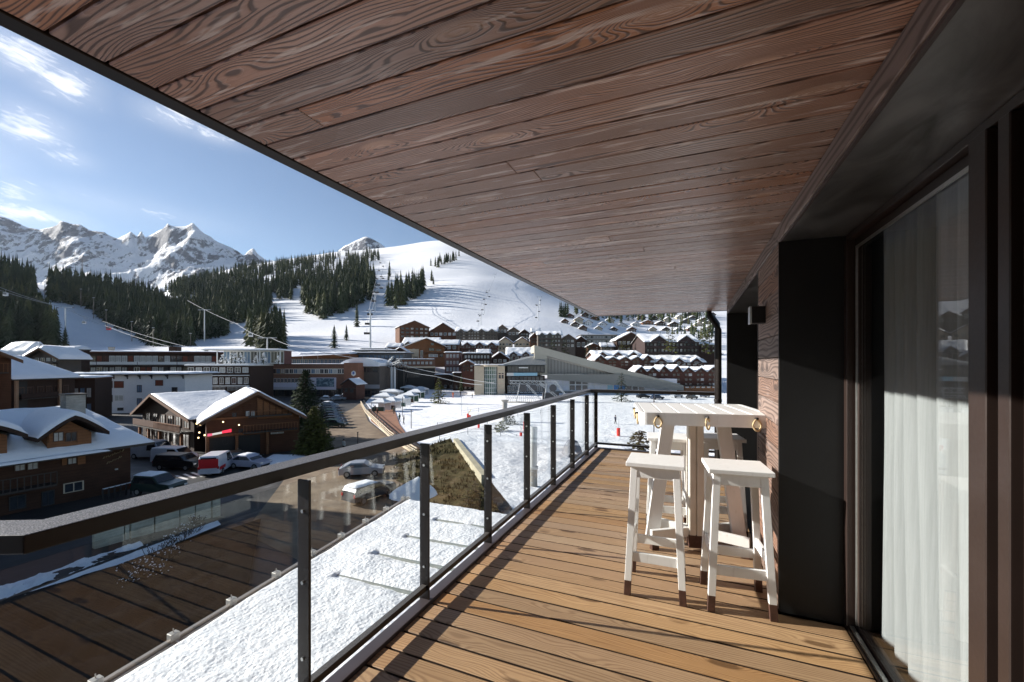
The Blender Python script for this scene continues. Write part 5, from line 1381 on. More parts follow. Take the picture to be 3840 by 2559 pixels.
b.part(mb, 'slats', plain('pale_slats', (.50, .48, .43), .5))
b.part(MB().xprism([LP(1227, 794), LP(1256, 802), LP(1256, 862), LP(1227, 862)], -1.9, -.2), 'end_panel', BEI)
xa, za_ = LP(1264, 897); xb, zb_ = LP(1510, 871)
b.wall(xa - 4, xb + 8, 0, 14, 0, zb_, plain('pale_lilac_wall', (.72, .71, .75), .6, var=.06))
n = 17; w_ = (xb - xa) / n; sky_m = plain('bright_blue_pane', (.05, .25, .62), .25)
cy = plain('pale_cyan_pane', (.32, .55, .66), .25)
za2 = LP(1300, 898)[1]; zm = (za2 + zb_) / 2
pt = ['w', 'w', 'w', 'd', 'd', 'd', 'w', 'w', 'w', 'c', 'b', 'b', 'd', 'd', 'd', 'w', 'w']
for i in range(n):
    for (q0_, q1_) in ((za2, zm), (zm, zb_ - .1)):
        b.win(xa + i * w_ + .04, xa + (i + 1) * w_ - .04, q0_ + .03, q1_ - .03, fr=FRW, pn={'w': plain('white_panel', (.74, .73, .77), .5, var=.08), 'd': PANE, 'c': cy, 'b': sky_m}[pt[i]], mull=0)
b.part(MB().box(xa, xb + 4, -.6, 0, 0, za2 - .2), 'lower_wall', CON)
b.row(xa + 1, xb - 2, .4, za2 - .8, 14, .3, fr=FRD, pn=PANE, y=-.62)
# grey hipped wing with dark glazing
b = Bld('station_wing', 'grey hipped roof wing with a black glazed front and a cyan band', 'station', 1163, 160, 1252, 162)
ze = b.loc(1200, 839)[1]; zr_ = b.loc(1200, 820)[1]; z1_, z2_ = b.loc(1200, 857)[1], b.loc(1200, 864)[1]
b.wall(.3, b.W, 0, 14, z1_, ze, facmat('black_glazed_cladding', (.02, .024, .03), .15)); xa = b.loc(1213)[0]
mb = MB(); mb.v = [(-1.2, -1.2, ze), (b.W + .4, -1.2, ze), (b.W + .4, 15, ze), (-1.2, 15, ze), (xa, 6, zr_), (b.W + .4, 6, zr_ + 1), (-1.2, -1.2, ze + .2), (b.W + .4, -1.2, ze + .2)]
mb.f = [(0, 1, 7, 6), (6, 7, 5, 4), (0, 6, 4), (0, 4, 3), (3, 4, 5, 2), (1, 2, 5, 7), (0, 3, 2, 1)]; mb.mi = [0] * 7
b.part(mb, 'roof', facmat('standing_seam_grey', (.24, .25, .25), .4, .08, plank=.6, horiz=False))
b.part(MB().box(.2, b.W - 3, -.3, 0, z2_, z1_), 'cyan_band', cy); b.part(MB().box(.2, b.loc(1180)[0], -.34, -.301, z2_, z1_), 'white_band', WTRIM)
b.wall(.3, b.W, .2, 14, 0, z2_, WD, 'lower_wall'); b.row(.5, b.W - .5, b.loc(1200, 882)[1], z2_ - .2, 9, .15, fr=FRD, pn=PANE, y=.2); b.row(.5, b.W - .5, .4, 3.2, 9, .15, fr=FRW, pn=PANE, y=.2)
b.row(.6, b.W - .4, z1_ + .3, ze - .4, 10, .08, fr=FRD, pn=PANE)
b.part(MB().box(b.loc(1192)[0], b.loc(1213)[0], -.12, -.02, b.loc(1200, 846.5)[1], b.loc(1200, 844)[1]), 'white_sign', WTRIM)
# round glass stair tower + beige drum
b = Bld('round_station', 'beige station with a round green glazed stair drum', 'station', 1090, 156, 1160, 157)
z_ = b.loc(1120, 841)[1]; b.wall(0, b.loc(1112)[0], 0, 10, 0, z_, CRM); b.wall(b.loc(1143)[0], b.W, 0, 10, 0, z_, CRM, 'side_wall')
cx = b.loc(1127)[0]; rr_ = (b.loc(1143)[0] - b.loc(1112)[0]) / 2
b.part(MB().prism([(cx + rr_ * math.cos(R_(a)), 1.5 + rr_ * math.sin(R_(a))) for a in range(0, 360, 20)], 0, z_ - .4), 'glass_drum', plain('green_stair_glass', (.05, .10, .08), .1, spec=.8))
mb = MB()
for a in range(180, 361, 20): mb.box(cx + rr_ * 1.01 * math.cos(R_(a)) - .06, cx + rr_ * 1.01 * math.cos(R_(a)) + .06, 1.5 + rr_ * 1.01 * math.sin(R_(a)) - .06, 1.5 + rr_ * 1.01 * math.sin(R_(a)) + .06, 0, z_ - .4)
for k in range(6): zz = z_ * (k + .5) / 6.5; mb.prism([(cx + rr_ * 1.02 * math.cos(R_(a)), 1.5 + rr_ * 1.02 * math.sin(R_(a))) for a in range(0, 360, 20)], zz, zz + .12)
b.part(mb, 'drum_frame', WTRIM)
b.part(MB().prism([(cx + (rr_ + 1.6) * math.cos(R_(a)), 2 + (rr_ + 1.6) * math.sin(R_(a))) for a in range(0, 360, 15)], z_ - .38, z_ + .4), 'drum_roof', CRM)
b.part(MB().box(-1.2, b.W + .8, -1, 10, z_, z_ + .25), 'roof', SLT); snowslab(b, [(0, 0, z_ + .26), (b.W, 0, z_ + .26), (b.W, 9.5, z_ + .26), (0, 9.5, z_ + .26)], .35, b.T)
b.row(b.loc(1144)[0] + .2, b.W - .3, z_ * .55, z_ * .75, 2, .3, fr=FRB, pn=PANE)
for k in range(6): b.part(MB().box(b.loc(1144)[0], b.loc(1158)[0], -.15, 0, z_ * (k + .4) / 6.4, z_ * (k + .4) / 6.4 + .28), 'cornice', facmat('pale_peach_render', (.62, .47, .36), .7, .1))

# ================================================================== near chalets
# restaurant: left gable turned to the left, right gable facing us
b = Bld('chalet', 'dark left half of the restaurant chalet with a blue shaded snow roof', 'chalet', 328, 63, 446, 55)
za, zr_ = b.loc(330, 945)[1], b.loc(370, 908)[1]; ze = min(za, 4.8)
b.wall(0, b.W, 0, 7.5, 0, ze, WD)
xr_ = b.loc(368)[0]
gable(b, 0, b.W, 0, 7.5, ze, zr_ , 1.1, .2, .22, wall=WD, xr=max(3, xr_ * .95), m=WD)
b.balcony(.4, b.W - .6, 2.6, 1.3, .95, WV); b.balcony(b.W * .5, b.W - .3, 2.62, 1.5, .95, WO, open_=True)
b.row(.8, b.W - .8, 2.9, 4.4, 6, .35, fr=FRB, pn=PANE, alt=ALT); b.row(.8, b.W - .8, .3, 2.2, 5, .3, fr=FRB, pn=PANE)
for x_ in (2, 5, 8.5, b.W - 1): b.part(MB().box(x_, x_ + .3, -1.2, -.9, 0, 2.5), 'timber_post', WO)
q = Bld('chalet', 'warm timber restaurant chalet with a broad gable and snow on its left slope', 'chalet', 474, 50, 688, 56)
ze, zr_ = q.loc(480, 966)[1], q.loc(590, 903)[1]; zeR = q.loc(688, 945)[1]
q.wall(0, q.W, 0, 10, 0, ze, WB, 'wall'); xr_ = q.loc(591)[0]
gable(q, 0, q.W, 0, 12, ze, zr_, .9, .22, .2, wall=WB, xr=xr_, m=WD)
q.part(MB().hexa([(xr_, -.04, ze - .2), (q.W, -.04, ze - .2), (q.W, -.01, ze - .2), (xr_, -.01, ze - .2)], [(xr_, -.04, zr_ - .6), (q.W, -.04, zeR - 1.0), (q.W, -.01, zeR - 1.0), (xr_, -.01, zr_ - .6)]), 'upper_boarding', WO)
q.balcony(q.W * .36, q.W - .4, 3.1, 1.3, .9, WO, open_=True); q.balcony(q.W * .42, q.W * .9, 5.0, .8, .6, WO, open_=True)
for (ua, va, ub, vb, fr, pn) in ((565, 945, 573, 958, FRW, PANL), (577, 945, 585, 958, FRW, PANL), (598, 944, 605, 952, FRB, PANE), (607, 944, 614, 952, FRB, PANE), (616, 944, 623, 952, FRB, PANE), (625, 944, 632, 952, FRB, PANE), (533, 948, 545, 962, FRB, PANE), (622, 985, 652, 998, FRW, PANL), (548, 985, 560, 1002, FRD, PANE), (512, 1000, 524, 1022, FRD, PANE)): q.winp(ua, va, ub, vb, fr=fr, pn=pn)
for u_, v_ in ((452, 972), (460, 975), (458, 992), (470, 998), (456, 1004), (512, 968), (548, 975)):
    x_, z_ = q.loc(u_, v_); q.part(MB().box(x_ - .07, x_ + .07, -.95, -.8, z_ - .07, z_ + .07), 'bulb', GLOW)
for k_ in range(9): x_ = q.W * (.30 + .07 * k_); q.part(MB().box(x_, x_ + .10, -.10, -.045, 5.0, min(zr_ - 1.0, 6.0 + .28 * min(k_, 8 - k_))), 'stud', WB)
q.part(MB().box(.2, q.W - .2, -.14, -.045, 4.75, 4.98), 'tie_beam', WO); q.part(MB().box(.2, q.W - .2, -.16, -.045, 2.7, 3.0), 'tie_beam', WO)
for u_ in (473, 540, 610): x_ = q.loc(u_)[0]; q.part(MB().box(x_, x_ + .3, -.7, -.4, 0, 3.0), 'timber_post', WO)
q.part(MB().box(.3, q.W * .55, -.05, -.01, .1, 2.6), 'shopfront', BLKF)
sg = thing('restaurant_sign', 'narrow red and white lit sign on the dark chalet front', 'sign', q.p0 + q.dx * q.loc(476)[0], q.rz)
n_ = Vector((q.dx.y, -q.dx.x, 0)); sg.location += n_ * 1.55
zs = q.loc(500, 992)[1]; ws = q.loc(530)[0] - q.loc(476)[0]
def emat(name, c, s):
    m, t = mat(name); e = t.node('ShaderNodeEmission'); e.inputs[0].default_value = (*c, 1); e.inputs[1].default_value = s; o = t.node('ShaderNodeOutputMaterial'); t.l.new(e.outputs[0], o.inputs[0]); return m
MB().hexa([(0, 0, zs - .3), (ws * .2, 0, zs - .24), (ws * .2, .1, zs - .24), (0, .1, zs - .3)], [(0, 0, zs + .02), (ws * .2, 0, zs + .02), (ws * .2, .1, zs + .02), (0, .1, zs + .02)]).build('red_end', emat('lit_sign_rose', (.42, .07, .12), 1), sg)
MB().hexa([(ws * .2, 0, zs - .2), (ws * .6, 0, zs - .08), (ws * .6, .1, zs - .08), (ws * .2, .1, zs - .2)], [(ws * .2, 0, zs + .02), (ws * .6, 0, zs + .14), (ws * .6, .1, zs + .14), (ws * .2, .1, zs + .02)]).build('white_strip', emat('lit_sign_white', (.33, .32, .30), 1), sg)
MB().hexa([(ws * .6, 0, zs - .06), (ws, 0, zs + .02), (ws, .1, zs + .02), (ws * .6, .1, zs - .06)], [(ws * .6, 0, zs + .22), (ws, 0, zs + .38), (ws, .1, zs + .38), (ws * .6, .1, zs + .22)]).build('red_strip', emat('lit_sign_red', (.62, .03, .06), 1), sg)
# snow terrace in front of it and two white blocks
o = MB().box(0, 1, 0, 1, 0, 1)
def blob(name, lab, cat, u, v_, w, d, h, m, z=GZ, rz=0, bevel=.05):
    P_ = atz(u, v_, z); o = MB().box(-w / 2, w / 2, -d / 2, d / 2, 0, h).build(name, m, bevel=bevel, seg=2, loc=P_); o.rotation_euler = (0, 0, rz); return tag(o, lab, cat)
T_ = Bld('snow_pile', 'shaded snow heap in front of the restaurant windows', 'snow pile', 575, 46, 680, 46); del_ = T_.T
snowslab(T_, [(0, 0, 0), (T_.W, 0, 0), (T_.W, 4, .3), (0, 4, .3)], .55, T_.T)
blob('planter_screen', 'tall pale screen panel between the restaurant and the front fir', 'screen', 636, 1030, 2.3, .2, 1.9, WTRIM)
blob('menu_board', 'small pale board beside the restaurant entrance', 'board', 562, 1030, 1.2, .15, 1.2, WTRIM)
# front left chalet
b = Bld('chalet', 'nearest brown chalet at left with a snow capped dormer gable', 'chalet', -60, 30.5, 300, 38.5)
ze = 4.35; b.wall(0, b.W, 0, 10, 0, ze, facmat('near_dark_log_wall', (.062, .028, .015), plank=.26, var=.3))
ym = 7.0; zr_ = b.loc(230, 937, ym)[1]
r = MB(); q4 = [(-1, -1.1, ze - .35), (b.W + 1.4, -1.1, ze - .35), (b.W + 1.4 - 2.5, ym, zr_), (-1, ym, zr_)]
r.hexa(q4, [(a, c, e_ + .2) for a, c, e_ in q4]); ro = b.part(r, 'roof', DRK); snowslab(b, [(a, c + (.06 if c < 0 else 0), e_ + .2) for a, c, e_ in q4], .38, ro)
q5 = [(-1, ym, zr_), (b.W - 1.1, ym, zr_), (b.W + .5, 13, ze), (-1, 13, ze)]
ro = MB().hexa(q5, [(a, c, e_ + .2) for a, c, e_ in q5]).build('roof', DRK, b.T); snowslab(b, [(a, c, e_ + .2) for a, c, e_ in q5], .38, ro)
# dormer with arched snow
def big_dormer(u0, u1, vr, ve, lab=None):
    xa, _ = b.loc(u0, None, -.6); xb, _ = b.loc(u1, None, -.6); xm = (xa + xb) / 2; zt_ = b.loc((u0 + u1) / 2, vr, -.6)[1]; zl = b.loc((u0 + u1) / 2, ve, -.6)[1]
    w = MB().xprism([(xa + .8, ze - .2), (xb - .8, ze - .2), (xb - .8, zl + .25), (xm, zt_ - .25), (xa + .8, zl + .25)], -.5, 5.5); d_ = b.part(w, 'dormer', WO)
    # barge roof built as an arc
    n = 12; top_ = []; bot_ = []
    for i in range(n + 1):
        s_ = i / n; x_ = xa + (xb - xa) * s_; zz = zl + (zt_ - zl) * (1 - abs(2 * s_ - 1) ** 1.25); bot_.append((x_, zz)); top_.append((x_, zz + .28))
    MB().xprism(bot_ + top_[::-1], -1.6, 5.5).build('dormer_roof', WD, d_)
    v = []; f = []
    for j, (yy, th_) in enumerate(((-1.55, .01), (-1.5, .24), (-1.2, .42), (0, .45), (2, .42), (4, .4), (5.4, .35))):
        for i, (x_, zz) in enumerate(top_):
            e_ = min(1, min(i, n - i) / 1.5 + .15); v.append((x_, yy, zz + th_ * e_ + .05 * mn.noise((x_, yy, 2)) + .003))
    for j in range(6):
        for i in range(n): k0 = j * (n + 1) + i; f.append((k0, k0 + 1, k0 + n + 2, k0 + n + 1))
    me = bpy.data.meshes.new('dormer_snow'); me.from_pydata(v, [], f); me.materials.append(SNW)
    for p_ in me.polygons: p_.use_smooth = True
    o = bpy.data.objects.new('dormer_snow', me); COL.objects.link(o); o.parent = d_
    return xa, xb
big_dormer(76, 240, 962, 1006); big_dormer(-90, 54, 985, 1012)
for (ua, va, ub, vb, fr, pn, y_) in ((122, 992, 146, 1016, FRB, PANL, -.5), (150, 992, 176, 1016, FRB, PANE, -.5), (33, 1062, 58, 1084, FRB, PANL, 0), (62, 1060, 88, 1081, FRB, PANL, 0), (155, 1051, 176, 1068, FRB, PANL, 0), (145, 1104, 192, 1135, CRM, PANE, 0), (20, 1135, 60, 1175, FRD, PANE, 0), (95, 1125, 125, 1165, FRD, PANE, 0)): b.winp(ua, va, ub, vb, fr=fr, pn=pn, y=y_)
for (ua, ub, va, vb, y_) in ((112, 121, 990, 1017, -.52), (177, 186, 990, 1017, -.52), (142, 153, 1048, 1070, -.02), (178, 196, 1044, 1068, -.02)):
    xa, za = b.loc(ua, vb, y_); xb, zb = b.loc(ub, va, y_); b.part(MB().box(xa, xb, y_ - .06, y_ - .005, za, zb), 'shutter', WO)
xa, _ = b.loc(-40); xb, _ = b.loc(118); b.balcony(xa, xb, b.loc(60, 1118)[1], 1.2, 1.0, DRK, open_=True)
for k_ in range(2): MB
chimney(b, b.loc(168, None, 5)[0], 5.0, ze + 1.2, 3.1, 1.3, STN)
xa, za = b.loc(8, 1000); snow_ledge = MB().box(0, b.W * .8, -1.5, -.85, ze - .42, ze - .30); lo = b.part(snow_ledge, 'gutter', DRK)
snowslab(b, [(0, -1.6, ze - .3), (b.W * .78, -1.6, ze - .3), (b.W * .78, -1.15, ze - .28), (0, -1.15, ze - .28)], .22, lo)
# gilt script on the right part of the front
sgn = thing('script_sign', 'two slanting lines of faded gilt script on the nearest brown chalet', 'sign', b.p0 + b.dx * b.loc(236)[0], b.rz); sgn.location += Vector((b.dx.y, -b.dx.x, 0)) * .06
GLT = plain('faded_gilt', (.30, .23, .13), .6)
rr2 = random.Random(5); zA = b.loc(260, 1050)[1]; zB = b.loc(262, 1063)[1]; wS = b.loc(284)[0] - b.loc(236)[0]
for (z0_, x0_, x1_) in ((zA, 0, wS), (zB, .25, wS * .9)):
    pts = []; n = 34
    for i in range(n):
        s_ = i / (n - 1); pts.append((x0_ + (x1_ - x0_) * s_ + .03 * math.sin(i * 1.9), 0, z0_ + .42 * s_ + (.10 if i % 2 else -.04) * rr2.uniform(.4, 1.4)))
    MB().tube(pts, .028, 4).build('script_line', GLT, sgn)
b_lamp = MB().box(b.loc(262)[0], b.loc(268)[0], -.3, -.15, b.loc(265, 1078)[1] - .05, b.loc(265, 1078)[1] + .06); b.part(b_lamp, 'wall_light', PANL)
# middle left chalets
b = Bld('chalet', 'brown barn like chalet with pale posts and a ribbed snowy roof at left', 'chalet', 20, 70, 172, 81)
ze = b.loc(90, 870)[1]; b.wall(0, b.W, 0, 10, 0, ze, WD); ym = 7; zr_ = b.loc(90, 822, ym)[1]
q4 = [(-.5, -1.2, ze - .2), (b.W + .5, -1.2, ze - .2), (b.W - 3.2, ym, zr_), (-.8, ym, zr_)]
ro = b.part(MB().hexa(q4, [(a, c, e_ + .2) for a, c, e_ in q4]), 'roof', DRK); snowslab(b, [(a, c, e_ + .2) for a, c, e_ in q4], .45, ro)
for k_ in (.3, .62): # melt ridges
    pass
for u_ in (34, 134): x_ = b.loc(u_, None, -.5)[0]; b.part(MB().box(x_, x_ + .42, -.7, -.4, 0, ze), 'timber_post', facmat('pale_post_wood', (.33, .20, .12)))
b.part(MB().box(1, b.W * .25, -.05, -.01, 2, ze - .4), 'dark_bay', BLKF); b.row(b.W * .3, b.W * .78, 1.0, 2.6, 3, .2, fr=FRB, pn=RED); b.row(1, b.W - 1, ze - 3.2, ze - 1.4, 6, .3, fr=FRB, pn=WD)
b.balcony(1, b.W - 4, ze - 3.4, 1, .9, WD)
b = Bld('annex', 'dark annex with tiny lit windows between the brown chalet and the white hotel', 'building', 146, 84, 218, 86)
z_ = b.loc(180, 872)[1]; b.wall(0, b.W, 0, 8, 0, z_, WD); slabroof(b, -.3, b.W + .3, -1, 8, z_, .3, .35, m=WB)
b.row(.4, b.W - .4, z_ * .55, z_ * .8, 4, .25, fr=FRD, pn=PANE, alt=[PANE, PANL, PANB]); b.row(.4, b.W - .4, z_ * .15, z_ * .42, 4, .25, fr=FRD, pn=PANE, alt=[PANB, PANE])
b = Bld('chalet', 'tall timber chalet cut by the left edge, with a slatted balcony', 'chalet', -150, 50, 26, 54.5)
ze = b.loc(0, 822)[1]; zr_ = b.loc(-60, 790)[1]; b.wall(0, b.W, 0, 6, 0, ze, WB); gable(b, 0, b.W, 0, 6, ze, zr_, 1.0, .25, .3, wall=WO, m=WO)
b.balcony(1, b.W - .2, b.loc(0, 856)[1], 1.1, 1.2, WO, open_=True); b.row(1, b.W - 1, b.loc(0, 852)[1], b.loc(0, 832)[1], 4, .3, fr=FRB, pn=PANE); b.row(1, b.W - 1, 1.5, 4, 4, .3, fr=FRB, pn=PANE)
alp(8, 62, 850, 812, 792, 108, 'snow covered chalet roof furthest up at the left edge', wm=WD, rows=2, nwin=4, axis='x', snow=.9)
alp(74, 136, 850, 820, 803, 104, 'chalet with a wide dark gable and thick snow cap at left', wm=GRY, rows=2, nwin=4, snow=.9, over=1.6)
alp(138, 176, 836, 806, 798, 128, 'snowy shed roof wedged against the long low hotel', name='shed', cat='shed', wm=WD, rows=1, nwin=2, axis='flat', snow=1.0)
# ================================================================== near firs
FIRM = needlemat('yellow_green_fir', (.035, .045, .012), (.10, .11, .025), (.20, .19, .055)); FIRD = needlemat('deep_green_fir', (.016, .026, .014), (.035, .05, .02), (.07, .085, .03))
def fir(label, u, D, z, h, r, m, n=2600, seed=1, leaf=.26, snow=0, name='fir_tree'):
    P_ = atD(u, D, z); T = thing(name, label, 'tree', P_); rr = random.Random(seed)
    MB().tube([(0, 0, 0), (.05, 0, h * .5), (0, 0, h * .98)], [r * .07, r * .04, .015], 8).build('trunk', M['bark'], T)
    mb = MB(); br = MB()
    nb = int(n / 22)
    for k in range(nb):
        s = (k + rr.random()) / nb; s = s ** .85; z0 = h * (.04 + .94 * s); L_ = r * (1 - s) ** .8 * rr.uniform(.75, 1.15) + .12; a = k * 2.399 + rr.uniform(-.3, .3)
        dr = Vector((math.cos(a), math.sin(a), 0)); dro = rr.uniform(.15, .35)
        tip = Vector((0, 0, z0)) + dr * L_ + Vector((0, 0, -dro * L_ + .12 * L_))
        br.bar((0, 0, z0), tip, .03, .02)
        m_ = max(8, int(26 * (1 - s) + 6))
        for q in range(m_):
            f_ = rr.uniform(.12, 1.0) ** .8; p_ = Vector((0, 0, z0)).lerp(tip, f_) + Vector((rr.uniform(-1, 1), rr.uniform(-1, 1), rr.uniform(-1, .4))) * L_ * .14 * (1.2 - f_ * .5)
            sz = leaf * rr.uniform(.6, 1.3) * (.6 + .5 * (1 - s)); side = Vector((-dr.y, dr.x, 0)) * rr.choice((-1, 1)) * rr.uniform(.3, 1); dd = (dr * rr.uniform(.3, 1) + side + Vector((0, 0, rr.uniform(-.7, .25)))).normalized()
            w_ = dd.cross(Vector((rr.uniform(-.4, .4), rr.uniform(-.4, .4), 1))).normalized() * sz * .28
            mb.quad(p_ - w_ * .4, p_ + dd * sz * .5 - w_, p_ + dd * sz, p_ + dd * sz * .5 + w_, 1 if rr.random() < snow else 0)
    br.build('branches', M['bark'], T); mb.build('crown', [m, SNW], T); return T
fir('tall dark fir standing behind the yellowish one at the car park edge', 702, 64, GZ, 10.8, 3.7, FIRD, 9000, 3, .55)
fir('shorter yellow green fir right in front of the restaurant', 722, 51.5, GZ, 6.4, 2.7, FIRM, 9000, 4, .42)
fir('brownish fir top rising just beyond the far balcony rail', 1468, 13.2, GZ, 9.6, 2.5, needlemat('brown_green_fir', (.03, .03, .014), (.06, .052, .022), (.11, .09, .04)), 7000, 5, .26)
fir('dark conifer among the parked cars beyond the far rail', 1428, 128, GZ, 9, 2.6, FIRD, 1200, 6, .6)
fir('bushy dark fir below the orange timber chalet', 1008, 122, GZ, 7.5, 2.6, FIRM, 1200, 7, .6)
for i, (u, v_, h, mm) in enumerate(((1536, 800, 10, FIRM), (1545, 806, 12, FIRM), (1630, 792, 13, FIRM), (1622, 806, 11, FIRM), (1615, 790, 12, FIRM), (1395, 822, 11, FIRD), (1436, 818, 11, FIRM), (1428, 816, 9, FIRM), (1446, 818, 10, FIRM), (1462, 820, 9, FIRM), (1272, 806, 10, FIRD), (1298, 806, 9, FIRD), (1352, 812, 12, FIRD), (1648, 812, 14, FIRD))):
    D_ = {0: 205}.get(0); D_ = 196 if u > 1500 else 222
    fir('yellowish larch tree among the right hand hotels' if mm is FIRM else 'dark spruce among the right hand hotels', u, D_, V2z(D_, v_ + 6), h, 1.9, mm, 420, 40 + i, .9, name='larch' if mm is FIRM else 'spruce')['group'] = 'larches among the right hotels' if mm is FIRM else 'spruces among the right hotels'

for i in range(34):
    u = rd.uniform(1060, 1645); D_ = rd.choice((176, 200, 225, 246, 284)); z_ = tz(u, D_)
    if u > 1225 and D_ < 180: continue
    o_ = place_tree(u, D_, rd.uniform(6, 10), 'dark conifer standing between the village houses right of the lift station', 'conifers between the village houses')
# ================================================================== vehicles
TYRE = plain('tyre_rubber', (.02, .02, .02), .8); CARG = plain('car_glass', (.015, .018, .022), .08, 0, .1, 3, spec=.8); RIM = plain('alloy_rim', (.4, .4, .4), .35, .7)
def paint(name, c): return plain(name, c, .28, .1, .06, 2, spec=.6)
def vehicle(name, label, cat, pos, rz, paintm, L_=4.4, W_=1.8, H_=1.5, kind='car', snow=0, grp=None, stripe=None, detail=True):
    T = thing(name, label, cat, pos, rz, grp); w = W_ / 2; gh = .28; bh = H_ * (.56 if kind == 'car' else .5)
    if kind == 'van':
        prof = [(-L_ / 2, gh), (L_ / 2 - .05, gh), (L_ / 2, .75), (L_ / 2 - .25, 1.0), (L_ / 2 - .75, 1.12), (L_ / 2 - 1.45, H_ - .04), (L_ / 2 - 1.8, H_), (-L_ / 2 + .12, H_), (-L_ / 2, H_ - .2)]
    elif kind == 'suv':
        prof = [(-L_ / 2, gh + .1), (L_ / 2 - .05, gh + .05), (L_ / 2, .8), (L_ / 2 - .1, 1.05), (L_ / 2 - 1.15, 1.13), (L_ / 2 - 1.75, H_ - .03), (-L_ / 2 + .3, H_), (-L_ / 2 + .05, 1.15)]
    else:
        prof = [(-L_ / 2, gh), (L_ / 2 - .05, gh), (L_ / 2, .65), (L_ / 2 - .1, .80), (L_ / 2 - 1.15, .95), (L_ / 2 - 1.85, H_ - .02), (-L_ / 2 + 1.1, H_), (-L_ / 2 + .25, 1.0), (-L_ / 2, .85)]
    v = []; f = []; n = len(prof)
    for (yy, sc) in ((-w, 0), (-w + .06, 1), (w - .06, 1), (w, 0)): pass
    rings = []
    for yy in (-1, -.93, .93, 1):
        i0 = len(v)
        for x, z in prof:
            t_ = max(0, (z - .95) / max(.3, H_ - .95)); ww = w * (1 - .13 * t_)
            ins = .05 if abs(yy) == 1 else 0
            cx_ = 0; v.append((x * (1 - ins * .35), yy * ww, z + (ins * .5 if z < .6 else -ins * .5)))
        rings.append(i0)
    for a_, b_ in zip(rings[:-1], rings[1:]):
        for k in range(n): f.append((a_ + k, b_ + k, b_ + (k + 1) % n, a_ + (k + 1) % n))
    f.append(tuple(rings[0] + k for k in range(n))); f.append(tuple(rings[-1] + k for k in range(n))[::-1])
    me = bpy.data.meshes.new('body'); me.from_pydata(v, [], f); me.materials.append(paintm)
    bm = bmesh.new(); bm.from_mesh(me); bmesh.ops.recalc_face_normals(bm, faces=bm.faces); bm.to_mesh(me); bm.free()
    o = bpy.data.objects.new('body', me); COL.objects.link(o); o.parent = T
    # glass
    def sidey(z, s): t_ = max(0, (z - .95) / max(.3, H_ - .95)); return s * (w * (1 - .13 * t_) + .008)
    zt_, zb_ = H_ - .14, (1.02 if kind != 'car' else .95) + .05
    xf, xfb = (L_ / 2 - (1.5 if kind == 'van' else 1.8)), L_ / 2 - (1.0 if kind == 'van' else 1.3)
    xr_, xrb = ((L_ / 2 - 2.4,) * 2 if kind == 'van' else ((-L_ / 2 + .45, -L_ / 2 + .25) if kind == 'suv' else (-L_ / 2 + 1.15, -L_ / 2 + .6)))
    for s in (-1, 1):
        q = [(xrb, sidey(zb_, s), zb_), (xfb, sidey(zb_, s), zb_), (xf, sidey(zt_, s), zt_), (xr_, sidey(zt_, s), zt_)]
        g = MB(); g.quad(*(q if s < 0 else q[::-1])); g.build('side_window', CARG, T)
    x1, x0 = (L_ / 2 - 1.40, L_ / 2 - .80) if kind == 'van' else ((L_ / 2 - 1.70, L_ / 2 - 1.20) if kind == 'suv' else (L_ / 2 - 1.80, L_ / 2 - 1.20)); zl = 1.16 if kind != 'car' else 1.0
    g = MB(); g.quad((x0 + .03, -w * .86, zl), (x0 + .03, w * .86, zl), (x1 + .03, w * .80, zt_ + .04), (x1 + .03, -w * .80, zt_ + .04)); g.build('windscreen', CARG, T)
    xb0, xb1 = (-L_ / 2 - .006, -L_ / 2 + .01) if kind == 'van' else ((-L_ / 2 + .04, -L_ / 2 + .24) if kind == 'suv' else (-L_ / 2 + .32, -L_ / 2 + .98)); g = MB(); g.quad((xb0 - .03, w * .75, zb_ + .03), (xb0 - .03, -w * .75, zb_ + .03), (xb1 - .03, -w * .7, zt_), (xb1 - .03, w * .7, zt_)); g.build('rear_window', CARG, T)
    for sx in (-1, 1):
        for s in (-1, 1):
            x = sx * L_ * .31; wl_ = MB().tube([(x, s * (w - .18), .33), (x, s * (w + .02), .33)], .33, 14).build('wheel', TYRE, T)
            if detail: MB().tube([(x, s * (w + .005), .33), (x, s * (w + .03), .33)], .19, 12).build('rim', RIM, wl_)
    if detail:
        for s in (-1, 1):
            MB().box(L_ / 2 - .06, L_ / 2 + .012, s * w * .78 - .16, s * w * .78 + .16, .66, .80).build('headlight', plain('headlight_lens', (.7, .7, .68), .15), T)
            MB().box(-L_ / 2 - .012, -L_ / 2 + .05, s * w * .85 - .09, s * w * .85 + .09, .75, 1.0).build('tail_light', plain('tail_light_lens', (.35, .02, .02), .2), T)
        MB().box(L_ / 2 - .04, L_ / 2 + .03, -w * .9, w * .9, .32, .5).build('bumper', TYRE, T)
    if stripe: 
        MB().box(-L_ / 2 - .055, -L_ / 2 - .003, -w * .88, w * .88, .85, H_ - .28).build('rear_panel', stripe, T)
        for s in (-1, 1): MB().box(-L_ / 2 + .05, -L_ / 2 + 1.6, s * (w + .002) - .004, s * (w + .002) + .004, .6, .92).build('side_stripe', stripe, T)
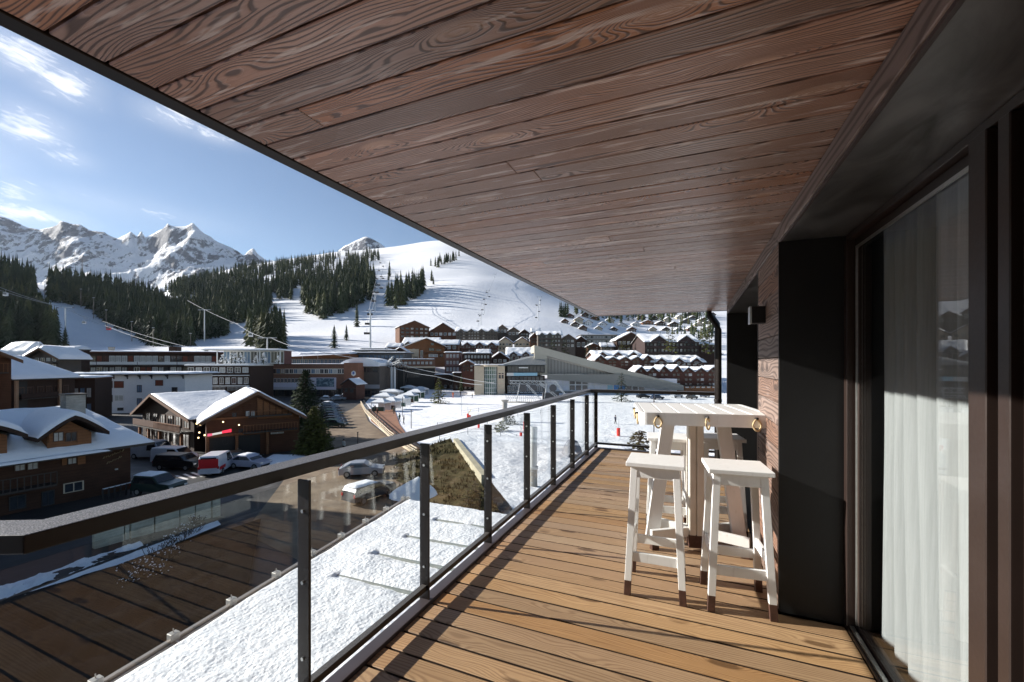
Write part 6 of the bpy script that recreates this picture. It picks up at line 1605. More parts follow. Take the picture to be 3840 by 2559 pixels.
    if snow:
        xs0, xs1 = (-L_ / 2 + (.15 if kind != 'car' else 1.1)), xf - .1
        nx_, ny_ = 12, 8; vv = []; ff = []
        for j in range(ny_ + 1):
            for i in range(nx_ + 1):
                a = i / nx_; b_ = j / ny_; e_ = min(1, min(a, 1 - a) * 6, min(b_, 1 - b_) * 4)
                vv.append((xs0 + (xs1 - xs0) * a, (b_ - .5) * W_ * .82, H_ - .01 + snow * (e_ ** .5) * (1 + .3 * mn.noise((a * 4, b_ * 3, L_)))))
        for j in range(ny_):
            for i in range(nx_): k0 = j * (nx_ + 1) + i; ff.append((k0, k0 + 1, k0 + nx_ + 2, k0 + nx_ + 1))
        me = bpy.data.meshes.new('roof_snow'); me.from_pydata(vv, [], ff); me.materials.append(SNW)
        for p_ in me.polygons: p_.use_smooth = True
        oo = bpy.data.objects.new('roof_snow', me); COL.objects.link(oo); oo.parent = T
    return T
def RR(deg): return YAW + R_(deg)      # 0 = pointing to the right of the picture
vehicle('van', 'silver grey panel van parked behind the white one by the nearest chalet', 'van', atz(352, 1052, GZ + .07), RR(-6), paint('silver_van_paint', (.30, .32, .36)), 5.0, 1.95, 2.1, 'van')
vehicle('van', 'white van with dark round marks, parked behind the black car', 'van', atz(402, 1064, GZ + .07), RR(-4), paint('white_van_paint', (.62, .63, .68)), 4.4, 1.85, 1.85, 'van', stripe=None)
vehicle('car', 'black car parked above the pedestrian crossing', 'car', atz(414, 1077, GZ + .07), RR(-5), paint('black_car_paint', (.012, .013, .015)), 4.8, 1.9, 1.65, 'suv')
vehicle('van', 'white van with a bright red rear seen from behind', 'van', atz(500, 1083, GZ + .07), RR(106), paint('white_van_paint', (.62, .63, .68)), 4.6, 1.95, 2.05, 'van', stripe=plain('bright_red_vinyl', (.55, .015, .02), .4))
vehicle('car', 'dark green four wheel drive with snow on its roof, nearest on the street', 'car', atz(366, 1134, GZ + .07), RR(-8), paint('dark_green_paint', (.012, .028, .025)), 3.9, 1.8, 1.7, 'suv', snow=.16)
vehicle('car', 'pale lilac car half hidden by the handrail', 'car', atz(575, 1075, GZ + .07), RR(-10), paint('pale_lilac_paint', (.40, .40, .48)), 4.1, 1.75, 1.5, 'car', snow=.1)
vehicle('car', 'dark car parked behind the red ended van', 'car', atz(548, 1066, GZ + .07), RR(40), paint('black_car_paint', (.012, .013, .015)), 4.3, 1.8, 1.5, 'car')
PRK = [('dark green', (.015, .04, .03), 'black_green'), ('black', (.012, .013, .016), 'b'), ('dark blue', (.015, .025, .05), 'c'), ('silver', (.35, .37, .38), 'd')]
for k in range(8):
    v_ = 932 + 6.6 * k; ci = (0, 1, 2, 1, 0, 1, 2, 3)[7 - k] if k else 3
    nm, c_, _ = PRK[ci]
    vehicle('car', ('silver car furthest up the row parked beside the firs' if k == 0 else 'car number %d from the near end of the row beside the firs' % (8 - k)) if k != 7 else 'dark green car nearest in the row beside the firs', 'car', atz(757 + k * 1.6, v_ + 4, GZ + .07), RR(-4 + k * .5), paint('paint_' + nm.replace(' ', '_'), c_ if k != 7 else PRK[0][1]), 4.5, 1.8, 1.5, 'car', snow=.1 if k == 0 else 0, grp='cars parked in a row beside the firs', detail=k > 4)
for k, (u, v_) in enumerate(((752, 922), (778, 920), (795, 916))): vehicle('car', ('snow covered car at the left', 'middle snow covered car', 'snow covered car at the right')[k] + ' behind the parked row', 'car', atz(u, v_, GZ + .07), RR(6), paint('pale_grey_paint', (.25, .26, .28)), 4.3, 1.8, 1.45, 'car', snow=.28, grp='snow covered cars below the billboard', detail=False)
vehicle('car', 'grey car with a snowy roof seen through the glass beyond the parasol', 'car', atz(850, 1147, GZ + .08), RR(58), paint('dark_grey_paint', (.07, .07, .075)), 4.3, 1.8, 1.5, 'suv', snow=.14)
vehicle('car', 'pale car seen through the glass under the handrail', 'car', atz(832, 1092, GZ + .08), RR(12), paint('silver_van_paint', (.30, .32, .36)), 4.3, 1.8, 1.45, 'car')
for k, (u, v_) in enumerate(((1478, 915), (1510, 918), (1555, 914), (1590, 917), (1620, 913))): vehicle('car', 'dark parked car beyond the far balcony rail', 'car', atz(u, v_, GZ + .05), RR(8 + 9 * k), paint(('black_car_paint', 'paint_dark_blue', 'silver_van_paint')[k % 3], (.02, .02, .03)), 4.3, 1.8, 1.5, 'car', grp='cars parked beyond the far rail', detail=False)

# ================================================================== market stalls, fences, people, snow lances
CLO = plain('pale_awning_cloth', (.66, .68, .70), .7, 0, .08, 2); GRC = plain('dark_green_cloth', (.03, .07, .05), .7)
ST = [(876, 944, 3.4), (900, 940, 3.6), (922, 933, 4.0), (941, 924, 4.4), (956, 915, 4.8), (966, 907, 5.2), (884, 926, 5.0), (900, 914, 7.0), (940, 903, 5.6)]
SL = ['nearest market stall with a scalloped pale canopy at the promenade', 'second pale market stall from the promenade end', 'third pale market stall, against the snow', 'fourth pale market stall, beside the curve of the snow', 'fifth pale stall with dark green side cloth', 'furthest pale stall beside the snow curve', 'broad flat pale canopy behind the nearest stalls', 'long white canopy at the foot of the twin mast', 'white canopy at the back of the market']
for i, ((u, v_, w_), la) in enumerate(zip(ST, SL)):
    T = thing('market_stall', la, 'stall', atz(u, v_, GZ + .07), RR(-14), 'pale market stalls along the snow edge'); w = w_ / 2; d = 1.5
    for sx in (-1, 1):
        for sy in (-1, 1): MB().box(sx * w - .05, sx * w + .05, sy * d - .05, sy * d + .05, 0, 2.2).build('post', WTRIM, T)
    c = MB(); hz = 2.2; c.v = [(-w - .15, -d - .15, hz), (w + .15, -d - .15, hz), (w + .15, d + .15, hz), (-w - .15, d + .15, hz), (-w * .25, 0, hz + .85), (w * .25, 0, hz + .85), (-w - .15, -d - .15, hz - .3), (w + .15, -d - .15, hz - .3), (w + .15, d + .15, hz - .3), (-w - .15, d + .15, hz - .3)]
    c.f = [(0, 1, 5, 4), (1, 2, 5), (2, 3, 4, 5), (3, 0, 4), (6, 7, 1, 0), (7, 8, 2, 1), (8, 9, 3, 2), (9, 6, 0, 3)]; c.mi = [0] * 8; c.build('canopy', CLO, T)
    MB().box(-w + .1, w - .1, -d + .1, -d + .5, 0, 1.0).build('counter', WD if i % 2 else GRC, T)
    MB().box(-w + .05, w - .05, d - .06, d, 0, 2.15).build('back_cloth', GRC if i in (3, 4) else CLO, T)
def polyline_fence(name, lab, cat, pts, h, step, pm, rails, rm=None, pr=.04):
    T = thing(name, lab, cat, pts[0]); o0 = Vector(pts[0])
    tot = 0; 
    for a, b_ in zip(pts[:-1], pts[1:]):
        L_ = (Vector(b_) - Vector(a)).length; n = max(1, int(L_ / step))
        for k in range(n):
            p_ = Vector(a).lerp(Vector(b_), k / n) - o0; MB().box(p_.x - pr, p_.x + pr, p_.y - pr, p_.y + pr, p_.z, p_.z + h).build('post', pm, T)
        for rz_, rw in rails:
            MB().bar(Vector(a) - o0 + Vector((0, 0, rz_)), Vector(b_) - o0 + Vector((0, 0, rz_)), rw).build('rail', rm or pm, T)
    return T
pf = [(829, 930), (840, 950), (858, 968), (880, 990), (894, 1004), (925, 1027), (958, 1048)]
polyline_fence('fence', 'pale fence curving between the car park and the red promenade', 'fence', [atz(u, v_, GZ + .1) for u, v_ in pf], 1.0, 2.4, CRM, ((.95, .12), (.6, .09), (.3, .09)), CRM)
polyline_fence('railing', 'dark railing running along the promenade beside the pale fence', 'railing', [atz(u + 7, v_ - 2, GZ + .1) for u, v_ in pf], 1.0, 3, FRD, ((1.0, .08), (.5, .05)))
kb = MB(); kp = [atz(u + 2, v_, GZ) for u, v_ in pf]
for a, b_ in zip(kp[:-1], kp[1:]): kb.bar(a + Vector((0, 0, .1)), b_ + Vector((0, 0, .1)), .5, .28)
tag(kb.build('kerb', CRM), 'pale kerb under the curved fence beside the promenade', 'kerb')
polyline_fence('picket_fence', 'low snow topped picket fence on the street below the nearest chalet', 'fence', [atz(236, 1152, GZ + .05), atz(290, 1138, GZ + .05), atz(345, 1122, GZ + .05)], 1.0, .35, FRD, ((1.0, .07),), SNW, pr=.05)
NETM = plain('dark_rope', (.05, .06, .10), .7)
for i, (pts, la) in enumerate((([(1005, 985), (1120, 975), (1190, 960), (1290, 948)], 'upper rope fence across the bright snow behind the balustrade'), ([(1010, 1012), (1075, 1000), (1150, 1002), (1230, 1032), (1330, 1060)], 'middle rope fence dropping to the right across the snow'), ([(1060, 955), (1100, 948), (1160, 941)], 'short rope fence beside the shaded snow patch'), ([(1180, 1085), (1290, 1070), (1420, 1060)], 'lowest rope fence on the snow below the far panes'))):
    polyline_fence('rope_fence', la, 'fence', [atz(u, v_, GZ - .05) for u, v_ in pts], 1.1, 5, NETM, ((1.0, .035), (.55, .03)), pr=.03)
REDP = plain('red_safety_foam', (.62, .03, .02), .5); ORP = plain('yellow_flag_cloth', (.55, .45, .10), .6)
def padpost(u, v_, h, w, lab, flag=False, twin=False):
    T = thing('padded_post', lab, 'padded post', atz(u, v_, GZ))
    MB().tube([(0, 0, .1), (0, 0, h)], w, 10).build('red_pad', REDP, T)
    if twin: MB().tube([(.45, 0, .1), (.45, 0, h * .8)], w, 10).build('red_pad', REDP, T)
    MB().tube([(0, 0, 0), (0, 0, h * 1.9)], .03, 6).build('pole', STL, T)
    if flag: MB().hexa([(0, -.01, h * .9), (.5, -.01, h * 1.3), (.5, .01, h * 1.3), (0, .01, h * .9)], [(.1, -.01, h * 1.1), (.9, -.01, h * 1.75), (.9, .01, h * 1.75), (.1, .01, h * 1.1)]).build('flag', ORP, T)
padpost(1075, 968, 1.5, .22, 'twin red padded post with a yellow flag on the snow above the handrail', True, True)
padpost(1117, 1012, 1.6, .16, 'single red padded post just right of the second glass post', False); padpost(1197, 1032, 2.2, .18, 'tall red padded post seen through the fourth pane'); padpost(1205, 990, 1.6, .18, 'red padded post behind the tall one in the fourth pane')
padpost(1100, 985, 1.4, .2, 'pinkish red padded post left of the second glass post'); padpost(1162, 932, 1.5, .18, 'small red padded post at the foot of the chairlift machinery'); padpost(1421, 1003, 1.3, .28, 'stout red padded post beyond the far rail, left of the table')
# orange figure and people
def person(lab, u, v_, h=1.72, coat=(.05, .05, .06), legs=(.03, .03, .035), turn=0, z=GZ, stride=.12, ski=False, grp=None):
    T = thing('person', lab, 'person', atz(u, v_, z), RR(turn), grp)
    k = h / 1.72
    J = {'pel': (0, 0, .95), 'che': (0, .02, 1.30), 'nec': (0, .0, 1.47), 'hed': (0, .03, 1.58), 'top': (0, .02, 1.68), 'lh': (.10, 0, .90), 'lk': (.11, .06, .50), 'la': (.11, -.02 + stride, .08), 'lt': (.11, .14 + stride, .03),
         'rh': (-.10, 0, .90), 'rk': (-.11, .03, .50), 'ra': (-.11, -.02 - stride, .08), 'rt': (-.11, .12 - stride, .03), 'ls': (.19, 0, 1.40), 'le': (.25, -.03, 1.14), 'lw': (.24, .10, .90), 'rs': (-.19, 0, 1.40), 're': (-.25, -.03, 1.14), 'rw': (-.24, .10, .90)}
    Rd = {'pel': .155, 'che': .165, 'nec': .06, 'hed': .105, 'top': .075, 'lh': .10, 'lk': .07, 'la': .05, 'lt': .045, 'rh': .10, 'rk': .07, 'ra': .05, 'rt': .045, 'ls': .075, 'le': .055, 'lw': .042, 'rs': .075, 're': .055, 'rw': .042}
    E = [('pel', 'che'), ('che', 'nec'), ('nec', 'hed'), ('hed', 'top'), ('pel', 'lh'), ('lh', 'lk'), ('lk', 'la'), ('la', 'lt'), ('pel', 'rh'), ('rh', 'rk'), ('rk', 'ra'), ('ra', 'rt'), ('che', 'ls'), ('ls', 'le'), ('le', 'lw'), ('che', 'rs'), ('rs', 're'), ('re', 'rw')]
    ks = list(J); me = bpy.data.meshes.new('body'); me.from_pydata([tuple(c * k for c in J[q]) for q in ks], [(ks.index(a), ks.index(b_)) for a, b_ in E], [])
    o = bpy.data.objects.new('body', me); COL.objects.link(o)
    md = o.modifiers.new('s', 'SKIN'); 
    for i, q in enumerate(ks): me.skin_vertices[0].data[i].radius = (Rd[q] * k,) * 2; me.skin_vertices[0].data[i].use_root = (q == 'pel')
    o.modifiers.new('d', 'SUBSURF').levels = 1
    dg = bpy.context.evaluated_depsgraph_get(); m2 = bpy.data.meshes.new_from_object(o.evaluated_get(dg)); bpy.data.objects.remove(o)
    m2.materials.clear()
    for c_ in (plain('coat_%02d_%02d_%02d' % tuple(int(x * 99) for x in coat), coat, .8), plain('trousers_%02d_%02d_%02d' % tuple(int(x * 99) for x in legs), legs, .8), plain('skin_tone', (.45, .27, .20), .6)): m2.materials.append(c_)
    for p_ in m2.polygons: z_ = p_.center.z / k; p_.material_index = 1 if z_ < .88 else (2 if z_ > 1.46 else 0); p_.use_smooth = True
    o = bpy.data.objects.new('body', m2); COL.objects.link(o); o.parent = T
    hh = MB(); hh.tube([(0, .01 * k, 1.60 * k), (0, .0, 1.70 * k), (0, 0, 1.76 * k)], [.118 * k, .105 * k, .04 * k], 10); hh.build('hat', plain('dark_hat', (.03, .03, .04), .8), T, smooth=True)
    if ski: MB().box(-.16, -.07, -.8, .9, .0, .03).box(.07, .16, -.8, .9, 0, .03).build('skis', plain('ski_red', (.3, .05, .05), .4), T)
    return T
PP = [(862, 948, (.04, .04, .05), 'person in black standing at the near end of the market stalls'), (905, 952, (.05, .07, .05), 'person in dark green at the edge of the promenade and the snow'), (867, 955, (.10, .03, .02), 'person in a dark red coat walking down the promenade'), (928, 976, (.03, .03, .04), 'person in black beside the thin pole at the snow edge'), (918, 970, (.02, .06, .05), 'person in a teal coat at the promenade corner'),
      (1013, 908, (.03, .03, .04), 'distant skier in black right of the market'), (1058, 910, (.04, .04, .06), 'distant skier in grey below the beige station'), (1085, 915, (.03, .03, .03), 'distant skier in black near the chairlift gates'), (1414, 975, (.03, .04, .07), 'small figure on the snow beyond the far rail'), (790, 1040, (.55, .55, .52), 'person in a white coat walking over the car park')]
for i, (u, v_, c_, la) in enumerate(PP): person(la, u, v_, coat=c_, turn=37 * i, ski=(5 <= i <= 7))
person('skier in an orange suit on the shaded snow below the round station', 1041, 914, 2.0, coat=(.62, .16, .06), legs=(.6, .18, .08), turn=30, stride=.2, ski=True)
# thin poles
for u, v_, h, la in ((945, 985, 3.2, 'thin dark pole standing in the sunny snow'), (925, 958, 4.2, 'thin marker pole with cross bars at the snow edge'), (822, 1062, 3.4, 'brown post at the near edge of the car park'), (1060, 955, 4.0, 'thin pale pole on the snow left of the padded post'), (735, 1030, 3, 'short dark post beside the yellow green fir')):
    T = thing('pole', la, 'pole', atz(u, v_, GZ)); MB().tube([(0, 0, 0), (0, 0, h)], .06, 8).build('shaft', FRD if 'pale' not in la else STL, T); MB().tube([(0, 0, h), (0, 0, h + .12)], .09, 8).build('cap', FRD, T)

# big pylon, grey arched cover
T = thing('lift_pylon', 'thick grey steel pylon standing on the snow behind the balustrade', 'pylon', atz(1226, 1175, GZ))
Hp = 6.6; MB().tube([(0, 0, 0), (0, 0, 3.4)], .30, 18).build('lower_tube', plain('stained_pylon_steel', (.30, .29, .27), .5, .4, .2, 2), T, smooth=False); MB().tube([(0, 0, 3.4), (.05, 0, Hp)], .26, 18).build('upper_tube', STL, T)
MB().tube([(0, 0, 3.3), (0, 0, 3.5)], .36, 18).build('flange', STL, T)
for k in range(7): MB().box(-.12, .12, -.42, -.38, .5 + k * .45, .54 + k * .45).build('ladder_rung', STL, T)
T = thing('arched_cover', 'dark grey rounded fabric cover standing on the snow seen through the sixth pane', 'cover', atz(1315, 1078, GZ), RR(0))
nn = 14; v = []; f = []
for j in range(8):
    yy = -1 + 2 * j / 7
    for i in range(nn + 1):
        a = math.pi * i / nn; sc = math.sqrt(max(.05, 1 - (yy * .75) ** 2)); v.append((1.25 * sc * math.cos(a) * (1 + .05 * math.sin(j * 3 + i)), yy * 1.2, 3.3 * sc * math.sin(a) ** .8))
for j in range(7):
    for i in range(nn): k0 = j * (nn + 1) + i; f.append((k0, k0 + 1, k0 + nn + 2, k0 + nn + 1))
me = bpy.data.meshes.new('cover_fabric'); me.from_pydata(v, [], f); me.materials.append(plain('grey_cover_fabric', (.16, .17, .20), .6, 0, .3, 2))
for p_ in me.polygons: p_.use_smooth = True
o = bpy.data.objects.new('cover_fabric', me); COL.objects.link(o); o.parent = T
# chairlift machinery in front of the hall
T = thing('chairlift_station', 'tangled white steel chairlift station in front of the sloping hall', 'chairlift station', atD(1232, 128, GZ), RR(0))
mb = MB(); lattice(mb, (-8, 0, 5.9), (7, 0, 5.7), 1.0, 12, .13); lattice(mb, (-6, .5, 0), (-5, .2, 5.6), .7, 5, .12); lattice(mb, (2.5, .5, 0), (3.2, .2, 5.6), .7, 5, .12); lattice(mb, (1.0, 0, 5.8), (7.5, 0, .5), .8, 8, .13); lattice(mb, (-3, -1, 5.4), (1.5, -1, .6), .6, 7, .11); lattice(mb, (5.5, 1, 6.2), (9, 0, 2.0), .6, 6, .11)
mb.build('steel_frame', STL, T)
mb = MB()
for x_ in (-4, -1, 5): mb.tube([(x_, -1.3, 4.2), (x_, -1.0, 4.2)], 1.1, 16)
mb.build('bull_wheel', plain('dark_wheel_steel', (.08, .08, .085), .5, .5), T)
MB().box(2, 7, .2, 2.4, .3, 2.6).build('machine_housing', plain('dark_housing', (.05, .05, .055), .5), T)
mb = MB()
for k in range(16): x_ = -9 + k * .62; mb.box(x_, x_ + .12, -3, -2.88, 0, 2.3 - .03 * k); mb.box(x_, x_ + .45, -3.02, -2.9, 1.2, 1.5)
mb.build('access_gates', WTRIM, T); MB().box(-9.2, 1.2, -3.4, -2.6, 0, .25).build('platform', CRM, T)
fir('yellowish bush at the foot of the grey pillar on the snow', 1152, 72, GZ, 1.8, 1.6, FIRM, 500, 61, .5, name='bush'); fir('dark bush behind the yellowish one on the snow', 1172, 80, GZ, 2.2, 1.7, FIRD, 500, 62, .5, name='bush')
T = thing('pillar', 'pale grey concrete pillar rising from the bushes on the snow', 'pillar', atD(1160, 84, GZ)); MB().tube([(0, 0, 0), (0, 0, 3.9)], .5, 12).build('shaft', CON, T); MB().tube([(0, 0, 3.9), (0, 0, 4.3)], [.55, .8], 12).build('capital', CON, T)

# ================================================================== ski lifts on the slopes
def mast(name, lab, cat, u, vb, vt, D, arm=3.0, r=.35, m=STL, lampm=None, grp=None):
    z0 = V2z(D, vb) - 1; h = V2z(D, vt) - z0; T = thing(name, lab, cat, atD(u, D, z0), RR(0), grp)
    MB().tube([(0, 0, 0), (0, 0, h)], [r, r * .6], 8).build('shaft', m, T)
    if arm: MB().box(-arm, arm, -.15, .15, h - .3, h).build('crossarm', m, T); MB().box(-arm - .3, -arm + .5, -.25, .25, h - .75, h - .3).box(arm - .5, arm + .3, -.25, .25, h - .75, h - .3).build('sheave_train', DRK, T)
    else: MB().box(-.8, .8, -.3, .3, h, h + .35).build('lamp_head', lampm or STL, T)
    return T, z0 + h
LMP = plain('floodlight_head', (.6, .6, .58), .5)
for u, vt, vb, D in ((103, 648, 690, 400), (186, 665, 704, 395), (215, 685, 730, 370), (244, 713, 750, 350), (303, 740, 782, 335), (352, 754, 795, 320), (438, 767, 792, 330), (89, 747, 790, 300)): mast('floodlight', 'slim floodlight mast along the edge of the shaded piste', 'floodlight', u, vb, vt, D, 0, .28, plain('brown_mast', (.16, .13, .11), .6), LMP, 'floodlights along the shaded piste')
M1 = mast('lift_mast', 'tall T shaped lift mast on the shaded piste at left', 'lift mast', 150.5, 797, 706, 290, 5.5, .5)
M2 = mast('lift_mast', 'T shaped lift mast in front of the wood right of the shaded piste', 'lift mast', 470, 782, 712, 330, 5, .5)
M3 = mast('lift_mast', 'short white lift mast rising behind the roof terrace pavilion', 'lift mast', 614, 815, 776, 190, 4.2, .42, WTRIM)
M4 = mast('lift_mast', 'tallest grey lift mast at the foot of the sunny piste', 'lift mast', 851, 797, 712, 300, 2.2, .75)
M5 = mast('lift_mast', 'lift mast higher up directly above the tallest one', 'lift mast', 862, 715, 668, 470, 3, .5)
M6 = mast('lift_mast', 'small dark lift mast on the far snowy shoulder at left', 'lift mast', 189, 640, 596, 900, 7, .8, DRK)
for i, (u, vb, vt, D) in enumerate(((1112, 720, 698, 460), (1121, 690, 668, 560), (1136, 650, 630, 700), (1105, 745, 722, 400), (1236, 735, 700, 420), (1240, 706, 682, 500))): mast('lift_mast', ('mast of the chairlift line right of the row of conifers' if i < 4 else 'mast of the chairlift line nearest the ceiling edge'), 'lift mast', u, vb, vt, D, 2.4, .4, grp='masts of the middle chairlift' if i < 4 else 'masts of the right chairlift')
def cable(name, lab, pts, r, m=None, sag=0, n=12):
    P_ = []
    for a, b_ in zip(pts[:-1], pts[1:]):
        a, b_ = Vector(a), Vector(b_)
        for k in range(n): s = k / n; q = a.lerp(b_, s); q.z -= 4 * sag * s * (1 - s); P_.append(q)
    P_.append(Vector(pts[-1])); return tag(MB().tube(P_, r, 4).build(name, m or NETM, smooth=False), lab, 'cable')
CBL = plain('lift_cable_steel', (.30, .31, .33), .5)
cable('cable', 'upper lift cable crossing the wood down to the long hotel', [at(-60, 636, 262), at(145, 706, 288), at(235, 738, 300), at(470, 806, 250)], .10, CBL, 1.5)
cable('cable', 'lower lift cable crossing the wood down to the long hotel', [at(-60, 646, 258), at(156, 708, 288), at(240, 748, 296), at(440, 808, 250)], .10, CBL, 1.5)
cable('cable', 'white cable from the roof terrace mast rising to the left', [at(430, 690, 320), at(545, 745, 240), at(606, 776, 190)], .09, CBL, .8)
cable('cable', 'white cable descending right from the roof terrace mast', [at(622, 776, 190), at(700, 800, 160), at(880, 828, 158)], .09, CBL, .8)
cable('cable', 'pale cable running from the gantry head down to the round station', [at(885, 840, 158), at(1000, 865, 150), at(1108, 885, 145)], .07, WTRIM, .5)
cable('cable', 'second pale cable from the gantry head towards the round station', [at(925, 838, 158), at(1030, 860, 152), at(1135, 880, 147)], .07, WTRIM, .5)
cable('cable', 'haul cable rising over the sunny piste from the tallest mast', [at(848, 714, 300), at(858, 670, 470), at(874, 600, 900), at(884, 576, 1300)], .16, CBL)
cable('cable', 'second haul cable rising over the sunny piste from the tallest mast', [at(855, 714, 300), at(868, 670, 470), at(884, 602, 900), at(890, 576, 1300)], .16, CBL)
cable('cable', 'thin cable of the chairlift right of the row of conifers', [at(1098, 752, 380), at(1112, 700, 460), at(1124, 668, 560), at(1142, 626, 720)], .12, CBL)
def chair(u, v_, D, lab, grp, col=DRK, cab=False, sc=1.0):
    T = thing('gondola' if cab else 'lift_chair', lab, 'gondola' if cab else 'lift chair', at(u, v_, D), RR(20), grp)
    MB().tube([(0, 0, .2 * sc), (0, 0, 2.4 * sc)], .07 * sc, 6).build('hanger', CBL, T)
    if cab:
        MB().box(-1.0 * sc, 1.0 * sc, -.8 * sc, .8 * sc, -1.8 * sc, .2 * sc).build('cabin', col, T, bevel=.35 * sc, seg=3); MB().box(-.85 * sc, .85 * sc, -.83 * sc, .83 * sc, -.95 * sc, -.2 * sc).build('cabin_window', CARG, T)
    else:
        MB().box(-1.3 * sc, 1.3 * sc, -.1 * sc, .45 * sc, -.55 * sc, -.4 * sc).box(-1.3 * sc, 1.3 * sc, -.2 * sc, -.1 * sc, -.5 * sc, .4 * sc).build('seat', col, T)
    return T
chair(13, 674, 262, 'white gondola cabin at the far left edge', None, plain('white_cabin', (.6, .6, .6), .3), True); chair(194, 739, 292, 'dark windowed gondola over the middle of the shaded piste', None, plain('white_cabin', (.6, .6, .6), .3), True)
chair(250, 752, 296, 'red gondola cabin at the wood edge', None, plain('red_cabin', (.5, .04, .06), .3), True, 1.2); chair(576, 766, 215, 'white gondola in front of the clump behind the roof terrace', None, plain('white_cabin', (.6, .6, .6), .3), True)
cp = [(850, 722, 310), (859, 692, 380), (866, 672, 450), (870, 655, 520), (866, 641, 590), (876, 636, 620), (871, 622, 700), (880, 612, 800), (874, 604, 850), (884, 590, 1050), (845, 744, 300), (843, 766, 290), (880, 640, 600), (876, 662, 480)]
for u, v_, D in cp: chair(u, v_, D, 'dark chair hanging on the lift above the sunny piste', 'chairs of the central chairlift', DRK, sc=1.5)
for u, v_, D in ((1098, 738, 395), (1103, 726, 420), (1108, 712, 440), (1116, 700, 470), (1112, 688, 500), (1124, 682, 530), (1118, 672, 560), (1130, 664, 600), (1126, 654, 640), (1136, 645, 680), (1132, 636, 720)): chair(u, v_, D, 'small dark chair on the chairlift right of the row of conifers', 'chairs of the middle chairlift', DRK, sc=1.0)
for u, v_, D in ((1232, 730, 430), (1238, 716, 460), (1234, 702, 490), (1241, 690, 520)): chair(u, v_, D, 'tiny dark chair on the lift nearest the ceiling edge', 'chairs of the right chairlift', DRK, sc=1.0)

# ================================================================== lower left foreground seen through the glass
# pale rubble retaining wall behind the snowbank
def wpts(l, z): return [atz(u, v_, z) for u, v_ in l]
wl_ = wpts([(215, 1265), (300, 1241), (508, 1187)], GZ)
T = thing('stone_wall', 'pale greenish rubble wall beyond the snowbank, seen through the glass', 'wall', wl_[0])
mb = MB()
for a, b_ in zip(wl_[:-1], wl_[1:]):
    o0 = wl_[0]; d_ = (b_ - a).normalized(); n_ = Vector((-d_.y, d_.x, 0)) * .4
    L_ = (b_ - a).length; k = 0
    while k < L_:
        e_ = min(L_, k + rd.uniform(.9, 1.7)); jj = rd.uniform(-.06, .06); pa = a + d_ * (k + .03) - o0; pb = a + d_ * (e_ - .03) - o0; hz = 2.3 + rd.uniform(-.12, .12); s_ = n_ * rd.uniform(-.12, .12)
        mb.hexa([pa + s_, pb + s_, pb + n_, pa + n_], [p + Vector((0, 0, hz)) for p in (pa + s_, pb + s_, pb + n_, pa + n_)]); k = e_
mb.build('wall_stones', facmat('greenish_pale_stone', (.44, .43, .34), .8, .3), T, bevel=.05, seg=2)
c4 = [atz(-60, 1402, GZ + .1), atz(330, 1254, GZ + .1), atz(322, 1243, GZ + .15), atz(-60, 1370, GZ + .2)]
gridsheet('snowbank', c4, 120, 12, M['snow'], .5, .9)
c4 = [atz(-60, 1440, GZ + .3), atz(508, 1206, GZ + .3), atz(500, 1196, GZ + .3), atz(-60, 1408, GZ + .3)]
gridsheet('snowbank', c4, 140, 8, M['snow'], .22, .8)
gridsheet('garden_soil', [atz(-300, 2100, GZ + .38), atz(560, 1400, GZ + .38), atz(600, 1192, GZ + .3), atz(-120, 1420, GZ + .38)], 60, 40, facmat('dark_leafy_soil', (.010, .0085, .006), .9, .5), .25, .8)
for i, (u, v_, s_, la) in enumerate(((395, 1262, .9, 'small frosted bush highest on the dark planted ground'), (372, 1300, 1.2, 'largest frosted bush on the dark planted ground'), (330, 1325, 1.0, 'frosted bush left of the largest one'), (300, 1350, .8, 'low frosted twigs lowest on the dark ground'), (430, 1235, .9, 'frosted sprig near the pale stone wall'), (352, 1332, .8, 'frosted bush just below the largest one'), (450, 1205, .7, 'tiny frosted sprig beside the white lamp box'))):
    P_ = atz(u, v_, GZ); mb = MB(); rr = random.Random(i + 9)
    for k in range(60):
        a = rr.uniform(0, 6.3); e_ = rr.uniform(.2, 1.2); p1 = Vector((rr.uniform(-.5, .5), rr.uniform(-.5, .5), .1)) * s_; p2 = p1 + Vector((math.cos(a) * .6 * e_, math.sin(a) * .6 * e_, rr.uniform(.3, .9))) * s_
        mb.bar(p1, p2, .02, .02, 1); q = .05 * s_
        if rr.random() < .6: mb.quad(p2 + Vector((-q, 0, 0)), p2 + Vector((0, -q, q)), p2 + Vector((q, 0, 0)), p2 + Vector((0, q, q)), 0)
    tag(mb.build('frosted_bush', [SNW, M['bark']], loc=P_), la, 'bush')
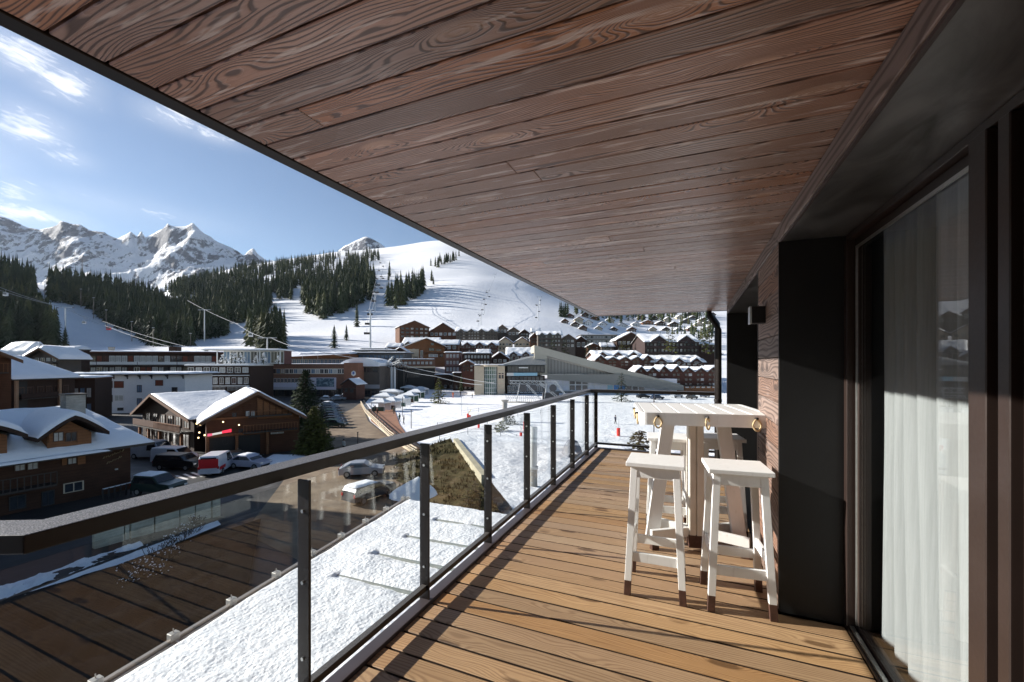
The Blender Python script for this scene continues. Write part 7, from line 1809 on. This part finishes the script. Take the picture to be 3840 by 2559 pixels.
# snow capped parasol
T = thing('parasol', 'closed ribbed parasol roof capped with thick snow beside the roof corner', 'parasol', atD(950, 26, GZ))
zt = at(972, 1098, 26).z - GZ; zb = zt - 1.05; R1 = 1.55
mb = MB(); v = [(0.35, 0, zt)]; 
for k in range(8): a = k * math.pi / 4 + .3; mb.tri((.35, 0, zt - .05), (R1 * math.cos(a), R1 * math.sin(a), zb), (R1 * math.cos(a + math.pi / 4), R1 * math.sin(a + math.pi / 4), zb))
mb.build('canopy', WD, T)
v = [(.35, 0, zt + .12)]; f = []; nr = 8; ns = 32
for j in range(1, nr + 1):
    for i in range(ns):
        a = 2 * math.pi * i / ns; s = j / nr; r_ = R1 * s * (.924 / math.cos(((a - .3) % (math.pi / 4)) - math.pi / 8)); th = .10 * math.sqrt(max(0, 1 - s ** 6)) + .02
        v.append((.35 * (1 - s) + r_ * math.cos(a), r_ * math.sin(a), zt + (zb - zt) * s + th + .05 * mn.noise((r_ * math.cos(a) * 1.5, r_ * math.sin(a) * 1.5, 3))))
for i in range(ns): f.append((0, 1 + i, 1 + (i + 1) % ns))
for j in range(nr - 1):
    for i in range(ns): a0 = 1 + j * ns + i; b0 = 1 + j * ns + (i + 1) % ns; f.append((a0, a0 + ns, b0 + ns, b0))
me = bpy.data.meshes.new('snow_cap'); me.from_pydata(v, [], f); me.materials.append(SNW)
for p_ in me.polygons: p_.use_smooth = True
o = bpy.data.objects.new('snow_cap', me); COL.objects.link(o); o.parent = T
MB().tube([(0, 0, 0), (.2, 0, zt - .1)], .05, 8).build('pole', STL, T)
rr = random.Random(77); gt = MB()
for k in range(2600):
    a = rr.random(); b_ = rr.random(); p_ = (A2 - Vector((0, 0, .5))).lerp(B2 - Vector((0, 0, .9)), a).lerp((A2 - nAB * 7.5 - Vector((0, 0, 2.55))).lerp(B2 - nAB * 9 - Vector((0, 0, 3.0)), a), b_)
    if mn.noise((p_.x * .6, p_.y * .6, 1)) < -.05: continue
    for q in range(3):
        an = rr.uniform(0, 6.3); hh = rr.uniform(.15, .45); dx = Vector((math.cos(an), math.sin(an), 0)) * .05; gt.tri(p_ - dx, p_ + dx, p_ + Vector((rr.uniform(-.12, .12), rr.uniform(-.12, .12), hh)))
tag(gt.build('grass', M['grass']), 'rough winter grass tufts on the bank under the concrete wall', kind='stuff')
# brown shrubs on the grass bank
for i, (u, v_, D_, h) in enumerate(((1092, 1110, 33, 2.2), (1075, 1150, 30, 2.4), (1100, 1150, 28, 2.8), (1046, 1012, 46, 1.6), (1060, 1180, 26, 1.8))): fir('olive brown shrub ' + ('against the foot of the sunlit wall', 'lowest on the grass bank', 'beside the second glass post on the grass bank', 'at the far top of the sunlit wall', 'at the near foot of the grass bank')[i], u, D_, GZ + .2, h, h * .5, needlemat('olive_shrub', (.03, .028, .010), (.075, .065, .02), (.13, .10, .035)) if i == 0 else bpy.data.materials['olive_shrub'], 900, 80 + i, .25, name='shrub')
# rough rock edge of the piste under the balcony
rk = MB(); A_, B_ = atz(1110, 1140, GZ + .4), atz(1190, 1225, GZ + .6); rr = random.Random(8)
def rock(mb, c, s, rr):
    n1_ = []
    for k in range(5):
        a = k * 1.256 + rr.uniform(-.3, .3); n1_.append((c.x + s * math.cos(a) * rr.uniform(.7, 1.2), c.y + s * math.sin(a) * rr.uniform(.7, 1.2)))
    mb.prism(n1_, c.z - s, c.z + s * rr.uniform(.3, .8))
for k in range(46):
    p_ = A_.lerp(B_, k / 45) + Vector((rr.uniform(-.8, .8), rr.uniform(-.8, .8), rr.uniform(-.3, .2))); rk.mi; rock(rk, p_, rr.uniform(.2, .5), rr)
tag(rk.build('rock_edging', facmat('snow_dusted_rock', (.50, .48, .45), .8, .45), bevel=.06, seg=1), 'row of snow dusted boulders at the piste edge below the balcony', 'rocks')

# ================================================================== thin mountain air
HAZE = 1.6e-5
hz_ = MB().box(-6000, 5200, -700, 5600, -60, 1900)
hm = bpy.data.materials.new('haze_air'); hm.use_nodes = True; hn = NT(hm.node_tree)
pv = hn.node('ShaderNodeVolumePrincipled'); pv.inputs['Color'].default_value = (.72, .82, 1, 1); pv.inputs['Density'].default_value = HAZE
pv.inputs['Anisotropy'].default_value = .3; oo = hn.node('ShaderNodeOutputMaterial'); hn.l.new(pv.outputs[0], oo.inputs['Volume'])
ho = hz_.build('haze', hm); ho['kind'] = 'stuff'; tag(ho, 'thin bluish mountain air filling the valley', None)
